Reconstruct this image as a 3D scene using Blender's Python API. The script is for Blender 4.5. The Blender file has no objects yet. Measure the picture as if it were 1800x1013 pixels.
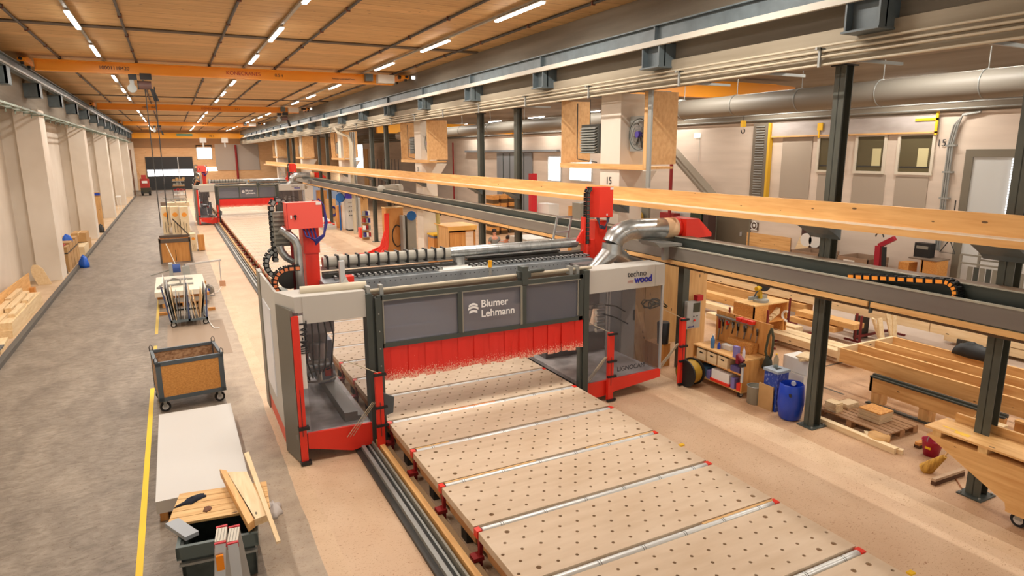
import bpy, math, random
from mathutils import Vector, Matrix
random.seed(7)
S = bpy.context.scene
COL = S.collection
PI = math.pi
R = math.radians

# ------------------------------------------------------------------ camera, world, exposure
CAMP = Vector((0, 0, 5.0)); FPX = 1147.0
yaw, pit, rol = R(27.15), R(11.77), R(0.35)
Fv = Vector((math.sin(yaw)*math.cos(pit), math.cos(yaw)*math.cos(pit), -math.sin(pit)))
R0 = Vector((math.cos(yaw), -math.sin(yaw), 0)); D0 = Fv.cross(R0)
Rv = math.cos(rol)*R0 + math.sin(rol)*D0; Dv = -math.sin(rol)*R0 + math.cos(rol)*D0
cd = bpy.data.cameras.new('camera'); cam = bpy.data.objects.new('camera', cd); COL.objects.link(cam)
cd.sensor_width = 36; cd.lens = FPX/1800*36; cd.clip_end = 400; cd.clip_start = 0.1
cam.matrix_world = Matrix(((Rv.x, -Dv.x, -Fv.x, 0), (Rv.y, -Dv.y, -Fv.y, 0), (Rv.z, -Dv.z, -Fv.z, 5.0), (0, 0, 0, 1)))
S.camera = cam

def at(px, py, **k):
    """point of the place seen at (px, py) of the 1800x1013 frame, on the plane x=, y= or z="""
    d = Fv*FPX + Rv*(px-900) + Dv*(py-506.5)
    (a, v), = k.items(); i = 'xyz'.index(a)
    return CAMP + d*((v-CAMP[i])/d[i])

w = bpy.data.worlds.new('world'); S.world = w; w.use_nodes = True
w.node_tree.nodes['Background'].inputs[0].default_value = (1.0, 0.93, 0.84, 1)
w.node_tree.nodes['Background'].inputs[1].default_value = 0.8
S.view_settings.view_transform = 'Standard'; S.view_settings.look = 'None'
S.view_settings.gamma = 1; S.view_settings.exposure = -0.06
LAMP = 172.0        # watts of each ceiling tube

# ------------------------------------------------------------------ materials
MATS = {}
def lin(c):
    return tuple(((v/255)/12.92 if v/255 <= .04045 else ((v/255+.055)/1.055)**2.4) for v in c) + (1,)
def mat(name, c, rough=.6, metal=0, emit=0, c2=None, noise=None, detail=4, bump=0, coord='Object', spec=.5, ramp=(.35, .7)):
    """plain or two-colour noise material; c in sRGB 0..255; noise = (sx, sy, sz) scale"""
    if name in MATS: return MATS[name]
    m = bpy.data.materials.new(name); m.use_nodes = True; nt = m.node_tree; b = nt.nodes['Principled BSDF']
    b.inputs['Base Color'].default_value = lin(c); b.inputs['Roughness'].default_value = rough
    b.inputs['Metallic'].default_value = metal; b.inputs['Specular IOR Level'].default_value = spec
    if emit:
        b.inputs['Emission Color'].default_value = lin(c); b.inputs['Emission Strength'].default_value = emit
    if noise:
        tc = nt.nodes.new('ShaderNodeTexCoord'); mp = nt.nodes.new('ShaderNodeMapping'); nz = nt.nodes.new('ShaderNodeTexNoise')
        mp.inputs['Scale'].default_value = noise; nz.inputs['Scale'].default_value = 1; nz.inputs['Detail'].default_value = detail
        nt.links.new(tc.outputs[coord], mp.inputs[0]); nt.links.new(mp.outputs[0], nz.inputs['Vector'])
        cr = nt.nodes.new('ShaderNodeValToRGB'); cr.color_ramp.elements[0].position = ramp[0]; cr.color_ramp.elements[1].position = ramp[1]
        cr.color_ramp.elements[0].color = lin(c); cr.color_ramp.elements[1].color = lin(c2 or c)
        nt.links.new(nz.outputs[0], cr.inputs[0]); nt.links.new(cr.outputs[0], b.inputs['Base Color'])
        if bump:
            bp = nt.nodes.new('ShaderNodeBump'); bp.inputs['Strength'].default_value = bump; bp.inputs['Distance'].default_value = .01
            nt.links.new(nz.outputs[0], bp.inputs['Height']); nt.links.new(bp.outputs[0], b.inputs['Normal'])
    MATS[name] = m; return m

def wood(name, light, dark, axis='y', rough=.6, knots=True, boards=None):
    """grained wood, grain along axis, small dark knots, optional board joints (width, axis)"""
    if name in MATS: return MATS[name]
    m = mat(name, light, rough); nt = m.node_tree; b = nt.nodes['Principled BSDF']
    N = nt.nodes.new; L = nt.links.new
    tc = N('ShaderNodeTexCoord'); mp = N('ShaderNodeMapping')
    sc = {'x': (.8, 9, 9), 'y': (9, .8, 9), 'z': (9, 9, .8)}[axis]; mp.inputs['Scale'].default_value = sc
    nz = N('ShaderNodeTexNoise'); nz.inputs['Scale'].default_value = 1.6; nz.inputs['Detail'].default_value = 5; nz.inputs['Distortion'].default_value = .4
    cr = N('ShaderNodeValToRGB'); cr.color_ramp.elements[0].position = .3; cr.color_ramp.elements[1].position = .72
    cr.color_ramp.elements[0].color = lin(light); cr.color_ramp.elements[1].color = lin(dark)
    L(tc.outputs['Object'], mp.inputs[0]); L(mp.outputs[0], nz.inputs['Vector']); L(nz.outputs[0], cr.inputs[0])
    out = cr.outputs[0]
    if knots:
        mp2 = N('ShaderNodeMapping'); mp2.inputs['Scale'].default_value = {'x': (1.5, 4, 4), 'y': (4, 1.5, 4), 'z': (4, 4, 1.5)}[axis]
        vo = N('ShaderNodeTexVoronoi'); vo.inputs['Scale'].default_value = 1.1
        lt = N('ShaderNodeMath'); lt.operation = 'LESS_THAN'; lt.inputs[1].default_value = .07
        mx = N('ShaderNodeMixRGB'); mx.inputs['Color2'].default_value = lin(tuple(v*.5 for v in dark))
        L(tc.outputs['Object'], mp2.inputs[0]); L(mp2.outputs[0], vo.inputs['Vector']); L(vo.outputs['Distance'], lt.inputs[0])
        L(lt.outputs[0], mx.inputs[0]); L(out, mx.inputs['Color1']); out = mx.outputs[0]
    if boards:
        wd, ax = boards
        sp = N('ShaderNodeSeparateXYZ'); L(tc.outputs['Object'], sp.inputs[0])
        dv = N('ShaderNodeMath'); dv.operation = 'DIVIDE'; dv.inputs[1].default_value = wd; L(sp.outputs['XYZ'.index(ax.upper())], dv.inputs[0])
        fr = N('ShaderNodeMath'); fr.operation = 'FRACT'; L(dv.outputs[0], fr.inputs[0])
        lt = N('ShaderNodeMath'); lt.operation = 'LESS_THAN'; lt.inputs[1].default_value = .025; L(fr.outputs[0], lt.inputs[0])
        fl = N('ShaderNodeMath'); fl.operation = 'FLOOR'; L(dv.outputs[0], fl.inputs[0])
        wn = N('ShaderNodeTexWhiteNoise'); wn.noise_dimensions = '1D'; L(fl.outputs[0], wn.inputs['W'])
        mr = N('ShaderNodeMapRange'); mr.inputs[3].default_value = .84; mr.inputs[4].default_value = 1.08; L(wn.outputs[0], mr.inputs[0])
        hs = N('ShaderNodeHueSaturation'); L(out, hs.inputs['Color']); L(mr.outputs[0], hs.inputs['Value'])
        mx = N('ShaderNodeMixRGB'); mx.inputs['Color2'].default_value = lin(tuple(v*.55 for v in dark))
        L(lt.outputs[0], mx.inputs[0]); L(hs.outputs[0], mx.inputs['Color1']); out = mx.outputs[0]
    L(out, b.inputs['Base Color']); return m

def clear(name, tint, fac, rough=.05):
    if name in MATS: return MATS[name]
    m = bpy.data.materials.new(name); m.use_nodes = True; nt = m.node_tree; N = nt.nodes.new
    for n in list(nt.nodes): nt.nodes.remove(n)
    o = N('ShaderNodeOutputMaterial'); t = N('ShaderNodeBsdfTransparent'); g = N('ShaderNodeBsdfPrincipled'); x = N('ShaderNodeMixShader')
    t.inputs[0].default_value = lin(tint); g.inputs['Base Color'].default_value = lin(tuple(v*.7 for v in tint)); g.inputs['Roughness'].default_value = rough
    x.inputs[0].default_value = fac
    nt.links.new(t.outputs[0], x.inputs[1]); nt.links.new(g.outputs[0], x.inputs[2]); nt.links.new(x.outputs[0], o.inputs[0])
    MATS[name] = m; return m

RED = mat('red_paint', (232, 52, 34), .38)
REDL = mat('salmon_red_paint', (240, 92, 78), .4)
REDD = mat('dark_red_paint', (150, 30, 30), .5)
GREYP = mat('light_grey_panel', (196, 192, 184), .5)
GREYM = mat('mid_grey_panel', (140, 136, 124), .5)
GREYD = mat('dark_green_grey_steel', (66, 72, 68), .45)
STEELC = mat('grey_green_column_paint', (84, 86, 76), .5, c2=(70, 72, 64), noise=(2, 2, 2))
BLUEG = mat('blue_grey_steel', (104, 116, 120), .5, c2=(88, 98, 102), noise=(3, 3, 3))
BLACK = mat('black_plastic', (28, 28, 28), .5)
DARK = mat('dark_iron', (52, 50, 46), .5)
CHROME = mat('galvanised_steel', (200, 202, 200), .28, .85, c2=(165, 168, 168), noise=(6, 6, 6))
GALV = mat('dull_zinc', (158, 160, 156), .45, .4)
ALU = mat('aluminium', (205, 206, 205), .35, .5)
HOSE = mat('ribbed_grey_hose', (176, 172, 160), .7)
BEIGEP = mat('beige_pipe', (196, 184, 160), .5)
BLUE = mat('blue_plastic', (28, 66, 180), .35)
BLUEC = mat('blue_cable', (44, 40, 120), .4)
YEL = mat('yellow_paint', (240, 190, 30), .5)
ORANGE = mat('orange_crane_paint', (240, 156, 34), .42)
YORANGE = mat('yellow_orange_crane_paint', (246, 170, 20), .42)
WHITE = mat('white_plastic', (228, 226, 220), .5)
PAPER = mat('white_label', (235, 232, 226), .7)
RUBBER = mat('rubber', (30, 30, 30), .8)
CONC = mat('cast_concrete', (148, 139, 124), .85, c2=(112, 102, 88), noise=(.5, .22, 2.4), detail=9, ramp=(.3, .7))
CONCW = mat('white_concrete', (230, 220, 206), .9, c2=(216, 204, 188), noise=(.6, .6, .6), detail=3)
WALLW = mat('white_wall_paint', (222, 206, 190), .9, c2=(208, 192, 176), noise=(.4, .3, 2.5), detail=3)
WALLG = mat('grey_wall_panel', (172, 158, 142), .9)
OSB = mat('osb_board', (226, 164, 88), .7, c2=(196, 128, 60), noise=(26, 26, 60), detail=4, ramp=(.36, .7))
OSBD = mat('osb_board_worn', (190, 156, 120), .8, c2=(140, 104, 74), noise=(18, 18, 26), detail=3, ramp=(.38, .66))
CARD = mat('cardboard', (190, 150, 98), .8, c2=(176, 136, 86), noise=(3, 3, 3))
PLYP = mat('pale_plywood', (222, 196, 160), .7, c2=(206, 178, 140), noise=(1.2, 7, 5), detail=4)
PINEY = wood('pine_along_hall', (232, 186, 122), (206, 150, 86), 'y')
PINEX = wood('pine_across', (228, 190, 130), (206, 156, 92), 'x')
PINEZ = wood('pine_upright', (226, 182, 122), (200, 150, 92), 'z')
PALE = wood('pale_spruce', (236, 212, 172), (218, 186, 138), 'y')
PALEX = wood('pale_spruce_across', (236, 212, 172), (218, 186, 138), 'x')
ORW = wood('orange_plywood', (214, 154, 84), (190, 126, 60), 'z')
GREYWOOD = wood('weathered_pallet_wood', (178, 136, 96), (140, 100, 66), 'y')
CEILW = wood('ceiling_boards', (214, 176, 120), (190, 148, 94), 'x', boards=(.62, 'y'))
GLASS = clear('clear_plastic_pane', (238, 238, 240), .07, .08)
SMOKE = clear('smoked_pane', (186, 190, 204), .55, .06)
BOTTLE = clear('clear_bottle', (220, 225, 220), .25, .1)
DAY = mat('daylight_pane', (250, 252, 255), .5, emit=3.2)
LED = mat('lit_tube', (255, 250, 244), .5, emit=16)
SIGNLIT = mat('lit_sign', (225, 240, 232), .5, emit=1.6)

# ------------------------------------------------------------------ mesh building
class MB:
    def __init__(s): s.v = []; s.f = []; s.sm = []
    def add(s, vs, fs, smooth=False):
        o = len(s.v); s.v += [Vector(p) for p in vs]; s.f += [tuple(i+o for i in f) for f in fs]; s.sm += [smooth]*len(fs); return s
    def box(s, x0, x1, y0, y1, z0, z1, bev=0):
        if x0 > x1: x0, x1 = x1, x0
        if y0 > y1: y0, y1 = y1, y0
        if z0 > z1: z0, z1 = z1, z0
        vs = [(x, y, z) for z in (z0, z1) for y in (y0, y1) for x in (x0, x1)]
        return s.add(vs, [(0, 2, 3, 1), (4, 5, 7, 6), (0, 1, 5, 4), (2, 6, 7, 3), (0, 4, 6, 2), (1, 3, 7, 5)])
    def cyl(s, p0, p1, r, n=12, r2=None, caps=True):
        p0 = Vector(p0); p1 = Vector(p1); d = (p1-p0).normalized(); a = d.orthogonal().normalized(); b = d.cross(a)
        r2 = r if r2 is None else r2
        vs = [p0+(a*math.cos(t)+b*math.sin(t))*r for t in [2*PI*i/n for i in range(n)]]
        vs += [p1+(a*math.cos(t)+b*math.sin(t))*r2 for t in [2*PI*i/n for i in range(n)]]
        s.add(vs, [(i, (i+1) % n, n+(i+1) % n, n+i) for i in range(n)], True)
        if caps: s.add(vs, [tuple(range(n))[::-1], tuple(range(n, 2*n))])
        return s
    def tube(s, pts, r, n=8, closed=False):
        pts = [Vector(p) for p in pts]; m = len(pts); rings = []
        prev = None
        for i, p in enumerate(pts):
            if closed: d = (pts[(i+1) % m]-pts[i-1])
            else: d = (pts[min(i+1, m-1)]-pts[max(i-1, 0)])
            d.normalize()
            a = d.orthogonal().normalized() if prev is None else (prev-d*prev.dot(d)).normalized()
            prev = a; b = d.cross(a); rr = r[i] if isinstance(r, (list, tuple)) else r
            rings.append([p+(a*math.cos(2*PI*j/n)+b*math.sin(2*PI*j/n))*rr for j in range(n)])
        vs = [q for g in rings for q in g]; fs = []
        for i in range(m if closed else m-1):
            i2 = (i+1) % m
            fs += [(i*n+j, i*n+(j+1) % n, i2*n+(j+1) % n, i2*n+j) for j in range(n)]
        s.add(vs, fs, True)
        if not closed: s.add(vs, [tuple(range(n))[::-1], tuple(range((m-1)*n, m*n))])
        return s
    def prism(s, poly, axis, a0, a1):
        """poly = 2-D outline in the other two axes (order x,y,z without axis)"""
        n = len(poly)
        def P3(p, a):
            return {'x': (a, p[0], p[1]), 'y': (p[0], a, p[1]), 'z': (p[0], p[1], a)}[axis]
        vs = [P3(p, a0) for p in poly]+[P3(p, a1) for p in poly]
        return s.add(vs, [tuple(range(n))[::-1], tuple(range(n, 2*n))]+[(i, (i+1) % n, n+(i+1) % n, n+i) for i in range(n)])
    def lathe(s, prof, c, n=20, caps=False):
        """prof = [(r, z)...] around the vertical through c"""
        c = Vector(c); vs = []
        for r, z in prof: vs += [c+Vector((r*math.cos(2*PI*j/n), r*math.sin(2*PI*j/n), z)) for j in range(n)]
        fs = [(i*n+j, i*n+(j+1) % n, (i+1)*n+(j+1) % n, (i+1)*n+j) for i in range(len(prof)-1) for j in range(n)]
        s.add(vs, fs, True)
        if caps: s.add(vs, [tuple(range(n))[::-1], tuple(range((len(prof)-1)*n, len(prof)*n))])
        return s
    def rot(s, ang, piv=(0, 0, 0), axis='Z'):
        M = Matrix.Rotation(ang, 3, axis); piv = Vector(piv); s.v = [M @ (p-piv)+piv for p in s.v]; return s
    def mv(s, d): d = Vector(d); s.v = [p+d for p in s.v]; return s
    def bar(s, p0, p1, w, h):
        """rectangular bar between two points, width w (sideways) and height h"""
        p0 = Vector(p0); p1 = Vector(p1); d = (p1-p0).normalized()
        up = Vector((0, 0, 1)) if abs(d.z) < .95 else Vector((0, 1, 0))
        a = d.cross(up).normalized(); b = a.cross(d)
        vs = [p+a*i*w/2+b*j*h/2 for p in (p0, p1) for i, j in ((-1, -1), (1, -1), (1, 1), (-1, 1))]
        return s.add(vs, [(3, 2, 1, 0), (4, 5, 6, 7), (0, 1, 5, 4), (1, 2, 6, 5), (2, 3, 7, 6), (3, 0, 4, 7)])
    def ibeam(s, p0, p1, w, h, t=.015, along='z', flip=False):
        """H section: flanges wide in x (or y if flip)"""
        p0 = Vector(p0); p1 = Vector(p1)
        if along == 'z':
            x, y = p0.x, p0.y
            if not flip:
                s.box(x-w/2, x+w/2, y-h/2, y-h/2+t, p0.z, p1.z); s.box(x-w/2, x+w/2, y+h/2-t, y+h/2, p0.z, p1.z); s.box(x-t/2, x+t/2, y-h/2, y+h/2, p0.z, p1.z)
            else:
                s.box(x-h/2, x-h/2+t, y-w/2, y+w/2, p0.z, p1.z); s.box(x+h/2-t, x+h/2, y-w/2, y+w/2, p0.z, p1.z); s.box(x-h/2, x+h/2, y-t/2, y+t/2, p0.z, p1.z)
        elif along == 'y':
            x, z = p0.x, p0.z
            s.box(x-w/2, x+w/2, p0.y, p1.y, z-h/2, z-h/2+t); s.box(x-w/2, x+w/2, p0.y, p1.y, z+h/2-t, z+h/2); s.box(x-t/2, x+t/2, p0.y, p1.y, z-h/2, z+h/2)
        else:
            y, z = p0.y, p0.z
            s.box(p0.x, p1.x, y-w/2, y+w/2, z-h/2, z-h/2+t); s.box(p0.x, p1.x, y-w/2, y+w/2, z+h/2-t, z+h/2); s.box(p0.x, p1.x, y-t/2, y+t/2, z-h/2, z+h/2)
        return s

OFF = {}
def mesh_of(name, mb, m, off):
    me = bpy.data.meshes.new(name); me.from_pydata([tuple(p-off) for p in mb.v], [], mb.f)
    me.polygons.foreach_set('use_smooth', mb.sm); me.materials.append(m); me.update(); return me
def tag(o, label=None, cat=None, group=None, kind=None):
    for k, v in (('label', label), ('category', cat), ('group', group), ('kind', kind)):
        if v: o[k] = v
    return o
def thing(name, label, cat, loc, group=None):
    o = bpy.data.objects.new(name, None); o.empty_display_size = .1; COL.objects.link(o)
    o.location = loc; OFF[o.name] = Vector(loc); return tag(o, label, cat, group)
def part(name, mb, m, parent, label=None):
    off = OFF[parent.name]; o = bpy.data.objects.new(name, mesh_of(name, mb, m, off)); COL.objects.link(o)
    o.parent = parent; OFF[o.name] = off
    if label: o['label'] = label
    return o
def solo(name, mb, m, label, cat, group=None):
    xs = [p.x for p in mb.v]; ys = [p.y for p in mb.v]; zs = [p.z for p in mb.v]
    off = Vector(((min(xs)+max(xs))/2, (min(ys)+max(ys))/2, min(zs)))
    o = bpy.data.objects.new(name, mesh_of(name, mb, m, off)); o.location = off; COL.objects.link(o); OFF[o.name] = off
    return tag(o, label, cat, group)
def struct(name, mb, m, parent=None):
    if parent: return part(name, mb, m, parent)
    o = bpy.data.objects.new(name, mesh_of(name, mb, m, Vector((0, 0, 0)))); COL.objects.link(o); OFF[o.name] = Vector((0, 0, 0))
    return tag(o, kind='structure')
def kids(o): return [c for c in list(bpy.data.objects) if c.parent == o]
def copy_tree(o, parent=None, _k=None):
    c = o.copy(); COL.objects.link(c)
    if parent: c.parent = parent
    for ch in (CH.get(o.name) or kids(o)): copy_tree(ch, c)
    return c
CH = {}
def copies(proto, places):
    """places = [(dx, dy, dz, rz, label)]; first use is the proto itself (already placed)"""
    out = []
    def reg(o):
        CH[o.name] = kids(o)
        for c in CH[o.name]: reg(c)
    reg(proto)
    for (x, y, z, rz, lab) in places:
        c = copy_tree(proto); c.location = (x, y, z); c.rotation_euler.z = rz
        if lab: c['label'] = lab
        out.append(c)
    return out
def text(s, size, origin, xdir, ydir, m, name, parent, bold=0, thick=.002, align='LEFT'):
    cu = bpy.data.curves.new(name, 'FONT'); cu.body = s; cu.size = size; cu.extrude = thick; cu.offset = bold; cu.align_x = align
    o = bpy.data.objects.new('tmp', cu); COL.objects.link(o)
    me = bpy.data.meshes.new_from_object(o.evaluated_get(bpy.context.evaluated_depsgraph_get()))
    bpy.data.objects.remove(o); bpy.data.curves.remove(cu)
    xd = Vector(xdir).normalized(); yd = Vector(ydir).normalized(); zd = xd.cross(yd); og = Vector(origin)
    off = OFF[parent.name] if parent else Vector((0, 0, 0))
    for v in me.vertices: v.co = og + xd*v.co.x + yd*v.co.y + zd*v.co.z - off
    me.materials.clear(); me.materials.append(m); me.name = name
    t = bpy.data.objects.new(name, me); COL.objects.link(t)
    if parent: t.parent = parent; OFF[t.name] = off
    return t
def arc(c, r, a0, a1, n, ax='xz'):
    c = Vector(c); i, j = 'xyz'.index(ax[0]), 'xyz'.index(ax[1]); out = []
    for k in range(n+1):
        t = a0+(a1-a0)*k/n; p = c.copy(); p[i] += r*math.cos(t); p[j] += r*math.sin(t); out.append(p)
    return out
TXT_DARK = mat('dark_lettering', (40, 40, 44), .6)
TXT_WHITE = mat('white_lettering', (240, 240, 240), .6)
TXT_BLUE = mat('blue_lettering', (40, 40, 150), .6)
TXT_RED = mat('red_lettering', (170, 40, 24), .6)
ORD = ['first', 'second', 'third', 'fourth', 'fifth', 'sixth', 'seventh', 'eighth', 'ninth', 'tenth', 'eleventh', 'twelfth', 'thirteenth', 'fourteenth', 'fifteenth', 'sixteenth', 'seventeenth', 'eighteenth', 'nineteenth', 'twentieth']

# ------------------------------------------------------------------ the setting
YB = 107.0; ZC = 8.3; XO = 24.0; ZS = 7.4
def floor_material():
    m = mat('hall_floor', (150, 136, 120), .55); nt = m.node_tree; b = nt.nodes['Principled BSDF']; N = nt.nodes.new; L = nt.links.new
    tc = N('ShaderNodeTexCoord'); sp = N('ShaderNodeSeparateXYZ'); L(tc.outputs['Object'], sp.inputs[0])
    def nz(sc, det, lo, hi, a, c, dist=0):
        mp = N('ShaderNodeMapping'); mp.inputs['Scale'].default_value = sc; L(tc.outputs['Object'], mp.inputs[0])
        n = N('ShaderNodeTexNoise'); n.inputs['Scale'].default_value = 1; n.inputs['Detail'].default_value = det; n.inputs['Distortion'].default_value = dist; L(mp.outputs[0], n.inputs['Vector'])
        r = N('ShaderNodeValToRGB'); r.color_ramp.elements[0].position = lo; r.color_ramp.elements[1].position = hi
        r.color_ramp.elements[0].color = lin(a); r.color_ramp.elements[1].color = lin(c); L(n.outputs[0], r.inputs[0]); return r.outputs[0], n.outputs[0]
    grey, n1 = nz((1.9, .8, 1), 10, .25, .75, (160, 147, 131), (124, 112, 99), .8)
    tan, n2 = nz((1.1, .7, 1), 10, .3, .75, (218, 188, 156), (198, 162, 128), .2)
    tan2, n3 = nz((.9, .9, 1), 6, .3, .7, (204, 166, 130), (176, 138, 104))
    lt, n4 = nz((2, 2, 1), 6, .3, .7, (220, 190, 156), (206, 174, 140))
    fleck, n5 = nz((26, 60, 1), 3, .62, .68, (0, 0, 0), (255, 255, 255), 1.5)
    def step(v, invert=False):
        wob = N('ShaderNodeMath'); wob.operation = 'MULTIPLY_ADD'; L(n3, wob.inputs[0]); wob.inputs[1].default_value = .10; L(sp.outputs[0], wob.inputs[2])
        g = N('ShaderNodeMath'); g.operation = 'GREATER_THAN'; L(wob.outputs[0], g.inputs[0]); g.inputs[1].default_value = v+.05; return g.outputs[0]
    def mix(f, a, c):
        x = N('ShaderNodeMixRGB'); L(f, x.inputs[0]); L(a, x.inputs[1]); L(c, x.inputs[2]); return x.outputs[0]
    mid, _ = nz((3, 3, 1), 6, .3, .7, (184, 166, 144), (162, 144, 124))
    fine, _ = nz((4.5, 9, 1), 8, .35, .7, (255, 255, 255), (196, 190, 182), 1.2)
    fm_ = N('ShaderNodeMixRGB'); fm_.blend_type = 'MULTIPLY'; fm_.inputs[0].default_value = .8; L(grey, fm_.inputs[1]); L(fine, fm_.inputs[2]); grey = fm_.outputs[0]
    c = mix(step(.55), grey, mid)
    c = mix(step(1.2), c, lt)
    c = mix(step(1.45), c, tan)
    c = mix(step(8.9), c, lt)
    c = mix(step(9.5), c, tan2)
    fl = N('ShaderNodeMixRGB'); fl.blend_type = 'MULTIPLY'; L(fleck, fl.inputs[0]); L(c, fl.inputs[1]); fl.inputs[2].default_value = lin((190, 158, 128))
    L(fl.outputs[0], b.inputs['Base Color']); return m
struct('floor', MB().box(-6.0, XO+.4, -3, YB+.3, -.2, 0), floor_material())
struct('ceiling', MB().box(-6.0, 10.4, -3, YB+.3, ZC, ZC+.3), CEILW)
struct('ceiling_side', MB().box(10.4, XO+.4, -3, YB+.3, ZS, ZS+.3), CONC)
struct('trim_1', MB().box(-4.22, -4.08, -3, 92, 0, .12), mat('dark_kerb_steel', (92, 88, 82), .6))
struct('trim_2', MB().box(-5.6, -4.22, -3, 92, 0, .08), mat('dusty_ledge', (206, 180, 148), .8, c2=(188, 160, 128), noise=(2, 1, 1)))
wl = struct('wall_left', MB().box(-6.0, -5.6, -3, YB+.3, 0, 6.7), CONCW)
struct('upper_wall', MB().box(-6.0, -4.55, -3, YB+.3, 6.7, ZC), CONC, wl)
for k in range(7):
    y = 16.4+14.75*k
    struct('pilaster', MB().box(-5.1, -4.3, y, y+1.3, .08, 6.7), CONCW, wl)
    struct('pilaster_back', MB().box(-5.6, -5.1, y+.25, y+1.0, .08, 6.7), CONCW, wl)
    if k % 2: struct('wall_joint', MB().box(-5.61, -5.59, y+7.3, y+7.34, .08, 6.7), mat('joint_grey', (170, 156, 140), .9), wl)
wr = struct('wall_right', MB().box(9.6, 10.4, -3, YB+.3, 6.42, ZC), CONC)
struct('soffit_rib', MB().box(9.50, 9.6, -3, YB+.3, 6.36, 6.86), mat('pale_concrete', (170, 158, 138), .9, c2=(140, 128, 108), noise=(.5, .3, 3), detail=8), wr)
wb = struct('wall_back', MB().box(-5.4, XO+.4, YB, YB+.3, 0, ZC), wood('back_wall_boards', (244, 204, 156), (226, 180, 128), 'x'))
struct('grey_panel', MB().box(6.0, 12.0, YB-.12, YB, 2.6, 6.4), mat('grey_render', (190, 182, 172), .9), wb)
struct('upper_band', MB().box(-5, 9.5, YB-.1, YB, 5.9, ZC), mat('brown_band', (176, 140, 104), .8), wb)
wo = struct('wall_outer', MB().box(XO, XO+.4, -3, YB+.3, 0, 6.25), WALLW)
struct('concrete_band', MB().box(XO-.02, XO+.4, -3, YB+.3, 6.25, ZS), CONC, wo)
# back door and windows
d1 = struct('door_1', MB().box(-3.1, 2.9, YB-.16, YB-.02, 0, 4.62), mat('charcoal_door', (44, 46, 48), .4))
struct('glazing', MB().box(-3.0, 2.85, YB-.22, YB-.16, 1.95, 2.85), DAY, d1)
for zz in (2.1, 2.28, 2.46, 2.64): struct('glazing_bar', MB().box(-3.0, 2.85, YB-.25, YB-.2, zz, zz+.035), ALU, d1)
for xx in (-1.05, .98): struct('door_strip', MB().box(xx-.05, xx+.05, YB-.26, YB-.16, 0.9, 4.6), ALU, d1)
w1 = struct('window_1', MB().box(3.6, 5.5, YB-.08, YB-.02, 4.3, 6.2), DAY)
struct('window_frame', MB().box(3.5, 5.6, YB-.1, YB-.03, 4.2, 4.3).box(3.5, 5.6, YB-.1, YB-.03, 6.2, 6.3).box(3.5, 3.6, YB-.1, YB-.03, 4.2, 6.3).box(5.5, 5.6, YB-.1, YB-.03, 4.2, 6.3), WHITE, w1)
struct('window_2', MB().box(4.3, 6.1, YB-.08, YB-.02, 2.55, 3.1), DAY)
# side-wall windows, doors (plane x = XO)
def rx(pl, pt, pr, pb, x=XO-.02):
    a = at(pl, pt, x=x); c = at(pr, pb, x=x); return min(a.y, c.y), max(a.y, c.y), min(a.z, c.z), max(a.z, c.z)
def framed(y0, y1, z0, z1, name, frame, pane, fw=.09, xx=XO, ch='pane'):
    m = MB().box(xx-.08, xx-.01, y0-fw, y1+fw, z0-fw, z0).box(xx-.08, xx-.01, y0-fw, y1+fw, z1, z1+fw).box(xx-.08, xx-.01, y0-fw, y0, z0, z1).box(xx-.08, xx-.01, y1, y1+fw, z0, z1)
    o = struct(name, m, frame); struct(ch, MB().box(xx-.03, xx-.01, y0, y1, z0, z1), pane, o); return o
OFFICE = mat('dim_office_glass', (92, 84, 60), .15)
OFFL = mat('office_light', (206, 196, 150), .6)
CREAM = mat('cream_frame', (214, 204, 186), .6)
y = at(1530, 270, x=XO).y
for i, (a, b_) in enumerate(((1443, 1478), (1510, 1550), (1585, 1634))):
    y0, y1, z0, z1 = rx(a, 243, b_, 303)
    z1 = 5.5; z0 = 4.2
    o = framed(y0, y1, z0, z1, 'window_%d' % (i+3), CREAM, OFFICE, .1)
    struct('inner_room', MB().box(XO-.035, XO-.03, y0+(y1-y0)*.1, y0+(y1-y0)*.42, z0+.2, z0+.85), OFFL, o)
    struct('inner_sill', MB().box(XO-.036, XO-.03, y0+.05, y1-.05, z0+.15, z0+.2), DARK, o)
for (a, b_, t, bt) in ((1377, 1420, 240, 350), (1500, 1550, 306, 370), (1575, 1625, 310, 372), (1438, 1470, 306, 370)):
    y0, y1, z0, z1 = rx(a, t, b_, bt); struct('grey_field', MB().box(XO-.03, XO, y0, y1, z0, z1), WALLG, wo)
DGREY = mat('door_grey', (120, 112, 96), .6); DPALE = mat('door_pale', (204, 206, 204), .6)
yd = at(1700, 268, x=XO).y
d2 = framed(yd-3.6, yd-.25, 0, 4.75, 'door_2', DGREY, DPALE, .25, ch='door_leaf')
for k in range(30):
    struct('blind_slat', MB().box(XO-.12, XO-.05, yd-2.6, yd-1.45, 2.1+k*.088, 2.1+k*.088+.055), mat('blind_lit', (236, 240, 244), .5, emit=1.3), d2)
d3 = framed(at(1320, 378, x=XO).y, at(1262, 378, x=XO).y, 0, 2.75, 'door_3', DGREY, mat('door_brown_grey', (112, 100, 82), .6), .06, ch='door_leaf')
struct('door_handle', MB().box(XO-.14, XO-.04, d3.data.vertices[0].co.y+.5, d3.data.vertices[0].co.y+.54, 1.0, 1.2), ALU, d3)
SGATE = mat('sliding_gate_blue_grey', (132, 136, 140), .5)
y1 = at(876, 268, x=XO).y; y0 = at(937, 268, x=XO).y
d4 = struct('door_4', MB().box(XO-.15, XO-.05, y0, y1, 0, 4.95), SGATE)
for k in range(1, 5): struct('gate_rib', MB().box(XO-.18, XO-.15, y0+(y1-y0)*k/5-.03, y0+(y1-y0)*k/5+.03, .1, 4.9), GREYD, d4)
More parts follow.
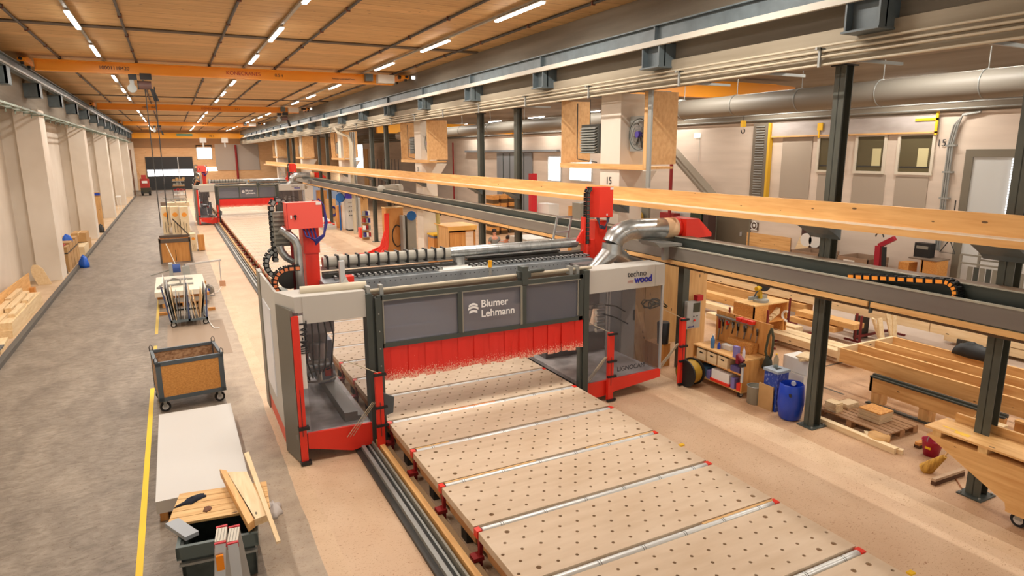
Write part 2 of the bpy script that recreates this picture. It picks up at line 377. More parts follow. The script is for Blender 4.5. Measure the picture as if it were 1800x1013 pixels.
struct('gate_rail', MB().box(XO-.3, XO-.05, at(985, 266, x=XO).y, at(822, 268, x=XO).y, 5.0, 5.16), SGATE, d4)
def day_window(i, a, t, b_, bt):
    y0, y1, z0, z1 = rx(a, t, b_, bt); return framed(y0, y1, z0, z1, 'window_%d' % i, DPALE, DAY, .08)
day_window(6, 965, 276, 986, 318); day_window(7, 1003, 282, 1040, 318); day_window(8, 576, 252, 592, 290); day_window(9, 622, 255, 640, 300)
day_window(10, 576, 303, 603, 322)

# ------------------------------------------------------------------ ceiling lamps, pipes, trays
LEDROWS = (-1.73, 2.87, 7.42)
tubes_y = [7.6, 12.9, 18.3, 23.6, 32.0, 38.0, 43.4] + [50.9+5.4*k for k in range(10)]
ROWN = ['left', 'middle', 'right']
proto = None
for ri, rxp in enumerate(LEDROWS):
    solo('lamp_rail', MB().box(rxp-.035, rxp+.035, 0, 103, 8.2, 8.25), GALV, 'thin light rail carrying the %s row of ceiling tubes' % ROWN[ri], 'lamp rail')
    for k, yy in enumerate(tubes_y):
        lab = ('long lit ceiling tube in the %s row, %s from the camera end' % (ROWN[ri], ORD[k]))
        if proto is None:
            proto = thing('ceiling_lamp', lab, 'ceiling light', (rxp, yy, 8.13), 'lit tubes of the three ceiling rows')
            part('housing', MB().box(rxp-.06, rxp+.06, yy, yy+2.35, 8.145, 8.17), WHITE, proto)
            part('tube', MB().box(rxp-.045, rxp+.045, yy+.03, yy+2.32, 8.11, 8.145), LED, proto)
        else: copies(proto, [(rxp, yy, 8.13, 0, lab)])
        if k < 17:
            ld = bpy.data.lights.new('tube_light', 'AREA'); ld.shape = 'RECTANGLE'; ld.size = .12; ld.size_y = 2.2; ld.energy = LAMP; ld.color = (1, .935, .85)
            lo = bpy.data.objects.new('tube_light', ld); COL.objects.link(lo); lo.location = (rxp, yy+1.17, 8.10)
for sx in (12.6, 15.6, 22.6):  # unseen lamps added to brighten the side bay, hidden by beam and duct
    for k in range(9):
        yy = .2+6.5*k
        t = thing('ceiling_lamp', 'added unseen tube that brightens the side bay', 'ceiling light', (sx, yy, 7.3), 'added fill tubes of the side bay')
        part('housing', MB().box(sx-.06, sx+.06, yy, yy+2.2, 7.34, 7.4), WHITE, t); part('tube', MB().box(sx-.045, sx+.045, yy+.03, yy+2.17, 7.3, 7.34), LED, t)
        ld = bpy.data.lights.new('side_fill_light', 'AREA'); ld.shape = 'RECTANGLE'; ld.size = .12; ld.size_y = 2.1; ld.energy = LAMP*.8; ld.color = (1, .93, .83)
        lo = bpy.data.objects.new('side_fill_light', ld); COL.objects.link(lo); lo.location = (sx, yy+1.1, 7.28)
# dark sprinkler pipes along the hall
for i, xx in enumerate((-3.02, -.73, 1.66, 4.0, 6.48, 8.75)):
    t = thing('sprinkler_pipe', 'dark sprinkler pipe under the timber ceiling, %s from the left' % ORD[i], 'pipe', (xx, 3, 8.1))
    m = MB().cyl((xx, 0, 8.25), (xx, 104, 8.25), .035, 6); part('pipe', m, DARK, t)
    m = MB()
    for k in range(34): m.box(xx-.045, xx+.045, 4+3*k-.02, 4+3*k+.02, 8.2, 8.298)
    mm = part('pipe_clamps', m, mat('rust_red_clamp', (110, 60, 44), .6), t); mm['kind'] = 'stuff'
for i, yy in enumerate((21.0, 44.5, 65, 86)):
    m = MB()
    for dy in (-.09, 0, .09): m.cyl((-4.5, yy+dy, 8.27), (9.5, yy+dy, 8.27), .026, 6)
    solo('cable_run', m, mat('brown_grey_cable', (104, 92, 80), .6), 'bundle of cables crossing the timber ceiling, %s from the camera' % ORD[i], 'cable')

# ------------------------------------------------------------------ crane rails
t = thing('crane_runway', 'grey steel crane rail along the upper left wall', 'crane rail', (-4.12, 0, 7.0))
part('rail_beam', MB().ibeam((-4.15, 0, 7.78), (-4.15, 104, 7.78), .22, .36, .025, 'y'), BLUEG, t)
part('rail_head', MB().box(-4.18, -4.12, 0, 104, 7.96, 8.0), GALV, t)
part('conductor_strip', MB().box(-4.03, -3.99, 0, 104, 7.62, 7.68), GALV, t)
for k in range(15):
    yy = 19.3+5.6*k
    part('corbel', MB().box(-4.55, -4.05, yy-.05, yy-.02, 7.1, 7.6).box(-4.55, -4.05, yy+.5, yy+.53, 7.1, 7.6).box(-4.12, -4.05, yy-.05, yy+.53, 7.1, 7.6).box(-4.55, -4.05, yy-.05, yy+.53, 7.08, 7.11), BLUEG, t)
t = thing('crane_runway', 'grey steel crane rail on the concrete beam right of the ceiling', 'crane rail', (9.3, 0, 7.0))
part('rail_beam', MB().ibeam((9.34, 0, 7.38), (9.34, 104, 7.38), .22, .38, .025, 'y'), BLUEG, t)
part('conductor_strip', MB().box(9.12, 9.2, 0, 104, 7.13, 7.24), mat('pale_conductor', (196, 190, 176), .5), t)
for k in range(20):
    yy = 1.85+4.8*k
    part('corbel', MB().box(9.16, 9.6, yy-.28, yy-.25, 6.72, 7.18).box(9.16, 9.6, yy+.25, yy+.28, 6.72, 7.18).box(9.3, 9.33, yy-.28, yy+.28, 6.72, 7.18).box(9.12, 9.6, yy-.3, yy+.3, 6.70, 6.73), BLUEG, t)
    part('web_stiffener', MB().box(9.24, 9.44, yy-.02, yy+.02, 7.2, 7.57), BLUEG, t)
for i, (zz, xx) in enumerate(((6.62, 9.40), (6.54, 9.42), (6.46, 9.42), (6.34, 9.45))):
    solo('conduit', MB().cyl((xx, 0, zz), (xx, 100, zz), .022, 6), BEIGEP, 'pale conduit running along the face of the right concrete beam, %s from the top' % ORD[i], 'conduit')
for k in range(14):
    yy = 4.2+3.3*k
    solo('conduit_bracket', MB().box(9.3, 9.5, yy-.02, yy+.02, 6.56, 6.6).box(9.38, 9.42, yy-.02, yy+.02, 6.3, 6.6), GALV, 'small bracket holding conduits on the right concrete beam', 'bracket', 'conduit brackets on the right beam')
for k in range(8):
    yy = 5.2+1.9*k
    solo('ceiling_bracket', MB().box(9.6, 10.9, yy-.025, yy+.025, 6.36, 6.41), GALV, 'thin metal bracket arm under the right concrete beam', 'bracket', 'bracket arms under the right beam')
# cable tray on the left wall
t = thing('cable_tray', 'pale green wire cable tray along the left wall', 'cable tray', (-4.6, 10, 6.4))
part('tray_rails', MB().box(-4.5, -4.47, 8, 100, 6.5, 6.56).box(-4.2, -4.17, 8, 100, 6.5, 6.56), mat('green_zinc', (140, 152, 138), .5), t)
m = MB()
for k in range(60): m.box(-4.52, -4.12, 10+1.5*k, 10+1.5*k+.05, 6.46, 6.5).box(-4.52, -4.49, 10+1.5*k, 10+1.5*k+.04, 6.36, 6.7)
part('tray_rungs', m, MATS['green_zinc'], t)['kind'] = 'stuff'

def crane(y, xr, paint, label, texts=(), nm='overhead_crane', h=.34):
    t = thing(nm, label, 'crane', (2.3, y, 7.96))
    g = part('girder', MB().ibeam((-3.75, y, 7.99), (xr, y, 7.99), .3, .38, .03, 'x').box(-3.7, xr, y-.06, y+.06, 7.82, 8.16), paint, t)
    for xx in (-4.0, 9.05):
        e = part('end_carriage', MB().prism([(y-.75, 8.0), (y+.75, 8.0), (y+.75, 8.12), (y+.3, 8.2), (y-.3, 8.2), (y-.75, 8.12)], 'x', xx-.1, xx+.12), paint, t)
        for dy in (-.6, .6): part('wheel', MB().cyl((xx-.03, y+dy, 8.0), (xx+.05, y+dy, 8.0), .09, 14), BLACK, e)
        for dy in (-.82, .82): part('buffer', MB().cyl((xx, y+dy*.9, 8.08), (xx, y+dy*1.06, 8.08), .05, 10), RUBBER, e)
    for (s, sz, x0, mt) in texts: text(s, sz, (x0, y-.075, 7.93), (1, 0, 0), (0, 0, 1), mt, 'lettering', t)
    c = part('control_box', MB().box(xr-.75, xr-.05, y-.45, y-.1, 7.84, 8.16), WHITE, t)
    part('box_stand', MB().box(xr-1.25, xr-.95, y-.4, y-.16, 7.9, 8.18), BLUEG, t)
    part('box_motor', MB().cyl((xr+.15, y-.3, 8.1), (xr+.5, y-.3, 8.1), .08, 12), DARK, t)
    for dx in (.35, .75): part('work_light', MB().box(xr+dx, xr+dx+.14, y-.32, y-.26, 8.05, 8.18), mat('lamp_glass', (240, 240, 235), .3, emit=2), t)
    return t
c1 = crane(27.9, 8.7, ORANGE, 'long orange overhead crane girder, nearest to the camera', (('10001118420', .17, -1.9, TXT_DARK), ('KONECRANES', .19, 2.2, TXT_RED), ('0.5 t', .17, 3.95, TXT_DARK), ('Remote Controlled Crane', .085, 6.15, TXT_DARK)))
c2 = crane(49.8, 8.5, ORANGE, 'orange overhead crane girder, second from the camera', (('10001118421', .17, -1.3, TXT_DARK), ('KONECRANES', .19, 2.2, TXT_RED), ('0.5 t', .17, 4.3, TXT_DARK)))
c3 = crane(76, 8.5, ORANGE, 'orange overhead crane girder, third from the camera, below the far lamps', (('0.5 t', .3, 3.3, TXT_DARK),))
t = thing('overhead_crane', 'yellow overhead crane in front of the far end wall', 'crane', (2.5, 100, 7))
part('girder', MB().box(-4.1, 9.0, 99.6, 100.3, 7.05, 7.75), YORANGE, t)
part('name_plate', MB().box(1.1, 3.0, 99.5, 99.6, 7.4, 7.65), mat('teal_plate', (90, 160, 140), .5), t)
text('10 t', .4, (5.0, 99.58, 7.25), (1, 0, 0), (0, 0, 1), TXT_DARK, 'lettering', t)
for xx in (4.2, 6.9): part('hoist', MB().box(xx-.4, xx+.4, 99.0, 99.7, 6.5, 7.15).cyl((xx, 99.3, 5.9), (xx, 99.3, 6.5), .1, 8), WHITE, t)
part('end_carriage', MB().box(-4.3, -3.9, 98.6, 101.4, 7.2, 7.5).box(9.0, 9.3, 98.6, 101.4, 7.2, 7.5), YORANGE, t)
# chain hoists under the first and third crane
def hoist(x, y, zt, lab, big=1):
    t = thing('chain_hoist', lab, 'hoist', (x, y, zt-.5))
    part('trolley', MB().box(x-.28, x-.02, y-.12, y+.12, zt-.12, zt+.08).box(x+.08, x+.45, y-.16, y+.16, zt-.1, zt+.1), BLACK, t)
    b = part('motor', MB().cyl((x+.02, y, zt-.3), (x+.42, y, zt-.3), .15, 16), mat('brown_motor', (110, 84, 80), .5), t)
    part('cooling_cap', MB().cyl((x-.02, y, zt-.3), (x+.02, y, zt-.3), .16, 16), GREYD, b)
    part('pulley', MB().cyl((x-.2, y-.06, zt-.42), (x-.2, y+.06, zt-.42), .15, 16).box(x-.26, x-.12, y-.05, y+.05, zt-.38, zt-.1), GALV, t)
    part('chain_bag', MB().prism([(x+.35, zt-.4), (x+.5, zt-.45), (x+.62, zt-.85), (x+.45, zt-.85)], 'y', y-.08, y+.08), BLACK, t)
    return t
h1 = hoist(-.75, 27.9, 7.74, 'dark electric chain hoist hanging below the nearest orange girder')
part('chain', MB().cyl((-.55, 27.9, 7.4), at(283, 400, y=27), .018, 6), DARK, h1)
part('control_cable', MB().cyl((-.25, 27.9, 7.4), at(296, 396, y=26.5), .018, 6), BLACK, h1)
hoist(-.9, 76, 7.74, 'small dark chain hoist below the third orange girder')
hoist(.0+7.3, 49.8, 7.74, 'dark chain hoist at the right end of the second orange girder')

# ------------------------------------------------------------------ steel columns and heater boxes on the right
pairs = [(4.72, 7.55), (19.2, 22.1), (33.9, 36.75), (48.6, 51.5), (63.2, 66.2)]
num = 0
cp = thing('steel_column', 'x', 'column', (10.1, 7.55, 0), 'green-grey steel columns between the bays')
part('shaft', MB().ibeam((10.1, 7.55, .02), (10.1, 7.55, 6.36), .2, .2, .016, 'z', True), STEELC, cp)
bp_ = part('base_plate', MB().box(9.9, 10.3, 7.38, 7.72, 0, .02), GREYD, cp)
for (dx, dy) in ((-.16, -.13), (.16, -.13), (-.16, .13), (.16, .13)): part('bolt', MB().cyl((10.1+dx, 7.55+dy, .02), (10.1+dx, 7.55+dy, .05), .015, 6), GALV, bp_)
part('head_plate', MB().box(9.95, 10.25, 7.4, 7.7, 6.36, 6.38), BLACK, cp)
cp['label'] = 'green-grey steel column beside the blue barrel'
labs = ['green-grey steel column by the wooden trolley at right', None, 'steel column right of the far end of the near heater box, nearer of its pair', 'steel column left of the near pair partner, behind the gantry pipe']
pl = []
for i, (a, b_) in enumerate(pairs):
    for j, yy in enumerate((a, b_)):
        if yy == 7.55: continue
        lab = labs[0] if yy == 4.72 else 'green-grey steel column, %s of the %s pair along the bay line' % (('nearer', 'farther')[j], ORD[i])
        pl.append((10.1, yy, 0, 0, lab))
copies(cp, pl)
LOUV = mat('dark_louvre', (78, 80, 76), .5)
def heater_column(yc, n, s15=True):
    lab = 'white concrete column carrying the %s heater box from the camera' % ORD[n]
    t = thing('concrete_column', lab, 'column', (10.4, yc, 0))
    part('shaft', MB().box(10.02, 10.75, yc-.42, yc+.42, 0, 6.4), CONCW, t)
    part('haunch', MB().prism([(10.75, 3.7), (10.75, 4.5), (11.3, 4.5)], 'y', yc-.3, yc+.3), CONCW, t)
    if n == 0: text('15', .26, (10.01, yc+.15, 4.18), (0, -1, 0), (0, 0, 1), TXT_DARK, 'number', t)
    elif n == 1: text('3', .26, (10.01, yc+.1, 4.18), (0, -1, 0), (0, 0, 1), TXT_DARK, 'number', t)
    c = thing('heater_enclosure', 'pale board enclosure around the %s white column from the camera' % ORD[n], 'enclosure', (10.3, yc+.4, 4.55))
    part('side_board', MB().box(9.99, 10.95, yc+2.3, yc+2.34, 4.69, 6.4), OSBP, c)
    part('side_board', MB().box(9.99, 10.85, yc-1.54, yc-1.5, 4.69, 6.36), OSBP, c)
    part('edge_board', MB().box(9.94, 9.99, yc-1.55, yc-1.43, 4.6, 6.36), PINEZ, c)
    part('floor_board', MB().box(9.96, 10.0, yc-1.54, yc+2.34, 4.56, 4.69), PINEY, c)
    part('floor_board', MB().box(10.0, 10.8, yc-1.5, yc-.44, 4.58, 4.64), PINEY, c)
    part('floor_board', MB().box(10.0, 10.8, yc+.44, yc+2.3, 4.58, 4.64), PINEY, c)
    q = yc+1.25
    h = thing('louvred_heater', 'louvred unit heater left of the %s white column' % ORD[n], 'heater', (10.4, q, 4.66))
    part('casing', MB().box(10.22, 10.62, q-.45, q+.4, 4.95, 5.72), LOUV, h)
    for k in range(10):
        m = MB().box(10.13, 10.22, q-.38, q+.34, 5.01+.07*k, 5.03+.07*k); m.v = [p+Vector((0, 0, -(10.22-p.x)*.5)) for p in m.v]
        part('louvre', m, mat('louvre_blade', (150, 152, 146), .5), h)
    for dy in (-.3, .25): part('hanger', MB().cyl((10.4, q+dy, 5.72), (10.4, q+dy, 6.4), .012, 6), DARK, h)
    part('supply_pipe', MB().tube([(10.15, q+.5, 6.3), (10.15, q+.5, 5.0), (10.13, q+.45, 4.8), (10.13, q-.5, 4.72)], .015, 6), DARK, h)
    q = yc-.98
    f = thing('fan_heater', 'round caged fan right of the %s white column' % ORD[n], 'fan', (10.5, q, 4.66))
    part('casing', MB().box(10.24, 10.5, q-.44, q+.46, 5.0, 5.84), GALV, f)
    cg = MB().tube(arc((10.15, q, 5.4), .37, 0, 2*PI, 28, 'yz')[:-1], .012, 6, True)
    for r_ in (.12, .2, .28): cg.tube(arc((10.12, q, 5.4), r_, 0, 2*PI, 20, 'yz')[:-1], .005, 4, True)
    part('guard', cg, GREYD, f)
    bl = MB()
    for k in range(8):
        a = 2*PI*k/8
        bl.add([(10.18, q+math.cos(a)*.07, 5.4+math.sin(a)*.07), (10.18, q+math.cos(a-.22)*.33, 5.4+math.sin(a-.22)*.33), (10.22, q+math.cos(a+.3)*.33, 5.4+math.sin(a+.3)*.33), (10.22, q+math.cos(a+.6)*.09, 5.4+math.sin(a+.6)*.09)], [(0, 1, 2, 3)])
    part('blades', bl, mat('fan_blade', (120, 112, 104), .5), f)
    part('hub', MB().cyl((10.09, q, 5.4), (10.2, q, 5.4), .075, 16), mat('violet_hub', (70, 52, 140), .4), f)
OSBP = mat('pale_osb', (222, 176, 122), .75, c2=(206, 156, 102), noise=(14, 14, 9), detail=3)
for n, yc in enumerate((14.0, 28.8, 44.4, 59.0, 73.8)): heater_column(yc, n)
solo('cable_duct', MB().box(9.88, 9.93, 12.24, 12.36, 4.16, 6.36), GALV, 'bundle of galvanised conduits down the near heater box edge', 'conduit')

# big round air duct and side-bay crane
t = thing('air_duct', 'wide grey round air duct along the side bay', 'duct', (14, 20, 5.9))
part('tube', MB().cyl((14, -2, 6.22), (14, 15.9, 6.22), .275, 32), BEIGEP if 0 else mat('duct_grey', (132, 126, 116), .5), t)
part('end_collar', MB().tube(arc((14, 15.95, 6.22), .29, 0, 2*PI, 24, 'xz')[:-1], .035, 8, True), WHITE, t)
for k in range(7): part('strap', MB().tube(arc((14, 3.2+2.1*k, 6.22), .282, 0, 2*PI, 24, 'xz')[:-1], .012, 6, True).cyl((14, 3.2+2.1*k, 6.5), (14, 3.2+2.1*k, ZS), .01, 6), GALV, t)
t = thing('air_duct', 'farther grey round air duct behind the heater boxes', 'duct', (14, 30, 5.9))
part('tube', MB().cyl((14, 17.2, 6.12), (14, 44, 6.12), .26, 28), MATS['duct_grey'], t)
for k in range(7): part('strap', MB().tube(arc((14, 19+3.5*k, 6.12), .268, 0, 2*PI, 24, 'xz')[:-1], .012, 6, True).cyl((14, 19+3.5*k, 6.38), (14, 19+3.5*k, ZS), .01, 6), GALV, t)
pa = at(1188, 160, y=17); pb = at(1382, 150, y=17)
t = thing('overhead_crane', 'orange crane girder in the side bay above the wide duct', 'crane', (16, 17, 6.6))
part('girder', MB().box(11.6, 19.0, 16.8, 17.1, 6.72, 7.25), ORANGE, t)
part('end_taper', MB().prism([(19.0, 6.72), (20.0, 6.95), (20.0, 7.2), (19.0, 7.25)], 'y', 16.85, 17.05), ORANGE, t)
t = thing('overhead_crane', 'yellow-orange crane girder in the side bay behind the second heater box', 'crane', (16, 40, 6.4))
part('girder', MB().box(12.5, 23, 43.9, 44.3, 6.3, 6.95), YORANGE, t)
part('end_carriage', MB().box(22.6, 23, 43, 45, 6.3, 6.6), YORANGE, t)
p = at(1307, 213, y=17)
t = thing('crane_hook', 'small yellow crane hook block hanging in the side bay', 'hook', (p.x, 17, p.z-.3))
part('block', MB().box(p.x-.08, p.x+.08, 16.95, 17.05, p.z-.2, p.z+.02), YEL, t)
part('hook', MB().tube(arc((p.x, 17, p.z-.33), .08, R(-200), R(60), 10, 'xz'), .02, 6), BLACK, t)
part('rope', MB().cyl((p.x, 17, p.z), (p.x, 16.95, 6.74), .01, 6), DARK, t)
# pipes along the outer wall under the ceiling
for i, (dx, zz) in enumerate(((.3, 6.75), (.4, 6.55), (.25, 6.35))):
    solo('wall_pipe', MB().cyl((XO-dx, -2, zz), (XO-dx, 90, zz), .03, 6), GALV, 'thin pipe along the top of the outer side-bay wall, %s from the top' % ORD[i], 'pipe')

# ------------------------------------------------------------------ long wooden ledge beam and cable trough on the columns
SHELF = wood('glulam_shelf', (236, 186, 118), (216, 158, 90), 'y')
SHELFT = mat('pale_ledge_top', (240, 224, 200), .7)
t = thing('timber_ledge', 'long glued-timber ledge running along the column row above the dark trough', 'beam', (9.7, 0, 3.7))
part('upright_board', MB().box(9.76, 9.84, 0, 81, 3.84, 4.15), SHELF, t)
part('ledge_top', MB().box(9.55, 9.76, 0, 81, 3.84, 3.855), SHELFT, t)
part('lower_board', MB().box(9.55, 9.9, 0, 81, 3.74, 3.84), SHELF, t)
bk = None
for i in range(9):
    yy = [4.72, 7.55, 13.4, 19.2, 22.1, 28, 33.9, 36.75, 42.6][i]
    part('bracket', MB().prism([(9.6, 3.74), (9.995, 3.74), (9.995, 3.5), (9.9, 3.58)], 'y', yy-.3, yy+.3), BLUEG, t)
TRG = mat('trough_steel', (128, 122, 112), .45, 0, c2=(108, 98, 92), noise=(2, .25, 2), detail=3)
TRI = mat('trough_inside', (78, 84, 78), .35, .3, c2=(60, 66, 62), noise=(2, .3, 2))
t = thing('cable_trough', 'long dark steel cable trough on a timber sill along the column row', 'trough', (9.7, 0, 2.6))
part('near_plate', MB().box(9.5, 9.515, 0, 62, 2.70, 2.97), TRG, t)
part('near_lip', MB().box(9.49, 9.55, 0, 62, 2.965, 2.99), mat('worn_lip', (170, 166, 150), .4), t)
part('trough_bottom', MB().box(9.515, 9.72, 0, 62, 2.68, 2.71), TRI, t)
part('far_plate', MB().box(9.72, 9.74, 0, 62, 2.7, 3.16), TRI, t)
part('far_lip_edge', MB().box(9.70, 9.73, 0, 62, 3.155, 3.17), MATS['worn_lip'], t)
part('far_lip', MB().box(9.73, 9.98, 0, 62, 3.16, 3.17), mat('brown_lip', (128, 106, 84), .6), t)
for k in range(9):
    y0 = .1+6.2*k
    if y0 < 56: part('sill_timber', MB().box(9.47, 9.9, y0, y0+6.15, 2.6, 2.68), PINEY, t)
    part('joint_post', MB().box(9.5, 9.56, y0-.04, y0-.01, 2.5, 2.68), GREYD, t)
part('sill_underside', MB().box(9.55, 9.95, 0, 62, 2.54, 2.6), mat('dark_sill', (96, 74, 52), .7), t)

def cable_chain(pts, wdt, nm, parent, dot=ORANGE, side=(1, 0, 0), every=.09, lab=None, barm=None, hh=.045):
    """energy chain: dark links along pts with coloured dots on the edge"""
    pts = [Vector(p) for p in pts]; sd = Vector(side).normalized()
    fine = []
    for a, b_ in zip(pts, pts[1:]):
        n = max(1, int((b_-a).length/every))
        for k in range(n): fine.append(a.lerp(b_, k/n))
    fine.append(pts[-1]); m = MB(); dm = MB(); bm_ = MB() if barm else m
    for a, b_ in zip(fine, fine[1:]):
        d = (b_-a); up = sd.cross(d).normalized()*hh; c0, c1 = a+d*.06, b_-d*.06
        for s_ in (0, 1):
            o_ = sd*wdt*s_
            vs = [q+o_+u+w_ for q in (c0, c1) for u in (-up, up) for w_ in (sd*-.012, sd*.012)]
            m.add(vs, [(0, 1, 3, 2), (4, 6, 7, 5), (0, 4, 5, 1), (2, 3, 7, 6), (0, 2, 6, 4), (1, 5, 7, 3)])
        mid = (a+b_)/2
        bm_.bar(mid+up*.8, mid+up*.8+sd*wdt, .03, .012); bm_.bar(mid-up*.8, mid-up*.8+sd*wdt, .03, .012)
        vs = [mid+q*d*.34+u*up*.62-sd*.02 for q, u in ((-1, -1), (1, -1), (1, 1), (-1, 1))]; dm.add(vs, [(0, 1, 2, 3)])
    o = part(nm, m, BLACK, parent, lab); part('link_marks', dm, dot, o)
    if barm: part('crossbars', bm_, barm, o)
    return o
c_ = at(1690, 520, x=9.55)
t = thing('energy_chain', 'black energy chain with orange marks lying curled in the dark trough', 'cable chain', (9.6, c_.y+1, 2.8))
yy = c_.y
cable_chain([(9.56, yy+1.75, 3.0), (9.56, yy+.25, 3.17)] + arc((9.56, yy+.25, 3.02), .15, R(90), R(-60), 8, 'yz')[::1][0:0] + [Vector((9.56, yy+.25-.16*math.sin(a), 3.01+.16*math.cos(a))) for a in [i*PI/8 for i in range(0, 8)]], .14, 'chain', t, mat('bright_orange_mark', (255, 160, 50), .5), (1, 0, 0), .13)

# ------------------------------------------------------------------ perforated bench panels, rollers, rails
def bench_mesh():
    m = MB(); x0, x1, d, th = 2.87, 6.64, 1.07, .1
    nx, ny = 30, 11; cw = (x1-x0)/nx; ch = d/ny; z = .5
    for i in range(nx):
        for j in range(ny):
            a, b_ = x0+i*cw, x0+(i+1)*cw; c, e = j*ch, (j+1)*ch
            if j % 2 == 1 and i % 2 == (j//2) % 2:
                cx, cy = (a+b_)/2, (c+e)/2; r = .022 if not (j in (1, 9) and i in (2, 26, 28)) else .034
                oc = [(b_, cy), (b_, e), (cx, e), (a, e), (a, cy), (a, c), (cx, c), (b_, c)]
                inn = [(cx+r*math.cos(k*PI/4), cy+r*math.sin(k*PI/4)) for k in range(8)]
                vs = [(p[0], p[1], z) for p in oc]+[(p[0], p[1], z) for p in inn]+[(p[0], p[1], z-.06) for p in inn]
                fs = [(k, (k+1) % 8, 8+(k+1) % 8, 8+k) for k in range(8)]+[(8+k, 8+(k+1) % 8, 16+(k+1) % 8, 16+k) for k in range(8)]+[tuple(range(16, 24))]
                m.add(vs, fs)
            else: m.add([(a, c, z), (b_, c, z), (b_, e, z), (a, e, z)], [(0, 1, 2, 3)])
    m.add([(x0, 0, z), (x1, 0, z), (x1, d, z), (x0, d, z), (x0, 0, z-th), (x1, 0, z-th), (x1, d, z-th), (x0, d, z-th)], [(0, 4, 5, 1), (1, 5, 6, 2), (2, 6, 7, 3), (3, 7, 4, 0), (4, 7, 6, 5)])
    return m
yb0 = 3.12 - .12
PITCH = 1.215
BENCH = mat('sanded_bench_board', (216, 194, 168), .6, c2=(198, 172, 142), noise=(1.1, 5, 3), detail=7, ramp=(.3, .75))
def panel_y(k): return 4.24+PITCH*(k-1)
def panel_label(k):
    yy = panel_y(k)
    if yy < 10.3: return 'perforated wooden bench panel, %s from the bottom edge in front of the near mill' % ORD[k]
    if yy < 13.3: return 'perforated wooden bench panel under the near milling portal, %s one' % ORD[k-6]
    if k < 28: return 'pale bench panel behind the near milling portal, %s one' % ORD[k-8]
    return 'distant pale bench panel among many narrow strips beyond the near mill'
pr = thing('bench_panel', panel_label(0), 'bench panel', (4.75, 0, 0), 'perforated bench panels in a row down the hall')
m = bench_mesh(); part('top_board', m, BENCH, pr)
part('support_frame', MB().box(2.9, 2.94, .02, 1.0, .3, .4).box(2.95, 6.55, .08, .14, .2, .4).box(2.95, 6.55, .88, .94, .2, .4).box(2.93, 2.99, .08, .94, .2, .4).box(6.5, 6.57, .08, .94, .2, .4), wood('frame_wood', (196, 142, 92), (170, 118, 72), 'y'), pr)
for xx in (3.0, 4.7, 6.45): part('foot', MB().box(xx-.05, xx+.05, .42, .6, 0, .3), DARK, pr)
ROLLM = mat('bright_roller_zinc', (222, 224, 222), .35, .35)
rl = thing('feed_roller', 'x', 'roller', (4.75, 0, 0), 'galvanised feed rollers between bench panels')
part('tube', MB().cyl((2.95, 1.145, .446), (6.58, 1.145, .446), .054, 18), ROLLM, rl)
m = MB()
for k in range(6): m.cyl((3.2+.62*k, 1.145, .446), (3.206+.62*k, 1.145, .446), .0555, 18).cyl((3.23+.62*k, 1.145, .446), (3.236+.62*k, 1.145, .446), .0555, 18)
part('ring_grooves', m, DARK, rl)
for xx in (2.86, 6.58): part('end_bracket', MB().box(xx, xx+.07, 1.09, 1.19, .4, .5), RED, rl)
part('bracket_leg', MB().box(2.9, 2.94, 1.11, 1.17, 0, .4).box(2.8, 2.94, 1.06, 1.2, .11, .16), REDD, rl)
part('side_strip', MB().box(2.9, 6.6, 1.075, 1.085, .4, .47), DARK, rl)
pp, rp = [], []
for k in range(71):
    yy = panel_y(k)
    if 53.5 < yy < 53.6: continue
    pp.append((4.75, yy, 0, 0, panel_label(k)))
    rp.append((4.75, yy, 0, 0, ('steel feed roller before the near mill, %s from the bottom edge' % ORD[k]) if yy < 9.5 else ('steel feed roller in a gap behind the near mill portal' if yy > 13 else 'steel feed roller under the near mill portal, %s gap' % ORD[k-5])))
pr.location = (4.75, pp[0][1], 0); pr['label'] = pp[0][4]; rl.location = (4.75, rp[0][1], 0); rl['label'] = rp[0][4]
copies(pr, pp[1:]); copies(rl, rp[1:44])
for i, (k, a, b_, mt) in enumerate(((4, 2.95, 4.4, PINEX), (4, 5.3, 6.6, PINEX), (6, 4.0, 4.9, mat('orange_strip', (220, 140, 80), .6)), (2, 5.4, 6.6, PINEX), (5, 2.95, 3.5, PINEX), (1, 3.6, 4.3, PINEX))):
    yy = panel_y(k)-.055
    solo('wood_strip', MB().box(a, b_, yy-.004, yy+.03, .44, .502), mt, 'thin %s strip lying in the roller gap, %s' % (('wooden', 'wooden', 'orange', 'wooden', 'wooden', 'wooden')[i], ('left part of the fifth gap', 'right end of the fifth gap', 'middle of the seventh gap', 'right end of the third gap', 'left end of the sixth gap', 'left part of the second gap')[i]), 'wood strip')
t = thing('machine_rail', 'dark steel running rail on the floor left of the bench', 'rail', (2.5, 0, 0))
part('rail_bed', MB().box(2.34, 2.64, 0, 92, 0, .05), DARK, t)
part('rail_head', MB().box(2.42, 2.48, 0, 92, .05, .12).box(2.54, 2.57, 0, 92, .05, .1), GALV, t)
part('chip_guard', MB().box(2.6, 2.63, 0, 92, .05, .16), GREYM, t)
solo('edge_timber', MB().box(2.66, 2.74, 0, 92, 0, .2), PINEY, 'long squared timber on the floor between the rail and the bench', 'timber')
solo('side_channel', MB().box(2.76, 2.86, 0, 92, 0, .11), mat('olive_wood', (150, 120, 84), .8), 'long low dusty channel on the floor tight against the bench side', 'channel')
t = thing('machine_rail', 'dark steel running rail on the floor right of the bench', 'rail', (6.9, 0, 0))
part('rail_bed', MB().box(6.78, 6.98, 13, 92, 0, .05), DARK, t)
part('rail_head', MB().box(6.85, 6.9, 13, 92, .05, .12), GALV, t)

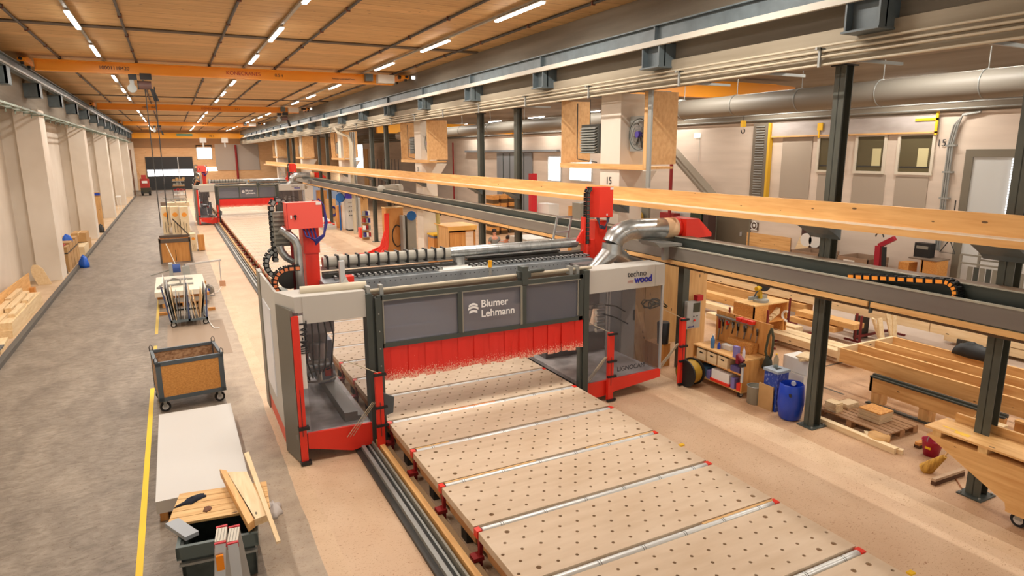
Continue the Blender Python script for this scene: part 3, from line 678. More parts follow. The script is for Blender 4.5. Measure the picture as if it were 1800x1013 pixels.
for i, (px_0, py_0) in enumerate(((1200, 783), (1603, 1008))):
    p = at(px_0, py_0, z=.5); solo('yellow_tag', MB().box(p.x-.06, p.x+.02, p.y-.03, p.y+.03, .5, .52), YEL, 'small yellow tag on the right bench edge, %s' % ('nearer the mill', 'at the bottom of the picture')[i], 'tag')
# ------------------------------------------------------------------ the portal milling machine
def vtxt(*a, **k): return text(*a, **k)
CURT = None
def curtain_mat():
    m = mat('red_strip_curtain', (226, 44, 34), .35); nt = m.node_tree; b = nt.nodes['Principled BSDF']; N = nt.nodes.new; L = nt.links.new
    tc = N('ShaderNodeTexCoord'); sp = N('ShaderNodeSeparateXYZ'); L(tc.outputs['Object'], sp.inputs[0])
    mp = N('ShaderNodeMapping'); mp.inputs['Scale'].default_value = (60, 60, 26); L(tc.outputs['Object'], mp.inputs[0])
    n = N('ShaderNodeTexNoise'); n.inputs['Scale'].default_value = 1.5; n.inputs['Detail'].default_value = 6; L(mp.outputs[0], n.inputs['Vector'])
    r = N('ShaderNodeMapRange'); r.inputs[1].default_value = 1.22; r.inputs[2].default_value = 1.5; r.inputs[3].default_value = .22; r.inputs[4].default_value = -.12; L(sp.outputs[2], r.inputs[0])
    a = N('ShaderNodeMath'); a.operation = 'ADD'; L(n.outputs[0], a.inputs[0]); L(r.outputs[0], a.inputs[1])
    g = N('ShaderNodeMath'); g.operation = 'GREATER_THAN'; L(a.outputs[0], g.inputs[0]); g.inputs[1].default_value = .66
    x = N('ShaderNodeMixRGB'); L(g.outputs[0], x.inputs[0]); x.inputs[1].default_value = lin((226, 40, 30)); x.inputs[2].default_value = lin((246, 190, 166)); L(x.outputs[0], b.inputs['Base Color']); return m
def bolts(m, pts, r=.012, d=(0, -1, 0), l=.01):
    for p in pts: m.cyl(p, Vector(p)+Vector(d)*l, r, 6)
    return m
def mill(label):
    Y = 10.4
    t = thing('milling_portal', label, 'milling machine', (5.1, 11.8, 0))
    # left cabin
    sp_ = part('side_panel', MB().box(1.29, 1.33, 11.0, 13.3, .42, 2.8), GREYP, t)
    part('side_window', MB().box(1.275, 1.29, 11.7, 12.75, .75, 2.35), mat('white_sheet', (236, 238, 244), .3), sp_)
    part('rear_edge', MB().box(1.27, 1.34, 12.95, 13.35, .1, 2.82), GREYM, t)
    part('side_skirt', MB().box(1.3, 1.34, 10.95, 13.1, .12, .42), mat('coral_skirt', (236, 104, 82), .5), t)
    part('corner_panel', MB().prism([(1.29, 11.0), (1.33, 11.02), (1.46, 10.38), (1.42, 10.36)], 'z', .03, 2.6), mat('corner_grey', (112, 108, 98), .5), t)
    part('header_corner', MB().prism([(1.29, 11.0), (1.5, 10.38), (1.62, 10.38), (1.62, 11.0)], 'z', 2.55, 2.8), GREYP, t)
    hd = part('header_panel', MB().box(1.62, 2.62, Y-.03, Y+.03, 2.36, 2.8).box(1.62, 2.62, Y, 11.0, 2.77, 2.8), GREYP, t)
    po = part('corner_post', MB().box(1.43, 1.54, Y-.07, Y, .02, 2.5), RED, t)
    part('slot', MB().box(1.475, 1.485, Y-.075, Y-.07, .5, 1.3), DARK, po)
    for zz in (.62, .02): part('clamp', MB().box(1.41, 1.58, Y-.12, Y-.02, zz, zz+.05), BLACK, po)
    bd = part('name_strip', MB().box(1.54, 1.61, Y-.05, Y-.02, 1.3, 2.5), WHITE, t)
    text('TW-Mill', .16, (1.55, Y-.054, 2.42), (0, 0, -1), (1, 0, 0), TXT_DARK, 'lettering', bd, bold=.004)
    part('front_pane', MB().box(1.62, 2.58, Y-.01, Y, .54, 2.36), GLASS, t)
    part('floor_tray', MB().box(1.4, 2.62, Y+.02, 13.2, .42, .5), mat('dusty_steel', (184, 178, 176), .6, c2=(138, 132, 130), noise=(3, 3, 3)), t)
    part('apron', MB().prism([(1.56, .52), (2.62, .5), (2.62, .12), (2.27, .07), (1.56, .26)], 'y', Y-.03, Y+.02), RED, t)
    part('guide_beam', MB().box(2.22, 2.44, Y+.2, 13.2, .5, .66).box(2.44, 2.5, Y+.2, 13.2, .5, .58), mat('guide_grey', (124, 122, 114), .4), t)
    part('rear_wall', MB().box(1.4, 2.1, 13.1, 13.14, .5, 2.2), mat('dusty_blue_grey', (168, 170, 178), .5), t)
    part('guide_block', MB().box(2.12, 2.42, 12.3, 12.9, .66, 1.5), mat('steel_blue_block', (120, 130, 146), .4), t)
    u = part('milling_unit', MB().box(1.8, 2.2, 11.6, 12.0, 1.5, 2.6).cyl((2.0, 11.5, 1.2), (2.0, 11.5, 1.7), .13).box(1.7, 2.3, 11.4, 11.6, 1.9, 2.3), mat('grey_brown_iron', (150, 140, 136), .5, .1), t)
    part('spindle', MB().cyl((2.0, 11.5, .98), (2.0, 11.5, 1.2), .05).cyl((1.75, 11.35, 1.35), (2.15, 11.35, 1.35), .09).cyl((2.18, 11.3, 1.2), (2.22, 11.3, 1.2), .16, 20), CHROME, u)
    part('red_cover', MB().box(1.66, 1.8, 11.3, 11.42, 1.5, 1.62).box(2.08, 2.18, 11.32, 11.4, 1.12, 1.28), RED, u)
    hs = MB()
    for i in range(6): hs.tube([Vector((1.7+.1*i, 11.3+.05*(i % 2), 2.2)), Vector((1.64+.12*i, 11.2, 1.9)), Vector((1.66+.1*i, 11.2, 1.5-.04*i)), Vector((1.8+.06*i, 11.3, 1.1+.03*i))], .014, 6)
    part('hoses', hs, BLACK, u)
    part('tool_ring', MB().tube(arc((1.95, 11.3, 1.15), .3, 0, 2*PI, 22, 'xy')[:-1], .02, 6, True), GALV, t)
    # gate posts
    gp = part('gate_post', MB().box(2.62, 2.72, Y-.06, Y+.2, .06, 2.74).box(2.76, 2.86, Y-.1, Y+.1, .1, 2.66).box(2.72, 2.76, Y-.02, Y+.04, .1, 2.7), GREYD, t)
    bolts_m = bolts(MB(), [(2.81, Y-.1, .3+.3*k) for k in range(8)]); part('bolts', bolts_m, GALV, gp)
    part('gate_post', MB().box(6.86, 6.98, Y-.08, Y+.12, .06, 2.76).box(6.8, 6.86, Y-.04, Y+.06, .3, 2.4), GREYD, t)
    # lifting gate with three smoked panes
    g = part('lift_gate', MB().box(2.86, 6.82, Y-.09, Y-.03, 2.62, 2.7).box(2.86, 6.82, Y-.09, Y-.03, 1.80, 1.88).box(2.8, 2.88, Y-.09, Y-.03, 1.8, 2.7).box(6.74, 6.84, Y-.09, Y-.03, 1.8, 2.7).box(4.22, 4.3, Y-.1, Y-.03, 1.88, 2.62).box(5.5, 5.58, Y-.1, Y-.03, 1.88, 2.62), GREYD, t)
    part('gate_edge', MB().box(2.88, 6.76, Y-.095, Y-.085, 2.6, 2.62).box(2.88, 2.9, Y-.1, Y-.09, 1.88, 2.6).box(6.7, 6.72, Y-.1, Y-.09, 1.9, 2.6).box(5.46, 5.5, Y-.1, Y-.09, 1.88, 2.6).box(4.3, 4.32, Y-.1, Y-.09, 1.88, 2.6), GREYM, g)
    for a, b_ in ((2.88, 4.22), (4.3, 5.5), (5.58, 6.74)): part('gate_pane', MB().box(a, b_, Y-.07, Y-.055, 1.88, 2.62), SMOKE, g)
    zc = 2.27; xl = 4.42
    text('Blumer', .185, (xl+.24, Y-.1, zc+.03), (1, 0, 0), (0, 0, 1), TXT_WHITE, 'lettering', g, bold=.003)
    text('Lehmann', .185, (xl+.24, Y-.1, zc-.15), (1, 0, 0), (0, 0, 1), TXT_WHITE, 'lettering', g, bold=.003)
    lg = MB(); cx, cz = xl+.09, zc+.02
    def band(z0, z1, bulge):
        top, bot = [], []
        for i in range(13):
            u_ = -1+2*i/12
            def lim(z): return math.sqrt(max(0, .1**2-(z-cz)**2))
            hw = lim((z0+z1)/2); x_ = cx+u_*hw; s_ = bulge*math.cos(u_*PI/2)
            top.append((x_, z1+s_)); bot.append((x_, z0+s_))
        lg.prism(bot+top[::-1], 'y', Y-.101, Y-.098)
    band(cz+.03, cz+.07, .035); band(cz-.025, cz+.015, .035); band(cz-.085, cz-.04, .02)
    part('logo', lg, TXT_WHITE, g)
    # curtain strips
    n = 26; x0, x1 = 2.84, 6.82
    for i in range(n):
        a = x0+(x1-x0)*i/n; b_ = x0+(x1-x0)*(i+1)/n+.02; dy = .012*(i % 2); vs = []; rows = 5
        zb = 1.22+random.uniform(-.025, .03); tw = random.uniform(-.05, .05)
        for r_ in range(rows+1):
            z = 1.82+(zb-1.82)*r_/rows; q = (r_/rows)**2
            for c in range(4): vs.append((a+(b_-a)*c/3+random.uniform(-.004, .004)*q, Y-.06-dy+tw*q*(c/3-.5)+.015*q*math.sin(c*1.6+i), z))
        part('curtain_strip', MB().add(vs, [(r_*4+c, r_*4+c+1, r_*4+c+5, r_*4+c+4) for r_ in range(rows) for c in range(3)], True), CURT, t)
    # top tubes above the gate
    tb = part('top_tube', MB().cyl((2.7, Y+.05, 2.77), (7.1, Y+.05, 2.79), .03, 12).cyl((2.7, Y+.15, 2.73), (7.1, Y+.15, 2.75), .035, 12), BEIGEP, t)
    for xx in (2.68, 2.9, 6.6, 6.75): part('tube_bracket', MB().box(xx-.03, xx+.03, Y-.02, Y+.12, 2.7, 2.86), GALV, tb)
    part('duct_run', MB().cyl((1.65, Y+.3, 2.82), (2.7, Y+.2, 2.83), .085, 14), BEIGEP, t)
    part('beacon', MB().cyl((4.92, Y+.05, 2.98), (4.92, Y+.05, 3.08), .035, 14).cyl((4.92, Y+.05, 3.08), (4.92, Y+.05, 3.1), .04, 14), mat('amber_beacon', (246, 176, 20), .3), t)
    part('beacon_stem', MB().cyl((4.92, Y+.05, 2.84), (4.92, Y+.05, 2.98), .025, 10), GALV, t)
    part('lift_cylinder', MB().box(5.45, 5.7, Y-.06, Y+.06, 2.74, 2.86).cyl((5.7, Y, 2.84), (6.0, Y, 2.85), .035, 10).box(5.5, 5.62, Y-.1, Y+.1, 2.6, 2.95), GREYD, t)
    # right cabin
    hr = part('header_panel', MB().box(6.98, 8.62, Y-.03, Y+.03, 2.28, 2.73).box(8.63, 8.88, Y-.03, Y+.03, 2.28, 2.72).box(6.98, 8.88, Y, Y+.5, 2.7, 2.73), GREYP, t)
    text('techno', .17, (7.92, Y-.035, 2.53), (1, 0, 0), (0, 0, 1), TXT_DARK, 'lettering', hr)
    text('wood', .19, (8.1, Y-.035, 2.4), (1, 0, 0), (0, 0, 1), TXT_BLUE, 'lettering', hr, bold=.008)
    part('logo_lines', MB().box(7.93, 8.07, Y-.034, Y-.03, 2.45, 2.454).box(7.93, 8.07, Y-.034, Y-.03, 2.43, 2.434).box(7.93, 8.07, Y-.034, Y-.03, 2.41, 2.414), TXT_RED, hr)
    fp = part('front_pane', MB().box(6.98, 8.85, Y-.01, Y, .42, 2.28), GLASS, t)
    text('LIGNOCAM', .135, (7.74, Y-.014, .57), (1, 0, 0), (0, 0, 1), TXT_DARK, 'lettering', fp)
    part('pane_edge', MB().box(8.83, 8.87, Y-.03, Y+.02, .45, 2.28).box(8.1, 8.13, Y+.9, Y+.93, .45, 2.3).box(8.17, 8.2, Y+.9, Y+.93, .45, 2.3), ALU, t)
    part('side_pane', MB().box(8.85, 8.87, Y, 12.9, .42, 2.28), GLASS, t)
    part('apron', MB().prism([(6.92, .42), (8.86, .46), (8.86, .28), (7.7, .16), (7.35, .1), (6.92, .12)], 'y', Y-.03, Y+.02), RED, t)
    part('floor_tray', MB().box(6.92, 8.86, Y+.02, 13.1, .34, .42), MATS['dusty_steel'], t)
    part('rear_wall', MB().box(7.0, 8.86, 13.1, 13.14, .42, 2.6), mat('dark_rear', (120, 110, 102), .6), t)
    part('work_floor', MB().box(6.7, 7.0, Y, 13.2, .08, .3), DARK, t)
    u = part('milling_unit', MB().box(7.3, 7.9, 11.3, 11.8, 1.7, 2.7).box(7.35, 7.6, 11.1, 11.3, 1.75, 2.3).cyl((7.25, 11.2, 2.0), (7.25, 11.4, 2.0), .2, 20), mat('unit_grey', (128, 120, 118), .4, .3), t)
    part('spindle', MB().cyl((7.55, 11.2, 1.45), (7.55, 11.2, 1.85), .04, 12, .12).cyl((7.55, 11.2, 1.3), (7.55, 11.2, 1.45), .03), CHROME, u)
    tc_ = MB()
    for k in range(5): tc_.cyl((7.75, 11.2, 1.25+.13*k), (7.95, 11.2, 1.25+.13*k), .05, 12)
    part('tool_holders', tc_, CHROME, u)
    part('tool_hoses', MB().tube([(7.9, 11.2, 1.8), (8.2, 11.1, 1.75), (8.45, 11.1, 1.6)], .015).tube([(7.9, 11.2, 1.6), (8.2, 11.1, 1.5), (8.45, 11.0, 1.35)], .015).tube([(7.0, 11.2, 1.5), (7.3, 11.1, 1.4), (7.5, 11.15, 1.35)], .02), BLACK, u)
    part('lower_carriage', MB().box(7.1, 8.7, 12.2, 12.7, .42, .9).prism([(7.2, .9), (7.7, .9), (7.45, 1.3)], 'y', 12.2, 12.3), mat('carriage_grey', (104, 98, 96), .5), t)
    # gantry beam
    gb = part('gantry_beam', MB().box(2.2, 7.9, 11.55, 12.3, 2.44, 2.75), mat('beam_light_steel', (168, 174, 178), .4, .3, c2=(140, 146, 150), noise=(3, 3, 3)), t)
    bm = MB()
    for k in range(56): bm.cyl((2.3+.1*k, 11.55, 2.69), (2.3+.1*k, 11.545, 2.69), .01, 6)
    part('bolt_row', bm, DARK, gb)
    part('lower_guide', MB().box(2.2, 7.9, 11.35, 11.55, 2.4, 2.57).box(2.2, 7.9, 11.25, 11.35, 2.3, 2.42), mat('brown_guide', (92, 76, 60), .5), gb)
    part('top_channel', MB().box(2.3, 5.0, 12.25, 12.4, 2.86, 2.94).box(4.4, 5.5, 11.6, 12.0, 2.75, 2.78), WHITE, gb)
    part('dark_channel', MB().box(2.3, 8.0, 12.0, 12.25, 2.75, 2.84).box(5.2, 7.4, 12.1, 12.5, 2.86, 2.9), DARK, gb)
    cable_chain([(2.4, 11.7, 2.80), (4.5, 11.7, 2.80)], .16, 'flat_chain', gb, GALV, (0, 1, 0), .1, barm=ALU, hh=.02)
    cable_chain([(5.1, 11.7, 2.80), (7.9, 11.7, 2.80)], .16, 'flat_chain', gb, GALV, (0, 1, 0), .1, barm=ALU, hh=.02)
    hp = part('ribbed_hose', MB().cyl((2.3, 12.1, 3.04), (4.8, 12.1, 3.04), .1, 18), HOSE, t)
    for k in range(13): part('hose_clip', MB().box(2.36+.19*k, 2.39+.19*k, 11.98, 12.22, 2.92, 3.16), BLACK, hp)
    sd = part('suction_pipe', MB().cyl((4.8, 12.1, 3.04), (7.8, 12.1, 3.04), .105, 24), CHROME, t)
    sm = MB()
    for k in range(12): sm.cyl((4.85+.25*k, 12.1, 3.04), (4.858+.25*k, 12.1, 3.04), .108, 24)
    part('seams', sm, GALV, sd); part('outlet', MB().cyl((5.0, 12.1, 2.66), (5.0, 12.1, 2.95), .13, 18), CHROME, sd)
    # left tower
    tw = part('left_tower', MB().box(1.98, 2.22, 11.95, 12.3, 2.3, 3.25).box(1.96, 2.24, 11.93, 12.32, 3.25, 3.75), RED, t)
    cb = part('control_cabinet', MB().box(1.67, 2.28, 11.72, 11.98, 3.72, 4.17), REDL, t)
    part('cabinet_lock', MB().cyl((1.82, 11.7, 3.94), (1.82, 11.72, 3.94), .025, 12).box(1.81, 1.83, 11.69, 11.71, 3.88, 3.96), BLACK, cb)
    part('cabinet_tag', MB().box(1.74, 1.765, 11.712, 11.72, 3.9, 3.96).box(2.18, 2.27, 11.712, 11.72, 4.12, 4.165), PAPER, cb)
    part('door_seam', MB().box(1.69, 1.695, 11.714, 11.72, 3.73, 4.16), REDD, cb)
    cm = MB()
    for k in range(4): cm.tube([(1.95+.06*k, 11.8, 3.74), (1.98+.06*k, 11.72, 3.58-.02*k), (2.12, 11.68, 3.52-.03*k), (2.28, 11.7, 3.6-.01*k), (2.34+.01*k, 11.8, 3.8), (2.33, 11.82, 4.1), (2.25, 11.85, 4.22)], .016, 6)
    part('blue_cables', cm, BLUEC, cb)
    part('vertical_pipe', MB().tube([(1.84, 11.8, 2.3), (1.84, 11.8, 3.4), (1.8, 11.8, 3.52), (1.66, 11.82, 3.66), (1.58, 11.85, 3.72)], .075, 16), CHROME, t)
    part('bent_pipe', MB().tube([(1.56, 11.95, 3.42), (1.58, 11.95, 3.32), (1.66, 11.95, 3.2), (1.78, 11.95, 3.12)], .065, 14), CHROME, t)
    rb_ = part('grey_bellows', MB().box(1.5, 1.78, 11.98, 12.2, 3.4, 4.0), mat('bellows_grey', (120, 116, 106), .6), t)
    for k in range(7): part('bellows_fold', MB().box(1.49, 1.79, 11.96, 11.99, 3.45+.08*k, 3.48+.08*k), GREYM, rb_)
    part('rack_strip', MB().box(1.74, 1.8, 11.9, 11.96, 2.5, 3.6), REDD, t)
    cable_chain([(1.44, 12.0, 2.75)]+[(1.44, 12.0, 2.75)], .12, 'x_', t) if 0 else None
    cx_, cz_ = 1.62, 2.82
    cable_chain([Vector((cx_+.2, 11.55, cz_-.22))]+[Vector((cx_+.24*math.cos(a), 11.55, cz_+.24*math.sin(a))) for a in [R(270-18*i) for i in range(11)]]+[Vector((cx_+.2, 11.55, cz_+.24))], .14, 'energy_chain', t, mat('orange_mark', (226, 130, 80), .5), (0, 1, 0))
    cable_chain([Vector((cx_-.02+.27*math.cos(a), 12.1, cz_+.26+.27*math.sin(a))) for a in [R(300-18*i) for i in range(13)]], .14, 'energy_chain', t, GALV, (0, 1, 0))
    part('chain_drum', MB().cyl((cx_+.06, 11.9, cz_+.02), (cx_+.06, 12.0, cz_+.02), .2, 24), DARK, t)
    cable_chain([(1.5, 12.15, 3.1), (1.5, 12.15, 4.1), (1.56, 12.15, 4.2), (1.68, 12.15, 4.2), (1.74, 12.15, 4.12)], .14, 'vertical_chain', t, GALV, (0, 1, 0))
    part('green_well', MB().box(1.4, 1.72, 12.2, 12.9, 2.0, 2.5), mat('mossy_grey', (90, 96, 84), .5), t)
    part('front_lever', MB().box(2.32, 2.4, 10.75, 10.85, 2.8, 3.25).prism([(2.28, 2.8), (2.48, 2.8), (2.4, 3.0)], 'y', 10.7, 10.9), ALU, t)
    part('red_motor', MB().box(2.45, 2.65, 11.2, 11.4, 2.72, 2.9), RED, t); part('motor_foot', MB().cyl((2.55, 11.3, 2.6), (2.55, 11.3, 2.72), .05), BLACK, t)
    # right tower
    part('right_tower', MB().box(8.2, 8.52, 11.95, 12.3, 2.2, 3.5).box(8.06, 8.16, 11.9, 12.0, 2.3, 3.1), RED, t)
    hb = part('tower_head', MB().prism([(8.1, 12.1), (8.24, 11.86), (8.6, 11.86), (8.6, 12.2), (8.1, 12.2)], 'z', 3.58, 4.24), RED, t)
    part('head_tag', MB().box(8.52, 8.6, 11.85, 11.86, 4.18, 4.23).box(8.43, 8.46, 11.85, 11.86, 3.62, 3.66), PAPER, hb)
    cm = MB()
    for k in range(4): cm.tube([(8.2+.02*k, 11.9, 3.58), (8.26, 11.86, 3.42-.02*k), (8.38, 11.84, 3.38-.02*k), (8.5-.01*k, 11.88, 3.48), (8.54-.02*k, 11.9, 3.58)], .014, 6)
    part('head_cables', cm, mat('slate_cable', (60, 62, 84), .4), hb)
    cable_chain([(8.0, 11.95, 3.0), (8.0, 11.95, 4.12), (8.04, 11.95, 4.2), (8.1, 11.95, 4.2)], .1, 'vertical_chain', t, GREYD, (0, 1, 0))
    part('side_bracket', MB().prism([(7.72, 3.05), (7.98, 3.0), (8.0, 3.4), (7.9, 3.3)], 'y', 12.0, 12.05).box(7.92, 7.98, 11.95, 12.1, 2.3, 3.6), RED, t)
    lm = MB()
    for (a, b_) in (((7.35, 12.4, 2.9), (7.5, 12.4, 3.6)), ((7.72, 12.4, 2.9), (7.87, 12.4, 3.6)), ((7.5, 12.4, 3.58), (7.87, 12.4, 3.58)), ((7.42, 12.4, 3.25), (7.8, 12.4, 3.25))): lm.bar(a, b_, .04, .04)
    part('ladder_rail', lm, GALV, t)
    # exhaust pipe to the trough
    A = at(1040, 478, y=11.2); B = at(1075, 446, y=11.2); Cc = at(1077, 428, y=11.2); Dd = at(1090, 411, y=11.2); E = at(1110, 403, y=11.2); G = at(1165, 401, y=11.2)
    ex = part('exhaust_pipe', MB().tube([B, Cc], .22, 26).tube([Cc, (Cc+Dd)/2+Vector((-.03, 0, .03)), Dd, (Dd+E)/2+Vector((0, 0, .02)), E, G], .22, 26), CHROME, t)
    part('branch_pipe', MB().tube([B+Vector((0, 0, .05)), A, A+Vector((-.35, 0, -.06))], [.2, .14, .1], 22), CHROME, t)
    part('branch_pipe', MB().tube([B+Vector((0, 0, .05)), at(1103, 460, y=11.3), at(1125, 466, y=11.3)], [.2, .14, .13], 22), CHROME, t)
    for q_ in (Cc, Dd, E): part('pipe_seam', MB().tube([q_+Vector((-.004, 0, -.004)), q_+Vector((.004, 0, .004))], .224, 26), GREYM, ex)
    part('branch_end', MB().tube([at(1120, 465, y=11.3), at(1140, 478, y=11.3)], [.12, .11], 16), BEIGEP, t)
    H_ = at(1184, 400, y=11.2)
    part('pipe_sleeve', MB().tube([G, H_], [.22, .222], 26), mat('tan_sleeve', (222, 186, 146), .6), t)
    x0, z0 = H_.x, H_.z
    hood = MB().prism([(x0+.1, z0-.17), (x0+.1, z0+.2), (x0+.45, z0+.2), (x0+.84, z0-.14), (x0+.84, z0-.22), (x0+.3, z0-.22)], 'y', 10.9, 11.5)
    hood.cyl((x0, 11.2, z0), (x0+.12, 11.2, z0), .225, 24, .22)
    nz_ = part('suction_hood', hood, RED, t)
    part('hood_panel', MB().add([(x0+.49, 10.97, z0+.185), (x0+.49, 11.43, z0+.185), (x0+.79, 11.43, z0-.08), (x0+.79, 10.97, z0-.08)], [(0, 1, 2, 3)]), GREYP, nz_)
    s0 = at(1168, 470, y=10.9); s1 = at(1166, 432, y=10.9)
    part('pipe_stand', MB().box(s0.x-.07, s0.x+.07, 10.86, 10.94, 2.7, s1.z).prism([(s1.x-.25, s1.z), (s1.x+.35, s1.z), (s1.x+.35, s1.z+.05), (s1.x-.1, s1.z+.07), (s1.x-.4, s1.z+.12)], 'y', 10.7, 11.3), GALV, t)
    # safety bumper posts
    for (xx, yy, h, s_) in ((2.7, 10.12, 1.45, -1), (7.5, 10.3, 1.45, -1), (9.41, 10.35, 1.5, -1)):
        b_ = part('bumper_post', MB().box(xx-.06, xx+.06, yy-.04, yy+.04, .03, h), RED, t)
        for zz in (h-.04, h*.58, h*.36, .02): part('clamp', MB().box(xx-.09, xx+.12, yy-.07, yy-.02, zz, zz+.04), BLACK, b_)
        part('slot', MB().box(xx-.005, xx+.005, yy-.045, yy-.04, .35, .95), DARK, b_)
        rm = MB().bar((xx, yy, h), (xx-.55, yy+.15, h+.28), .02, .01)
        for k in range(3): rm.bar((xx-.05-.03*k, yy+.03, .95), (xx-.42-.05*k, yy+.2, .35), .03, .008)
        part('tension_bands', rm, mat('pale_band', (196, 182, 156), .6), b_)
    bw = part('bellows_skirt', MB().prism([(2.8, .65), (2.95, .68), (2.98, .95), (2.8, 1.05)], 'y', Y-.2, Y-.14), mat('slate_flap', (76, 84, 88), .5), t)
    return t
CURT = curtain_mat()
m1 = mill('near portal milling machine in red and grey, spanning the bench in front')
copies(m1, [(5.1, 11.8+41.3, 0, 0, 'distant portal milling machine farther down the same bench')])


# ------------------------------------------------------------------ placing helpers for loose things
def zat(x, y, py):
    lo, hi = -1, 12
    for _ in range(40):
        m_ = (lo+hi)/2; d = Vector((x, y, m_))-CAMP; w_ = d.dot(Fv)
        if 506.5+FPX*d.dot(Dv)/w_ > py: lo = m_
        else: hi = m_
    return m_
def stand(pl, pt, pr, pb, z=0):
    """thing standing at height z whose front face fills the pixels: returns x0, x1, y, top"""
    p = at((pl+pr)/2, pb, z=z); Y = p.y; x0 = at(pl, pb, y=Y).x; x1 = at(pr, pb, y=Y).x
    return x0, x1, Y, zat(p.x, Y, pt)
def crate_wheels(t, x0, x1, y0, y1, r=.09):
    for cx in (x0, x1):
        for cy in (y0, y1):
            c = part('caster', MB().cyl((cx, cy-.025, r), (cx, cy+.025, r), r, 18), RUBBER, t)
            part('hub', MB().cyl((cx, cy-.03, r), (cx, cy+.03, r), r*.6, 14), ALU, c)
            part('fork', MB().box(cx-.03, cx+.03, cy-.045, cy-.03, r, 2.2*r).box(cx-.03, cx+.03, cy+.03, cy+.045, r, 2.2*r).box(cx-.05, cx+.05, cy-.06, cy+.06, 2.2*r, 2.2*r+.02), GALV, c)
def pallet(x0, x1, y0, y1, z, lab, m=None, cat='pallet', along='x', n=7):
    t = thing('pallet', lab, cat, ((x0+x1)/2, (y0+y1)/2, z)); m = m or GREYWOOD
    for k in range(n):
        if along == 'x': a = x0+(x1-x0)*k/n; part('deck_board', MB().box(a+.008, a+(x1-x0)/n-.012, y0, y1, z+.12, z+.144), m, t)
        else: a = y0+(y1-y0)*k/n; part('deck_board', MB().box(x0, x1, a+.008, a+(y1-y0)/n-.012, z+.12, z+.144), m, t)
    for q in (0, .5, 1):
        if along == 'x': yy = y0+q*(y1-y0-.1); part('runner', MB().box(x0, x1, yy, yy+.1, z, z+.02).box(x0, x0+.14, yy, yy+.1, z+.02, z+.12).box((x0+x1)/2-.07, (x0+x1)/2+.07, yy, yy+.1, z+.02, z+.12).box(x1-.14, x1, yy, yy+.1, z+.02, z+.12), m, t)
        else: xx = x0+q*(x1-x0-.1); part('runner', MB().box(xx, xx+.1, y0, y1, z, z+.02).box(xx, xx+.1, y0, y0+.14, z+.02, z+.12).box(xx, xx+.1, (y0+y1)/2-.07, (y0+y1)/2+.07, z+.02, z+.12).box(xx, xx+.1, y1-.14, y1, z+.02, z+.12), m, t)
    return t

# ------------------------------------------------------------------ aisle: things from the camera outwards
solo('floor_marking', MB().box(-.87, -.79, 6.5, 15.6, 0, .004), mat('yellow_floor_line', (246, 204, 30), .6), 'long yellow line painted on the grey floor', 'floor marking')
solo('floor_marking', MB().box(-.87, -.79, 17.0, 19.2, 0, .004), mat('worn_yellow_line', (214, 184, 90), .7), 'short worn stretch of yellow line beyond the board cart', 'floor marking')
solo('floor_marking', MB().box(-.87, -.79, 20.5, 26, 0, .004), MATS['worn_yellow_line'], 'faint far stretch of yellow line beside the stacked white sheets', 'floor marking')
# sheet stack on its pallet
x0, x1, y0, y1 = -.64, .57, 9.5, 12.95
pallet(x0+.03, x1-.02, y0+.05, y1-.05, 0, 'orange-brown pallet under the big grey sheet stack', ORW, along='y', n=9)
solo('sheet_stack', MB().box(x0, x1, y0, y1, .145, .33), mat('grey_white_sheet', (206, 202, 196), .5), 'large stack of grey-white sheets lying flat beside the yellow line', 'sheets')
# planked board on the skip and the stack
t = thing('plank_board', 'square board of joined pine planks lying over the dark skip', 'board', (.05, 8.9, .55))
q = [at(293, 925, z=.6), at(475, 893, z=.6), at(468, 846, z=.6), at(316, 868, z=.6)]
for k in range(5):
    a0, a1 = k/5+.006, (k+1)/5-.006
    A_ = q[0].lerp(q[3], a0); B_ = q[1].lerp(q[2], a0); C_ = q[1].lerp(q[2], a1); D_ = q[0].lerp(q[3], a1)
    m = MB(); m.add([A_, B_, C_, D_]+[p-Vector((0, 0, .03)) for p in (A_, B_, C_, D_)], [(0, 1, 2, 3), (7, 6, 5, 4), (0, 4, 5, 1), (1, 5, 6, 2), (2, 6, 7, 3), (3, 7, 4, 0)])
    part('plank', m, PINEX, t)
for f_ in (.12, .8):
    A_ = q[0].lerp(q[1], f_); D_ = q[3].lerp(q[2], f_); part('batten', MB().bar(A_-Vector((0, 0, .14)), D_-Vector((0, 0, .14)), .08, .22), PINEY, t)
def slab4(pts, th):
    pts = [Vector(p) for p in pts]; return MB().add(pts+[p-Vector((0, 0, th)) for p in pts], [(0, 1, 2, 3), (7, 6, 5, 4), (0, 4, 5, 1), (1, 5, 6, 2), (2, 6, 7, 3), (3, 7, 4, 0)])
z_ = .72
solo('timber_offcut', slab4([at(436, 922, z=z_), at(449, 912, z=z_), at(398, 827, z=z_), at(386, 825, z=z_)], .1), PINEY, 'long narrow timber offcut lying slanted on the planked board', 'timber')
solo('timber_offcut', slab4([at(447, 914, z=z_), at(470, 905, z=z_), at(434, 829, z=z_), at(399, 830, z=z_)], .09), PALE, 'wide pale timber slab lying slanted on the planked board', 'timber')
solo('timber_batten', slab4([at(486, 953, z=.75), at(493, 950, z=.75), at(437, 794, z=.75), at(429, 797, z=.75)], .03), PALE, 'thin pale batten sticking out past the slanted slabs', 'timber')
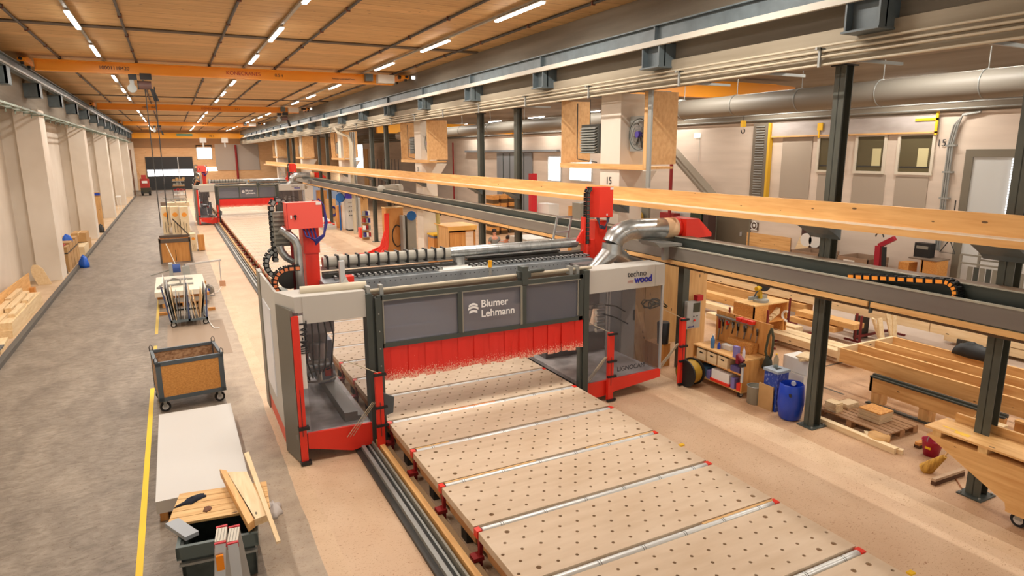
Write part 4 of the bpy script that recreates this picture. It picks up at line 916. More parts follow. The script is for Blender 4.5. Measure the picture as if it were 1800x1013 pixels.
def blob(cx, cy, cz, rx, ry, rz, n=14, seed=1, jag=.3, rows=6):
    rnd = random.Random(seed); vs = []; jj = [1+rnd.uniform(-jag, jag) for _ in range(n)]
    for r_ in range(rows+1):
        ph = PI/2*r_/rows
        for k in range(n):
            a = 2*PI*k/n; q_ = jj[k]*math.cos(ph)+.001
            vs.append((cx+rx*math.cos(a)*q_, cy+ry*math.sin(a)*q_, cz+rz*math.sin(ph)*(1+rnd.uniform(-jag, jag)*.6)))
    return MB().add(vs, [(r_*n+k, r_*n+(k+1) % n, (r_+1)*n+(k+1) % n, (r_+1)*n+k) for r_ in range(rows) for k in range(n)]+[tuple(range(n))[::-1]], True)
p = at(338, 880, z=.6)
solo('work_cloth', blob(0, 0, .6, .2, .07, .04, seed=3, jag=.35).rot(.5).mv((p.x, p.y, 0)), mat('navy_cloth', (26, 30, 44), .9), 'crumpled dark navy cloth on the planked board', 'cloth')
p = at(365, 896, z=.6)
solo('dirty_glove', blob(p.x, p.y, .6, .05, .06, .03, seed=5), mat('brown_glove', (120, 84, 64), .9), 'small brown crumpled glove on the planked board', 'glove')
p = at(480, 900, z=.0)
solo('plastic_wrap', blob(p.x, p.y, .0, .12, .22, .12, seed=8, jag=.25), mat('milky_wrap', (206, 198, 192), .3), 'crumpled whitish plastic wrap on the floor right of the planked board', 'plastic')
# dark skip
t = thing('tilting_skip', 'dark grey-green metal skip under the planked board at the bottom edge', 'skip', (.15, 7.6, 0))
SK = mat('dark_scuffed_plastic', (70, 78, 74), .5, c2=(48, 56, 54), noise=(6, 6, 6))
def sk(*b): return MB().box(*b).rot(R(-6), (.05, 7.75, 0))
for nm, b in (('side_wall', (-.34, -.3, 7.72, 8.75, .05, .56)), ('side_wall', (.42, .46, 7.72, 8.75, .05, .56)), ('front_wall', (-.34, .46, 7.72, 7.76, .05, .56)), ('rear_wall', (-.34, .46, 8.71, 8.75, .05, .56))):
    part(nm, sk(*b), SK, t)
part('floor_plate', sk(-.34, .46, 7.72, 8.75, .02, .06), SK, t)
part('rim', MB().box(-.38, .5, 7.68, 7.73, .42, .58).box(-.38, -.34, 7.68, 8.5, .44, .57).box(.46, .5, 7.68, 8.5, .44, .57).rot(R(-6), (.05, 7.75, 0)), mat('scuffed_rim', (92, 104, 102), .5), t)
part('rib', sk(-.36, .48, 7.67, 7.72, .34, .37), GALV, t)
solo('grey_chute', MB().box(-.08, .08, -.24, .24, 0, .05).rot(.45).mv((at(320, 932, z=.6).x, at(320, 932, z=.6).y, .585)), mat('blue_grey_sheet_metal', (156, 162, 168), .45), 'bluish grey metal plate lying across the left rim of the skip', 'plate')
# folding ladder
t = thing('folding_ladder', 'aluminium folding ladder with red caps standing in front of the skip', 'ladder', (.3, 6.2, 0))
for i, (pc, pf, ww) in enumerate(((387, 386, .055), (409, 428, .055))):
    tp = at(pc, 955, y=6.62); tr = at(pc+3, 928, z=tp.z); lo_ = at(pf, 1100, y=6.45)
    part('stile', MB().bar(tp, lo_, .10, .05), ALU, t)
    part('stile', MB().bar(tr-Vector((0, 0, .02)), (tr.x+.1*i, tr.y+.25, .05), .10, .05), ALU, t)
    part('grooved_cap', MB().bar(tp+Vector((0, .02, 0)), tr-Vector((0, .02, 0)), .10, .025), mat('pale_cap', (214, 206, 190), .6), t)
    for k in range(3): part('groove', MB().bar(tp+Vector((-.03+.03*k, .03, .014)), tr+Vector((-.03+.03*k, -.03, .014)), .006, .004), GREYM, t)
    part('red_cap', MB().bar(tp+Vector((-.055, -.01, -.015)), tp+Vector((.055, -.01, -.015)), .03, .06), mat('crimson_cap', (200, 32, 44), .5), t)
    part('red_cap', MB().bar(tr+Vector((-.055, .01, -.005)), tr+Vector((.055, .01, -.005)), .03, .04), MATS['crimson_cap'], t)
    if i == 0: lab_p = tp.lerp(lo_, .22)
part('warning_label', MB().box(lab_p.x-.035, lab_p.x+.035, lab_p.y-.06, lab_p.y-.03, lab_p.z-.07, lab_p.z+.09), mat('orange_label', (255, 150, 20), .5), t)

# OSB cart
def osb_cart():
    t = thing('board_cart', 'open wheeled cart of orange chipboard in a grey steel frame', 'cart', (-.1, 14.6, 0))
    cx0, cx1, cy0, cy1, z0, z1 = -.72, .5, 13.95, 15.0, .24, 1.02
    fr = MB()
    for x in (cx0, cx1-.05):
        for y in (cy0, cy1-.05): fr.box(x, x+.05, y, y+.05, z0, z1)
    for z in (z0, z1-.04):
        fr.box(cx0, cx1, cy0-.005, cy0+.05, z, z+.06).box(cx0, cx1, cy1-.05, cy1+.005, z, z+.06).box(cx0-.005, cx0+.05, cy0, cy1, z, z+.06).box(cx1-.05, cx1+.005, cy0, cy1, z, z+.06)
    fr.box(cx0, cx0+.09, cy0-.01, cy0, z0, z1).box(cx1-.09, cx1, cy0-.01, cy0, z0, z1).box(cx0, cx1, cy0-.01, cy0, z0, z0+.08).box(cx0, cx1, cy0-.01, cy0, z1-.06, z1+.02)
    part('frame', fr, mat('blue_grey_frame', (84, 94, 100), .5), t)
    part('front_board', MB().box(cx0+.05, cx1-.05, cy0, cy0+.02, z0+.04, z1-.04), OSB, t)
    part('rear_board', MB().box(cx0+.05, cx1-.05, cy1-.03, cy1-.01, z0+.04, z1), OSBD, t)
    part('side_board', MB().box(cx0+.01, cx0+.03, cy0, cy1, z0+.04, z1-.04), OSBD, t); part('side_board', MB().box(cx1-.03, cx1-.01, cy0, cy1, z0+.04, z1-.04), OSBD, t)
    part('bottom_board', MB().box(cx0, cx1, cy0, cy1, z0, z0+.03), OSBD, t)
    for x in (cx0+.02, cx1-.02):
        for y in (cy0+.02, cy1-.02): part('lifting_loop', MB().tube([(x-.03, y, z1), (x-.03, y, z1+.09), (x, y, z1+.13), (x+.03, y, z1+.09), (x+.03, y, z1)], .008, 6), DARK, t)
    crate_wheels(t, cx0+.1, cx1-.12, cy0+.1, cy1-.12, .1)
    return t
oc_ = osb_cart(); 
for o in kids(oc_):
    pass
oc_.rotation_euler.z = R(6)
# sheet trolley with leaning panels
t = thing('panel_trolley', 'wheeled rack holding upright sheets in a fan', 'trolley', (.1, 21.3, 0))
part('base_frame', MB().box(-.45, .55, 21.0, 21.06, .16, .22).box(-.45, .55, 22.6, 22.66, .16, .22).box(-.45, -.4, 21.0, 22.66, .16, .22).box(.5, .55, 21.0, 22.66, .16, .22).box(.02, .08, 21.0, 22.6, .16, .22), BLUEG, t)
part('uprights', MB().bar((-.45, 21.1, .2), (-.6, 21.1, 1.25), .04, .04).bar((.05, 21.1, .2), (.05, 21.1, 1.3), .04, .04).bar((.52, 21.1, .2), (.58, 21.1, 1.1), .04, .04), mat('blue_upright', (70, 84, 120), .5), t)
crate_wheels(t, -.38, .48, 21.1, 22.5, .08)
shm = [mat('sheet_white', (216, 210, 200), .5), mat('sheet_steel', (120, 124, 126), .4), mat('sheet_birch', (214, 184, 140), .6), DARK]
for i, (xb, xt, h, mi) in enumerate(((-.42, -.56, 1.35, 0), (-.36, -.48, 1.2, 1), (-.3, -.38, 1.0, 2), (-.24, -.26, .85, 1), (-.18, -.18, .75, 3), (-.08, .0, 1.2, 0), (-.02, .04, 1.28, 1), (.12, .08, 1.15, 0), (.2, .1, 1.0, 2), (.3, .2, .8, 2), (.33, .45, .9, 2), (.4, .54, 1.05, 1))):
    m = MB().add([(xb, 21.05, .22), (xb+.018, 21.05, .22), (xb+.018, 22.6, .22), (xb, 22.6, .22), (xt, 21.05, h), (xt+.018, 21.05, h), (xt+.018, 22.6, h), (xt, 22.6, h)], [(0, 3, 2, 1), (4, 5, 6, 7), (0, 1, 5, 4), (1, 2, 6, 5), (2, 3, 7, 6), (3, 0, 4, 7)])
    solo('upright_sheet', m, shm[mi], '%s sheet standing in the panel trolley, %s from the left' % (('white', 'steel grey', 'pale birch', 'dark')[mi], ORD[i]), 'sheet', 'sheets standing in the panel trolley')
solo('wood_block', MB().box(-.78, -.5, 22.9, 23.0, 0, .09), ORW, 'short brown timber block left of the panel trolley', 'block')
solo('wood_block', MB().box(.62, .84, 22.9, 23.0, 0, .09), ORW, 'short brown timber block right of the panel trolley', 'block')
solo('dark_floor_patch', MB().box(-.55, .95, 17.6, 21.5, 0, .003), mat('darker_patch', (156, 136, 116), .7), 'slightly darker patch on the floor under the panel trolley', 'floor patch')  # flat floor rectangle in one slightly darker tone
# white sheets with the vacuum lifter
x0, x1, Y, h = stand(279, 487, 347, 512)
pallet(-.7, .6, 24.0, 26.6, 0, 'pallet under the white sheets with the vacuum lifter', ORW, along='y', n=6)
solo('sheet_stack', MB().box(-.8, .75, 24.0, 26.5, .145, .3), mat('grey_sheet', (170, 160, 146), .6), 'lower grey sheet package under the white sheets', 'sheets')
solo('timber_bearer', MB().box(-.82, .74, 24.05, 24.2, .3, .4), ORW, 'orange timber bearer between the white sheets and the grey package, near one', 'bearer')
solo('timber_bearer', MB().box(-.82, .74, 26.2, 26.35, .3, .4), ORW, 'orange timber bearer between the white sheets and the grey package, far one', 'bearer')
solo('sheet_stack', MB().box(-.88, .66, 23.9, 27.0, .4, .56), mat('cream_sheet', (228, 218, 198), .5), 'cream-white sheets carrying the vacuum lifter', 'sheets')
t = thing('vacuum_lifter', 'blue and grey vacuum lifter lying on the cream sheets', 'lifter', (-.2, 26.2, .56))
part('motor', MB().cyl((-.3, 26.3, .95), (-.05, 26.3, .95), .16, 16), mat('lifter_blue', (44, 74, 140), .5), t)
part('housing', MB().box(-.42, -.3, 26.15, 26.45, .7, 1.15).box(.0, .25, 26.2, 26.4, .7, 1.0), GALV, t)
part('cross_beam', MB().bar((.1, 26.3, 1.05), (1.35, 27.2, 1.0), .06, .06).bar((1.3, 27.2, 1.0), (1.3, 27.2, .1), .04, .04), ALU, t)
part('pad_frame', MB().box(-.6, .3, 25.9, 25.96, .56, .62).box(-.5, .3, 24.9, 24.96, .56, .62), GALV, t)
part('hose_loop', MB().tube([(-.8, 24.5, .6), (-.6, 24.9, .68), (-.3, 25.3, .75), (-.1, 25.1, .72), (-.1, 24.8, .65), (-.5, 24.6, .6), (-.8, 24.5, .6)], .03, 8).tube([(-1.0, 26.0, .8), (-.7, 26.2, .85), (-.4, 26.3, .9)], .025, 8), mat('grey_hose', (130, 126, 118), .6), t)
part('hook_rod', MB().bar((-.2, 26.3, 1.1), (-.45, 27.6, 1.7), .03, .03), BEIGEP, t)
# crate with wood sides, boxes and packs behind
x0, x1, Y, h = stand(284, 418, 338, 462)
t = thing('wooden_bin', 'brown plywood bin with a dark steel frame behind the white sheets', 'bin', ((x0+x1)/2, Y+.5, 0))
part('front_board', MB().box(x0+.05, x1-.05, Y, Y+.03, .05, h-.2), ORW, t); part('side_board', MB().box(x0, x0+.03, Y, Y+1.2, .05, h-.1), ORW, t); part('side_board', MB().box(x1-.03, x1, Y, Y+1.2, .05, h-.1), ORW, t); part('rear_board', MB().box(x0, x1, Y+1.17, Y+1.2, .05, h-.1), ORW, t)
part('frame', MB().box(x0-.03, x0+.05, Y-.03, Y+.03, 0, h).box(x1-.05, x1+.03, Y-.03, Y+.03, 0, h).box(x0, x1, Y-.03, Y+.02, h-.22, h-.05).box(x0, x1, Y+1.15, Y+1.2, h-.12, h), mat('worn_brown_steel', (96, 84, 72), .6), t)
part('crease', MB().box((x0+x1)/2-.01, (x0+x1)/2+.01, Y-.01, Y, .1, .6), DARK, t)
PACK = mat('cream_pack', (226, 206, 170), .6, c2=(210, 186, 146), noise=(3, 3, 3)); ODOT = mat('orange_print', (232, 150, 50), .6)
def pack(pl, pt, pr, pb, dep, lab, dot=True, z=0):
    x0, x1, Y, h = stand(pl, pt, pr, pb, z); t = thing('wrapped_pack', lab, 'package', ((x0+x1)/2, Y+dep/2, z))
    part('body', MB().box(x0, x1, Y, Y+dep, z, h), PACK, t)
    if dot: part('printed_dot', MB().cyl(((x0+x1)/2, Y-.006, z+(h-z)*.72), ((x0+x1)/2, Y, z+(h-z)*.72), (x1-x0)*.3, 16), ODOT, t)
    part('printed_text', MB().box(x0+(x1-x0)*.3, x0+(x1-x0)*.36, Y-.004, Y, z+.1, z+(h-z)*.45).box(x0+(x1-x0)*.6, x0+(x1-x0)*.66, Y-.004, Y, z+.12, z+(h-z)*.4), mat('print_dark', (70, 60, 50), .7), t); return t
pack(337, 411, 347, 442, .6, 'cream wrapped pack with an orange dot right of the brown bin')
for i, (a, b_) in enumerate(((288, 303), (304, 319), (320, 335))): pack(a, 364, b_, 412, 1.0, 'cream wrapped pack with an orange dot behind the brown bin, %s' % ('left one', 'middle one', 'right one')[i])
x0, x1, Y, h = stand(350, 413, 361, 441)
t = thing('wooden_box', 'narrow brown wooden box right of the cream wrapped packs', 'box', ((x0+x1)/2, Y+.4, 0))
part('front_board', MB().box(x0, x1, Y, Y+.03, .02, h), ORW, t); part('body', MB().box(x0, x1, Y+.03, Y+.8, .02, h-.04), CARD, t)
solo('plastic_sack', blob((at(318, 410, z=.0)).x, (at(318, 410, z=0)).y, 0, .7, .6, .9, seed=11, jag=.15), mat('pale_film', (226, 214, 200), .4), 'pale crumpled film sack between the brown bin and the packs', 'sack')
solo('leaning_bar', MB().bar(at(303, 385, y=42), at(333, 414, z=.03), .05, .05), DARK, 'dark bar slanting over the film sack', 'bar')
# cable reel and small things right of the trolley
p = at(368, 520, z=0)
t = thing('cable_reel', 'grey cable reel with blue hub standing on the floor right of the panel trolley', 'cable reel', (p.x, p.y, 0))
part('drum', MB().cyl((p.x-.03, p.y-.06, .22), (p.x+.03, p.y+.06, .22), .17, 24), mat('reel_grey', (136, 128, 116), .5), t)
part('hub', MB().cyl((p.x-.045, p.y-.09, .22), (p.x-.02, p.y-.04, .22), .07, 16), BLUE, t)
part('stand', MB().tube([(p.x-.18, p.y-.1, .02), (p.x-.15, p.y, .3), (p.x, p.y, .42), (p.x+.15, p.y, .3), (p.x+.18, p.y-.1, .02), (p.x-.18, p.y-.1, .02)], .012, 6), DARK, t)
q = at(392, 503, z=0)
solo('power_cord', MB().tube([(p.x+.15, p.y, .1), (p.x+.3, p.y+.4, .01), (q.x-.05, q.y-.1, .01)], .012, 5), PAPER, 'pale cord running from the cable reel to a wooden cube', 'cord')
solo('wooden_cube', MB().box(q.x-.1, q.x+.1, q.y, q.y+.2, 0, .2), mat('pinkish_wood', (196, 150, 116), .7), 'small brown wooden cube on the floor beyond the cable reel', 'block')
solo('bent_rods', MB().tube([at(353, 543, z=.02), at(372, 572, z=.02), at(377, 577, z=.02), at(386, 576, z=.02)], .015, 6).tube([at(360, 548, z=.02), at(368, 562, z=.02)], .012, 6), PAPER, 'pale bent metal rods lying on the floor right of the panel trolley', 'rods')
# far end machines
x0, x1, Y, h = stand(247, 309, 268, 344)
t = thing('floor_machine', 'small red and black ride-on machine at the far end on the left', 'machine', ((x0+x1)/2, Y+.6, 0))
part('body', MB().box(x0+.1, x1-.2, Y+.2, Y+1.4, .9, 2.0).box(x0+.3, x1-.5, Y+.1, Y+1.0, 2.0, 2.5).cyl(((x0+x1)/2, Y+.15, 1.7), ((x0+x1)/2, Y+.3, 1.7), .45, 16), mat('faded_red', (180, 54, 44), .6), t)
part('white_front', MB().box(x0+.3, x0+.9, Y+.1, Y+.2, 1.5, 1.8), PAPER, t)
part('lower_body', MB().box(x0+.1, x1-.1, Y, Y+1.4, .25, .95), mat('olive_black', (60, 56, 40), .6), t)
for xx in (x0+.25, x1-.25): part('wheel', MB().cyl((xx-.12, Y+.2, .3), (xx+.12, Y+.2, .3), .3, 16), RUBBER, t)
part('mast', MB().bar((x0+.3, Y+.5, 1.5), (x0, Y+.8, 3.0), .06, .06), ORW, t)
x0, x1, Y, h = stand(305, 317, 328, 349)
t = thing('tool_rack', 'far wheeled rack full of small grey and orange things', 'rack', ((x0+x1)/2, Y+.4, 0))
part('side_frames', MB().box(x0, x0+.06, Y, Y+.6, 0, h).box(x1-.06, x1, Y, Y+.6, 0, h), DARK, t)
for k in range(4): part('shelf', MB().box(x0, x1, Y, Y+.6, .3+k*.55, .34+k*.55), (OSBD, GALV, OSB, GALV)[k], t)
rnd = random.Random(4)
for k in range(16):
    z0 = .35+(k % 4)*.55; xx = x0+.1+(k//4)*(x1-x0-.3)/3.2
    solo('storage_tub', MB().box(xx, xx+.28, Y+.05, Y+.4, z0, z0+rnd.uniform(.15, .4)), (PAPER, REDD, GREYM, CARD)[k % 4], '%s tub on the far rack, shelf %s from the floor, %s along' % (('white', 'red', 'grey', 'brown')[k % 4], ORD[k % 4], ORD[k//4]), 'tub')
x0, x1, Y, h = stand(307, 350, 330, 353)
pallet(x0, x1, Y, Y+1.2, 0, 'pale pallet in front of the far rack', PALEX, along='y', n=5)
x0, x1, Y, h = stand(283, 356, 292, 368)
solo('floor_crate', MB().box(x0, x1, Y, Y+.6, 0, h), mat('brown_crate', (134, 112, 94), .7), 'small brown crate at the left of the far film-wrapped load', 'crate')
x0, x1, Y, h = stand(300, 347, 325, 363)
t = thing('folding_table', 'far grey folded trestle lying over a pale load', 'trestle', ((x0+x1)/2, Y+.4, 0))
part('load', MB().box(x0-.3, x1+.4, Y, Y+2, 0, .35), PACK, t)
part('frame', MB().bar((x0-.6, Y, .9), (x0+.5, Y-.4, .4), .06, .06).bar((x0, Y, .75), (x1, Y, .7), .12, .12).tube(arc((x1, Y, .5), .22, R(-80), R(100), 8, 'xz'), .03, 6), GREYM, t)

# ------------------------------------------------------------------ things on the left ledge
def along(x0, x1, y0, y1, z0, z1): return MB().box(x0, x1, y0, y1, z0, z1)
stk = [(-4.93, -4.62, 20.5, 25.3, .08, .3), (-4.6, -4.3, 21.6, 26.4, .08, .3), (-4.93, -4.62, 20.8, 25.8, .3, .5), (-4.6, -4.3, 21.7, 26.3, .3, .5), (-4.92, -4.75, 22.0, 24.4, .5, .64), (-4.72, -4.55, 23.2, 26.0, .5, .62), (-4.5, -4.34, 22.4, 24.0, .5, .6), (-4.5, -4.34, 24.4, 25.6, .5, .6), (-4.95, -4.8, 24.6, 26.4, .5, .66)]
for i, b_ in enumerate(stk):
    solo('timber_beam', along(*b_), PALE, '%s pale beam in the timber stack on the left ledge, %s' % (('lower', 'lower', 'middle', 'middle', 'top', 'top', 'top', 'top', 'top')[i], ('by the wall', 'by the kerb', 'by the wall', 'by the kerb', 'nearest by the wall', 'long one at centre', 'short one near the camera', 'short one toward the far end', 'farthest by the wall')[i]), 'beam', 'beams stacked on the left ledge')
solo('timber_beam', along(-4.62, -4.3, 19.9, 21.3, .08, .2).rot(.06, (-4.4, 20.5, 0)), PALE, 'pale loose board at the near end of the left timber stack', 'beam')
q = [at(-60, 560, x=-5.02), at(49, 480, x=-5.02), at(54, 514, x=-4.97), at(-60, 625, x=-4.97)]
for v in q[2:]: v.z = .09
solo('big_board', MB().add(q+[p+Vector((.025, 0, 0)) for p in q], [(0, 1, 2, 3), (7, 6, 5, 4), (0, 4, 5, 1), (1, 5, 6, 2), (2, 6, 7, 3), (3, 7, 4, 0)]), PINEY, 'wide pale board leaning on the left wall behind the timber stack', 'board')
for i in range(4): solo('dark_board', along(-4.9+.05*i, -4.32+.02*i, 17.8, 20.1+.08*i, .08+.04*i, .115+.04*i), (DARK, mat('yellow_board', (226, 178, 60), .5), DARK, mat('slate_board', (96, 98, 98), .5))[i], '%s board in the flat pile at the ledge near end, %s from below' % (('dark', 'yellow', 'dark', 'slate grey')[i], ORD[i]), 'board')
a_ = at(75, 515, z=.1)
m = MB(); pts = [(0, 0), (.42, 0), (.42, .55), (.36, .8), (.22, .92), (.08, .85), (0, .65)]
m.prism(pts, 'x', 0, .05); m.rot(R(90), axis='Z'); m.rot(R(-20), axis='Y'); m.mv((-4.55, 30.3, .09))
solo('arched_board', m, PALE, 'small round-topped board leaning against a white pilaster', 'board')
solo('wood_block', MB().box(-5.05, -4.8, 28.3, 28.6, .08, .32), ORW, 'small wood block beside the round-topped board', 'block')
solo('leaning_pole', MB().bar((-4.32, 32.75, .08), (-4.7, 32.9, 2.6), .06, .06), mat('pole_grey', (122, 112, 100), .6), 'long grey pole leaning on the left wall by the brown packs', 'pole')
def cbox(x0, x1, y0, y1, z0, z1, lab, m=CARD, name='cardboard_box', cat='box', tape=True):
    t = thing(name, lab, cat, ((x0+x1)/2, (y0+y1)/2, z0)); part('carton', MB().box(x0, x1, y0, y1, z0, z1), m, t)
    if tape: part('tape', MB().box((x0+x1)/2-.03, (x0+x1)/2+.03, y0-.004, y1+.004, z1-.12, z1+.004), mat('tape_tan', (210, 180, 130), .4), t)
    return t
for i, (x0, x1, y0, z1) in enumerate(((-4.85, -4.45, 33.0, 1.1), (-4.4, -4.24, 33.4, 1.2))):
    pass
for i in range(4):
    y0 = 33.2+.95*i; t = thing('insulation_pack', 'brown printed insulation pack standing on the left ledge, %s from the camera' % ORD[i], 'package', (-4.6, y0+.4, .08), 'insulation packs on the left ledge')
    part('body', MB().box(-4.95, -4.28, y0, y0+.85, .08, 1.15+.08*(i % 2)), CARD, t)
    part('strap', MB().box(-4.96, -4.27, y0-.01, y0+.86, .85, .9), DARK, t)
    part('print_band', MB().box(-4.7, -4.58, y0-.012, y0, .2, .75).box(-4.5, -4.42, y0-.012, y0, .3, .7), mat('print_brown', (70, 50, 34), .7), t)
solo('red_sheet', MB().box(-4.9, -4.4, 33.3, 34.2, 1.17, 1.2), REDD, 'flat red sheet on top of the nearest insulation pack', 'sheet')
def bag(px, py, lab, r=.22, h=.5, z=.0):
    p = at(px, py, z=z); solo('blue_bag', blob(p.x, p.y, z, r, r, h, seed=int(px), jag=.3), mat('blue_film', (34, 98, 206), .4), lab, 'bag')
bag(148, 470, 'blue plastic bag hanging over the kerb below the insulation packs')
solo('blue_bag', blob(-4.5, 35.4, 1.15, .2, .2, .3, seed=141, jag=.3), mat('blue_film', (34, 98, 206), .4), 'bunched blue plastic on the insulation packs', 'bag')
cbox(-4.95, -4.3, 40.4, 41.8, .55, 1.0, 'flat brown carton on top beyond the insulation packs')
cbox(-4.9, -4.25, 38.6, 40.6, .08, .5, 'pale low carton on the left ledge beyond the insulation packs', PACK)
cbox(-4.95, -4.3, 40.7, 42.4, .08, .55, 'lower brown carton under the flat carton on the left ledge')
solo('upright_board', MB().box(-4.7, -4.3, 50.5, 50.7, .08, 2.6), PINEZ, 'tall narrow orange board standing against the left wall', 'board')
solo('blue_strap', MB().box(-4.72, -4.28, 50.4, 50.48, 2.4, 2.55), BLUE, 'blue strap near the top of the tall narrow board', 'strap')
solo('dark_bundle', blob(-4.4, 49.5, .08, .2, .3, .5, seed=9), DARK, 'dark bundle at the foot of the tall narrow board', 'bundle')
solo('stool_frame', MB().box(-4.7, -4.3, 69, 70, 1.2, 1.3).box(-4.65, -4.6, 69.5, 69.6, .1, 1.2).box(-4.4, -4.35, 69.5, 69.6, .1, 1.2), WHITE, 'far white shelf frame on the left ledge', 'frame')
solo('open_gate_leaf', MB().box(-4.25, -4.1, 92.2, 92.6, 0, 5.6), mat('gate_brown', (116, 84, 62), .7), 'tall narrow brown gate leaf at the end of the left wall', 'gate')

# ------------------------------------------------------------------ right side: cabinets, partition, tool bench
t = thing('electrical_cabinet', 'tall grey electrical cabinet behind the right cabin of the near mill', 'cabinet', (9.15, 12.4, 0))
part('body', MB().box(9.0, 9.42, 12.0, 12.9, .05, 2.4), mat('cabinet_grey', (176, 172, 164), .5), t); part('cabinet_door', MB().box(9.02, 9.4, 11.98, 12.0, .1, 2.35), MATS['cabinet_grey'], t)
part('door_handle', MB().box(9.36, 9.38, 11.95, 11.98, 1.1, 1.35), DARK, t); part('plinth', MB().box(9.0, 9.42, 12.0, 12.9, 0, .05), DARK, t)
t = thing('plywood_partition', 'dim plywood partition wall behind the tall grey cabinet', 'partition', (10.6, 13.1, 0))
PLY = wood('partition_plywood', (198, 160, 104), (176, 134, 82), 'z')
part('panel', MB().box(9.4, 10.5, 13.0, 13.03, 0, 2.5), PLY, t); part('panel', MB().box(10.52, 11.6, 13.0, 13.03, 0, 2.5), PLY, t); part('conduit', MB().cyl((9.75, 12.96, 1.0), (9.75, 12.96, 2.5), .02), GALV, t)
t = thing('panel_wall', 'knotty pine panel with planks right of the control box post', 'partition', (10.6, 11.2, 0))
part('panel', MB().box(10.35, 10.95, 11.3, 11.36, .0, 2.5), PINEZ, t)
part('switch_box', MB().box(10.7, 10.95, 11.24, 11.3, 2.3, 2.45), GALV, t)
t = thing('trough_post', 'dark green post under the trough by the control box', 'post', (10.2, 11.2, 0))
part('shaft', MB().box(10.14, 10.32, 11.2, 11.38, 0, 2.52), STEELC, t)
t = thing('control_box', 'grey control box with small screen on the dark green post', 'control box', (10.0, 11.1, 1.2))
xa, xb = at(1208, 550, y=11.1).x, at(1231, 550, y=11.1).x; za, zb = at(1220, 577, y=11.1).z, at(1220, 530, y=11.1).z
part('housing', MB().box(xa, xb, 11.1, 11.2, za, zb), mat('box_grey', (180, 180, 176), .5), t)
part('screen', MB().box(xa+(xb-xa)*.45, xb-.02, 11.09, 11.1, za+(zb-za)*.6, zb-.05), mat('lcd_dark', (62, 66, 54), .3), t)
part('buttons', MB().cyl((xa+(xb-xa)*.5, 11.08, za+(zb-za)*.45), (xa+(xb-xa)*.5, 11.1, za+(zb-za)*.45), .012, 8).cyl((xa+(xb-xa)*.75, 11.08, za+(zb-za)*.45), (xa+(xb-xa)*.75, 11.1, za+(zb-za)*.45), .012, 8), BLACK, t)
part('emergency_button', MB().cyl((xa+(xb-xa)*.55, 11.07, za+(zb-za)*.3), (xa+(xb-xa)*.55, 11.1, za+(zb-za)*.3), .025, 12), RED, t)
text('scheuch', .06, (xa+.03, 11.095, za+.03), (1, 0, 0), (0, 0, 1), TXT_BLUE, 'lettering', t, bold=.001)
solo('red_case', MB().box(xb-.14, xb+.03, 11.06, 11.19, zb+.005, zb+.13), mat('red_case', (186, 30, 40), .5), 'small red case on top of the grey control box', 'case')
p = at(1212, 655, z=.3)
t = thing('hose_reel', 'yellow and black hose reel low beside the dark green post', 'hose reel', (p.x, p.y, 0))
part('drum', MB().cyl((p.x-.1, p.y, .3), (p.x+.12, p.y+.05, .3), .26, 24), mat('reel_yellow', (170, 132, 34), .5), t); part('flange', MB().cyl((p.x+.12, p.y+.05, .3), (p.x+.15, p.y+.06, .3), .3, 24).cyl((p.x-.13, p.y, .3), (p.x-.1, p.y, .3), .3, 24), BLACK, t)
t = thing('plank_stack', 'upright pale planks leaning behind the mill by the partition', 'planks', (9.75, 12.2, 0))
for k in range(3): part('plank', MB().bar((9.6+.16*k, 12.0, 0), (9.62+.16*k, 12.5, 1.5-.2*k), .14, .04), PINEZ, t)
solo('cable_heap', MB().tube([(9.9+.25*math.cos(a*1.7), 11.9+.2*math.sin(a*2.3), 1.45+.08*math.sin(a*3.1)) for a in [i*.35 for i in range(40)]], .018, 5), mat('olive_cable', (84, 80, 50), .6), 'tangled olive cables draped on top of the upright planks', 'cables')
solo('black_bin', MB().lathe([(.13, 0), (.15, .5), (.13, .52)], (9.95, 11.6, .55), 16, True), BLACK, 'black cylinder behind the red bumper post', 'canister')
solo('storage_chest', MB().box(9.75, 10.1, 11.5, 12.0, 0, .55), ORW, 'brown wooden chest under the black cylinder', 'chest')
# rolling tool bench
t = thing('tool_bench', 'rolling plywood tool bench with a pegboard back', 'workbench', (10.2, 9.7, 0))
bx0, bx1, by0, by1, bz = 9.92, 10.62, 9.1, 10.55, .82
PB = wood('bench_plywood', (226, 164, 92), (204, 136, 66), 'z')
part('bench_top', MB().box(bx0, bx1, by0, by1, bz-.03, bz), PINEY, t)
part('side_board', MB().box(bx0, bx1+.02, by0, by0+.03, .16, bz-.03), PB, t); part('side_board', MB().box(bx0, bx1, by1-.03, by1, .16, bz-.03), PB, t)
part('shelf', MB().box(bx0, bx1, by0+.03, by1-.03, .5, .53), PB, t); part('shelf', MB().box(bx0, bx1, by0, by1, .13, .16), PINEY, t)
part('rear_board', MB().box(bx1-.02, bx1, by0, by1, .16, bz), PB, t)
pgb = part('pegboard', MB().box(bx1, bx1+.03, by0-.05, by1+.05, .5, 1.5), PB, t)
part('tool_shelf', MB().box(bx1-.08, bx1, by0+.4, by1, 1.38, 1.41), GALV, pgb)
crate_wheels(t, bx0+.1, bx1-.1, by0+.12, by1-.12, .06)
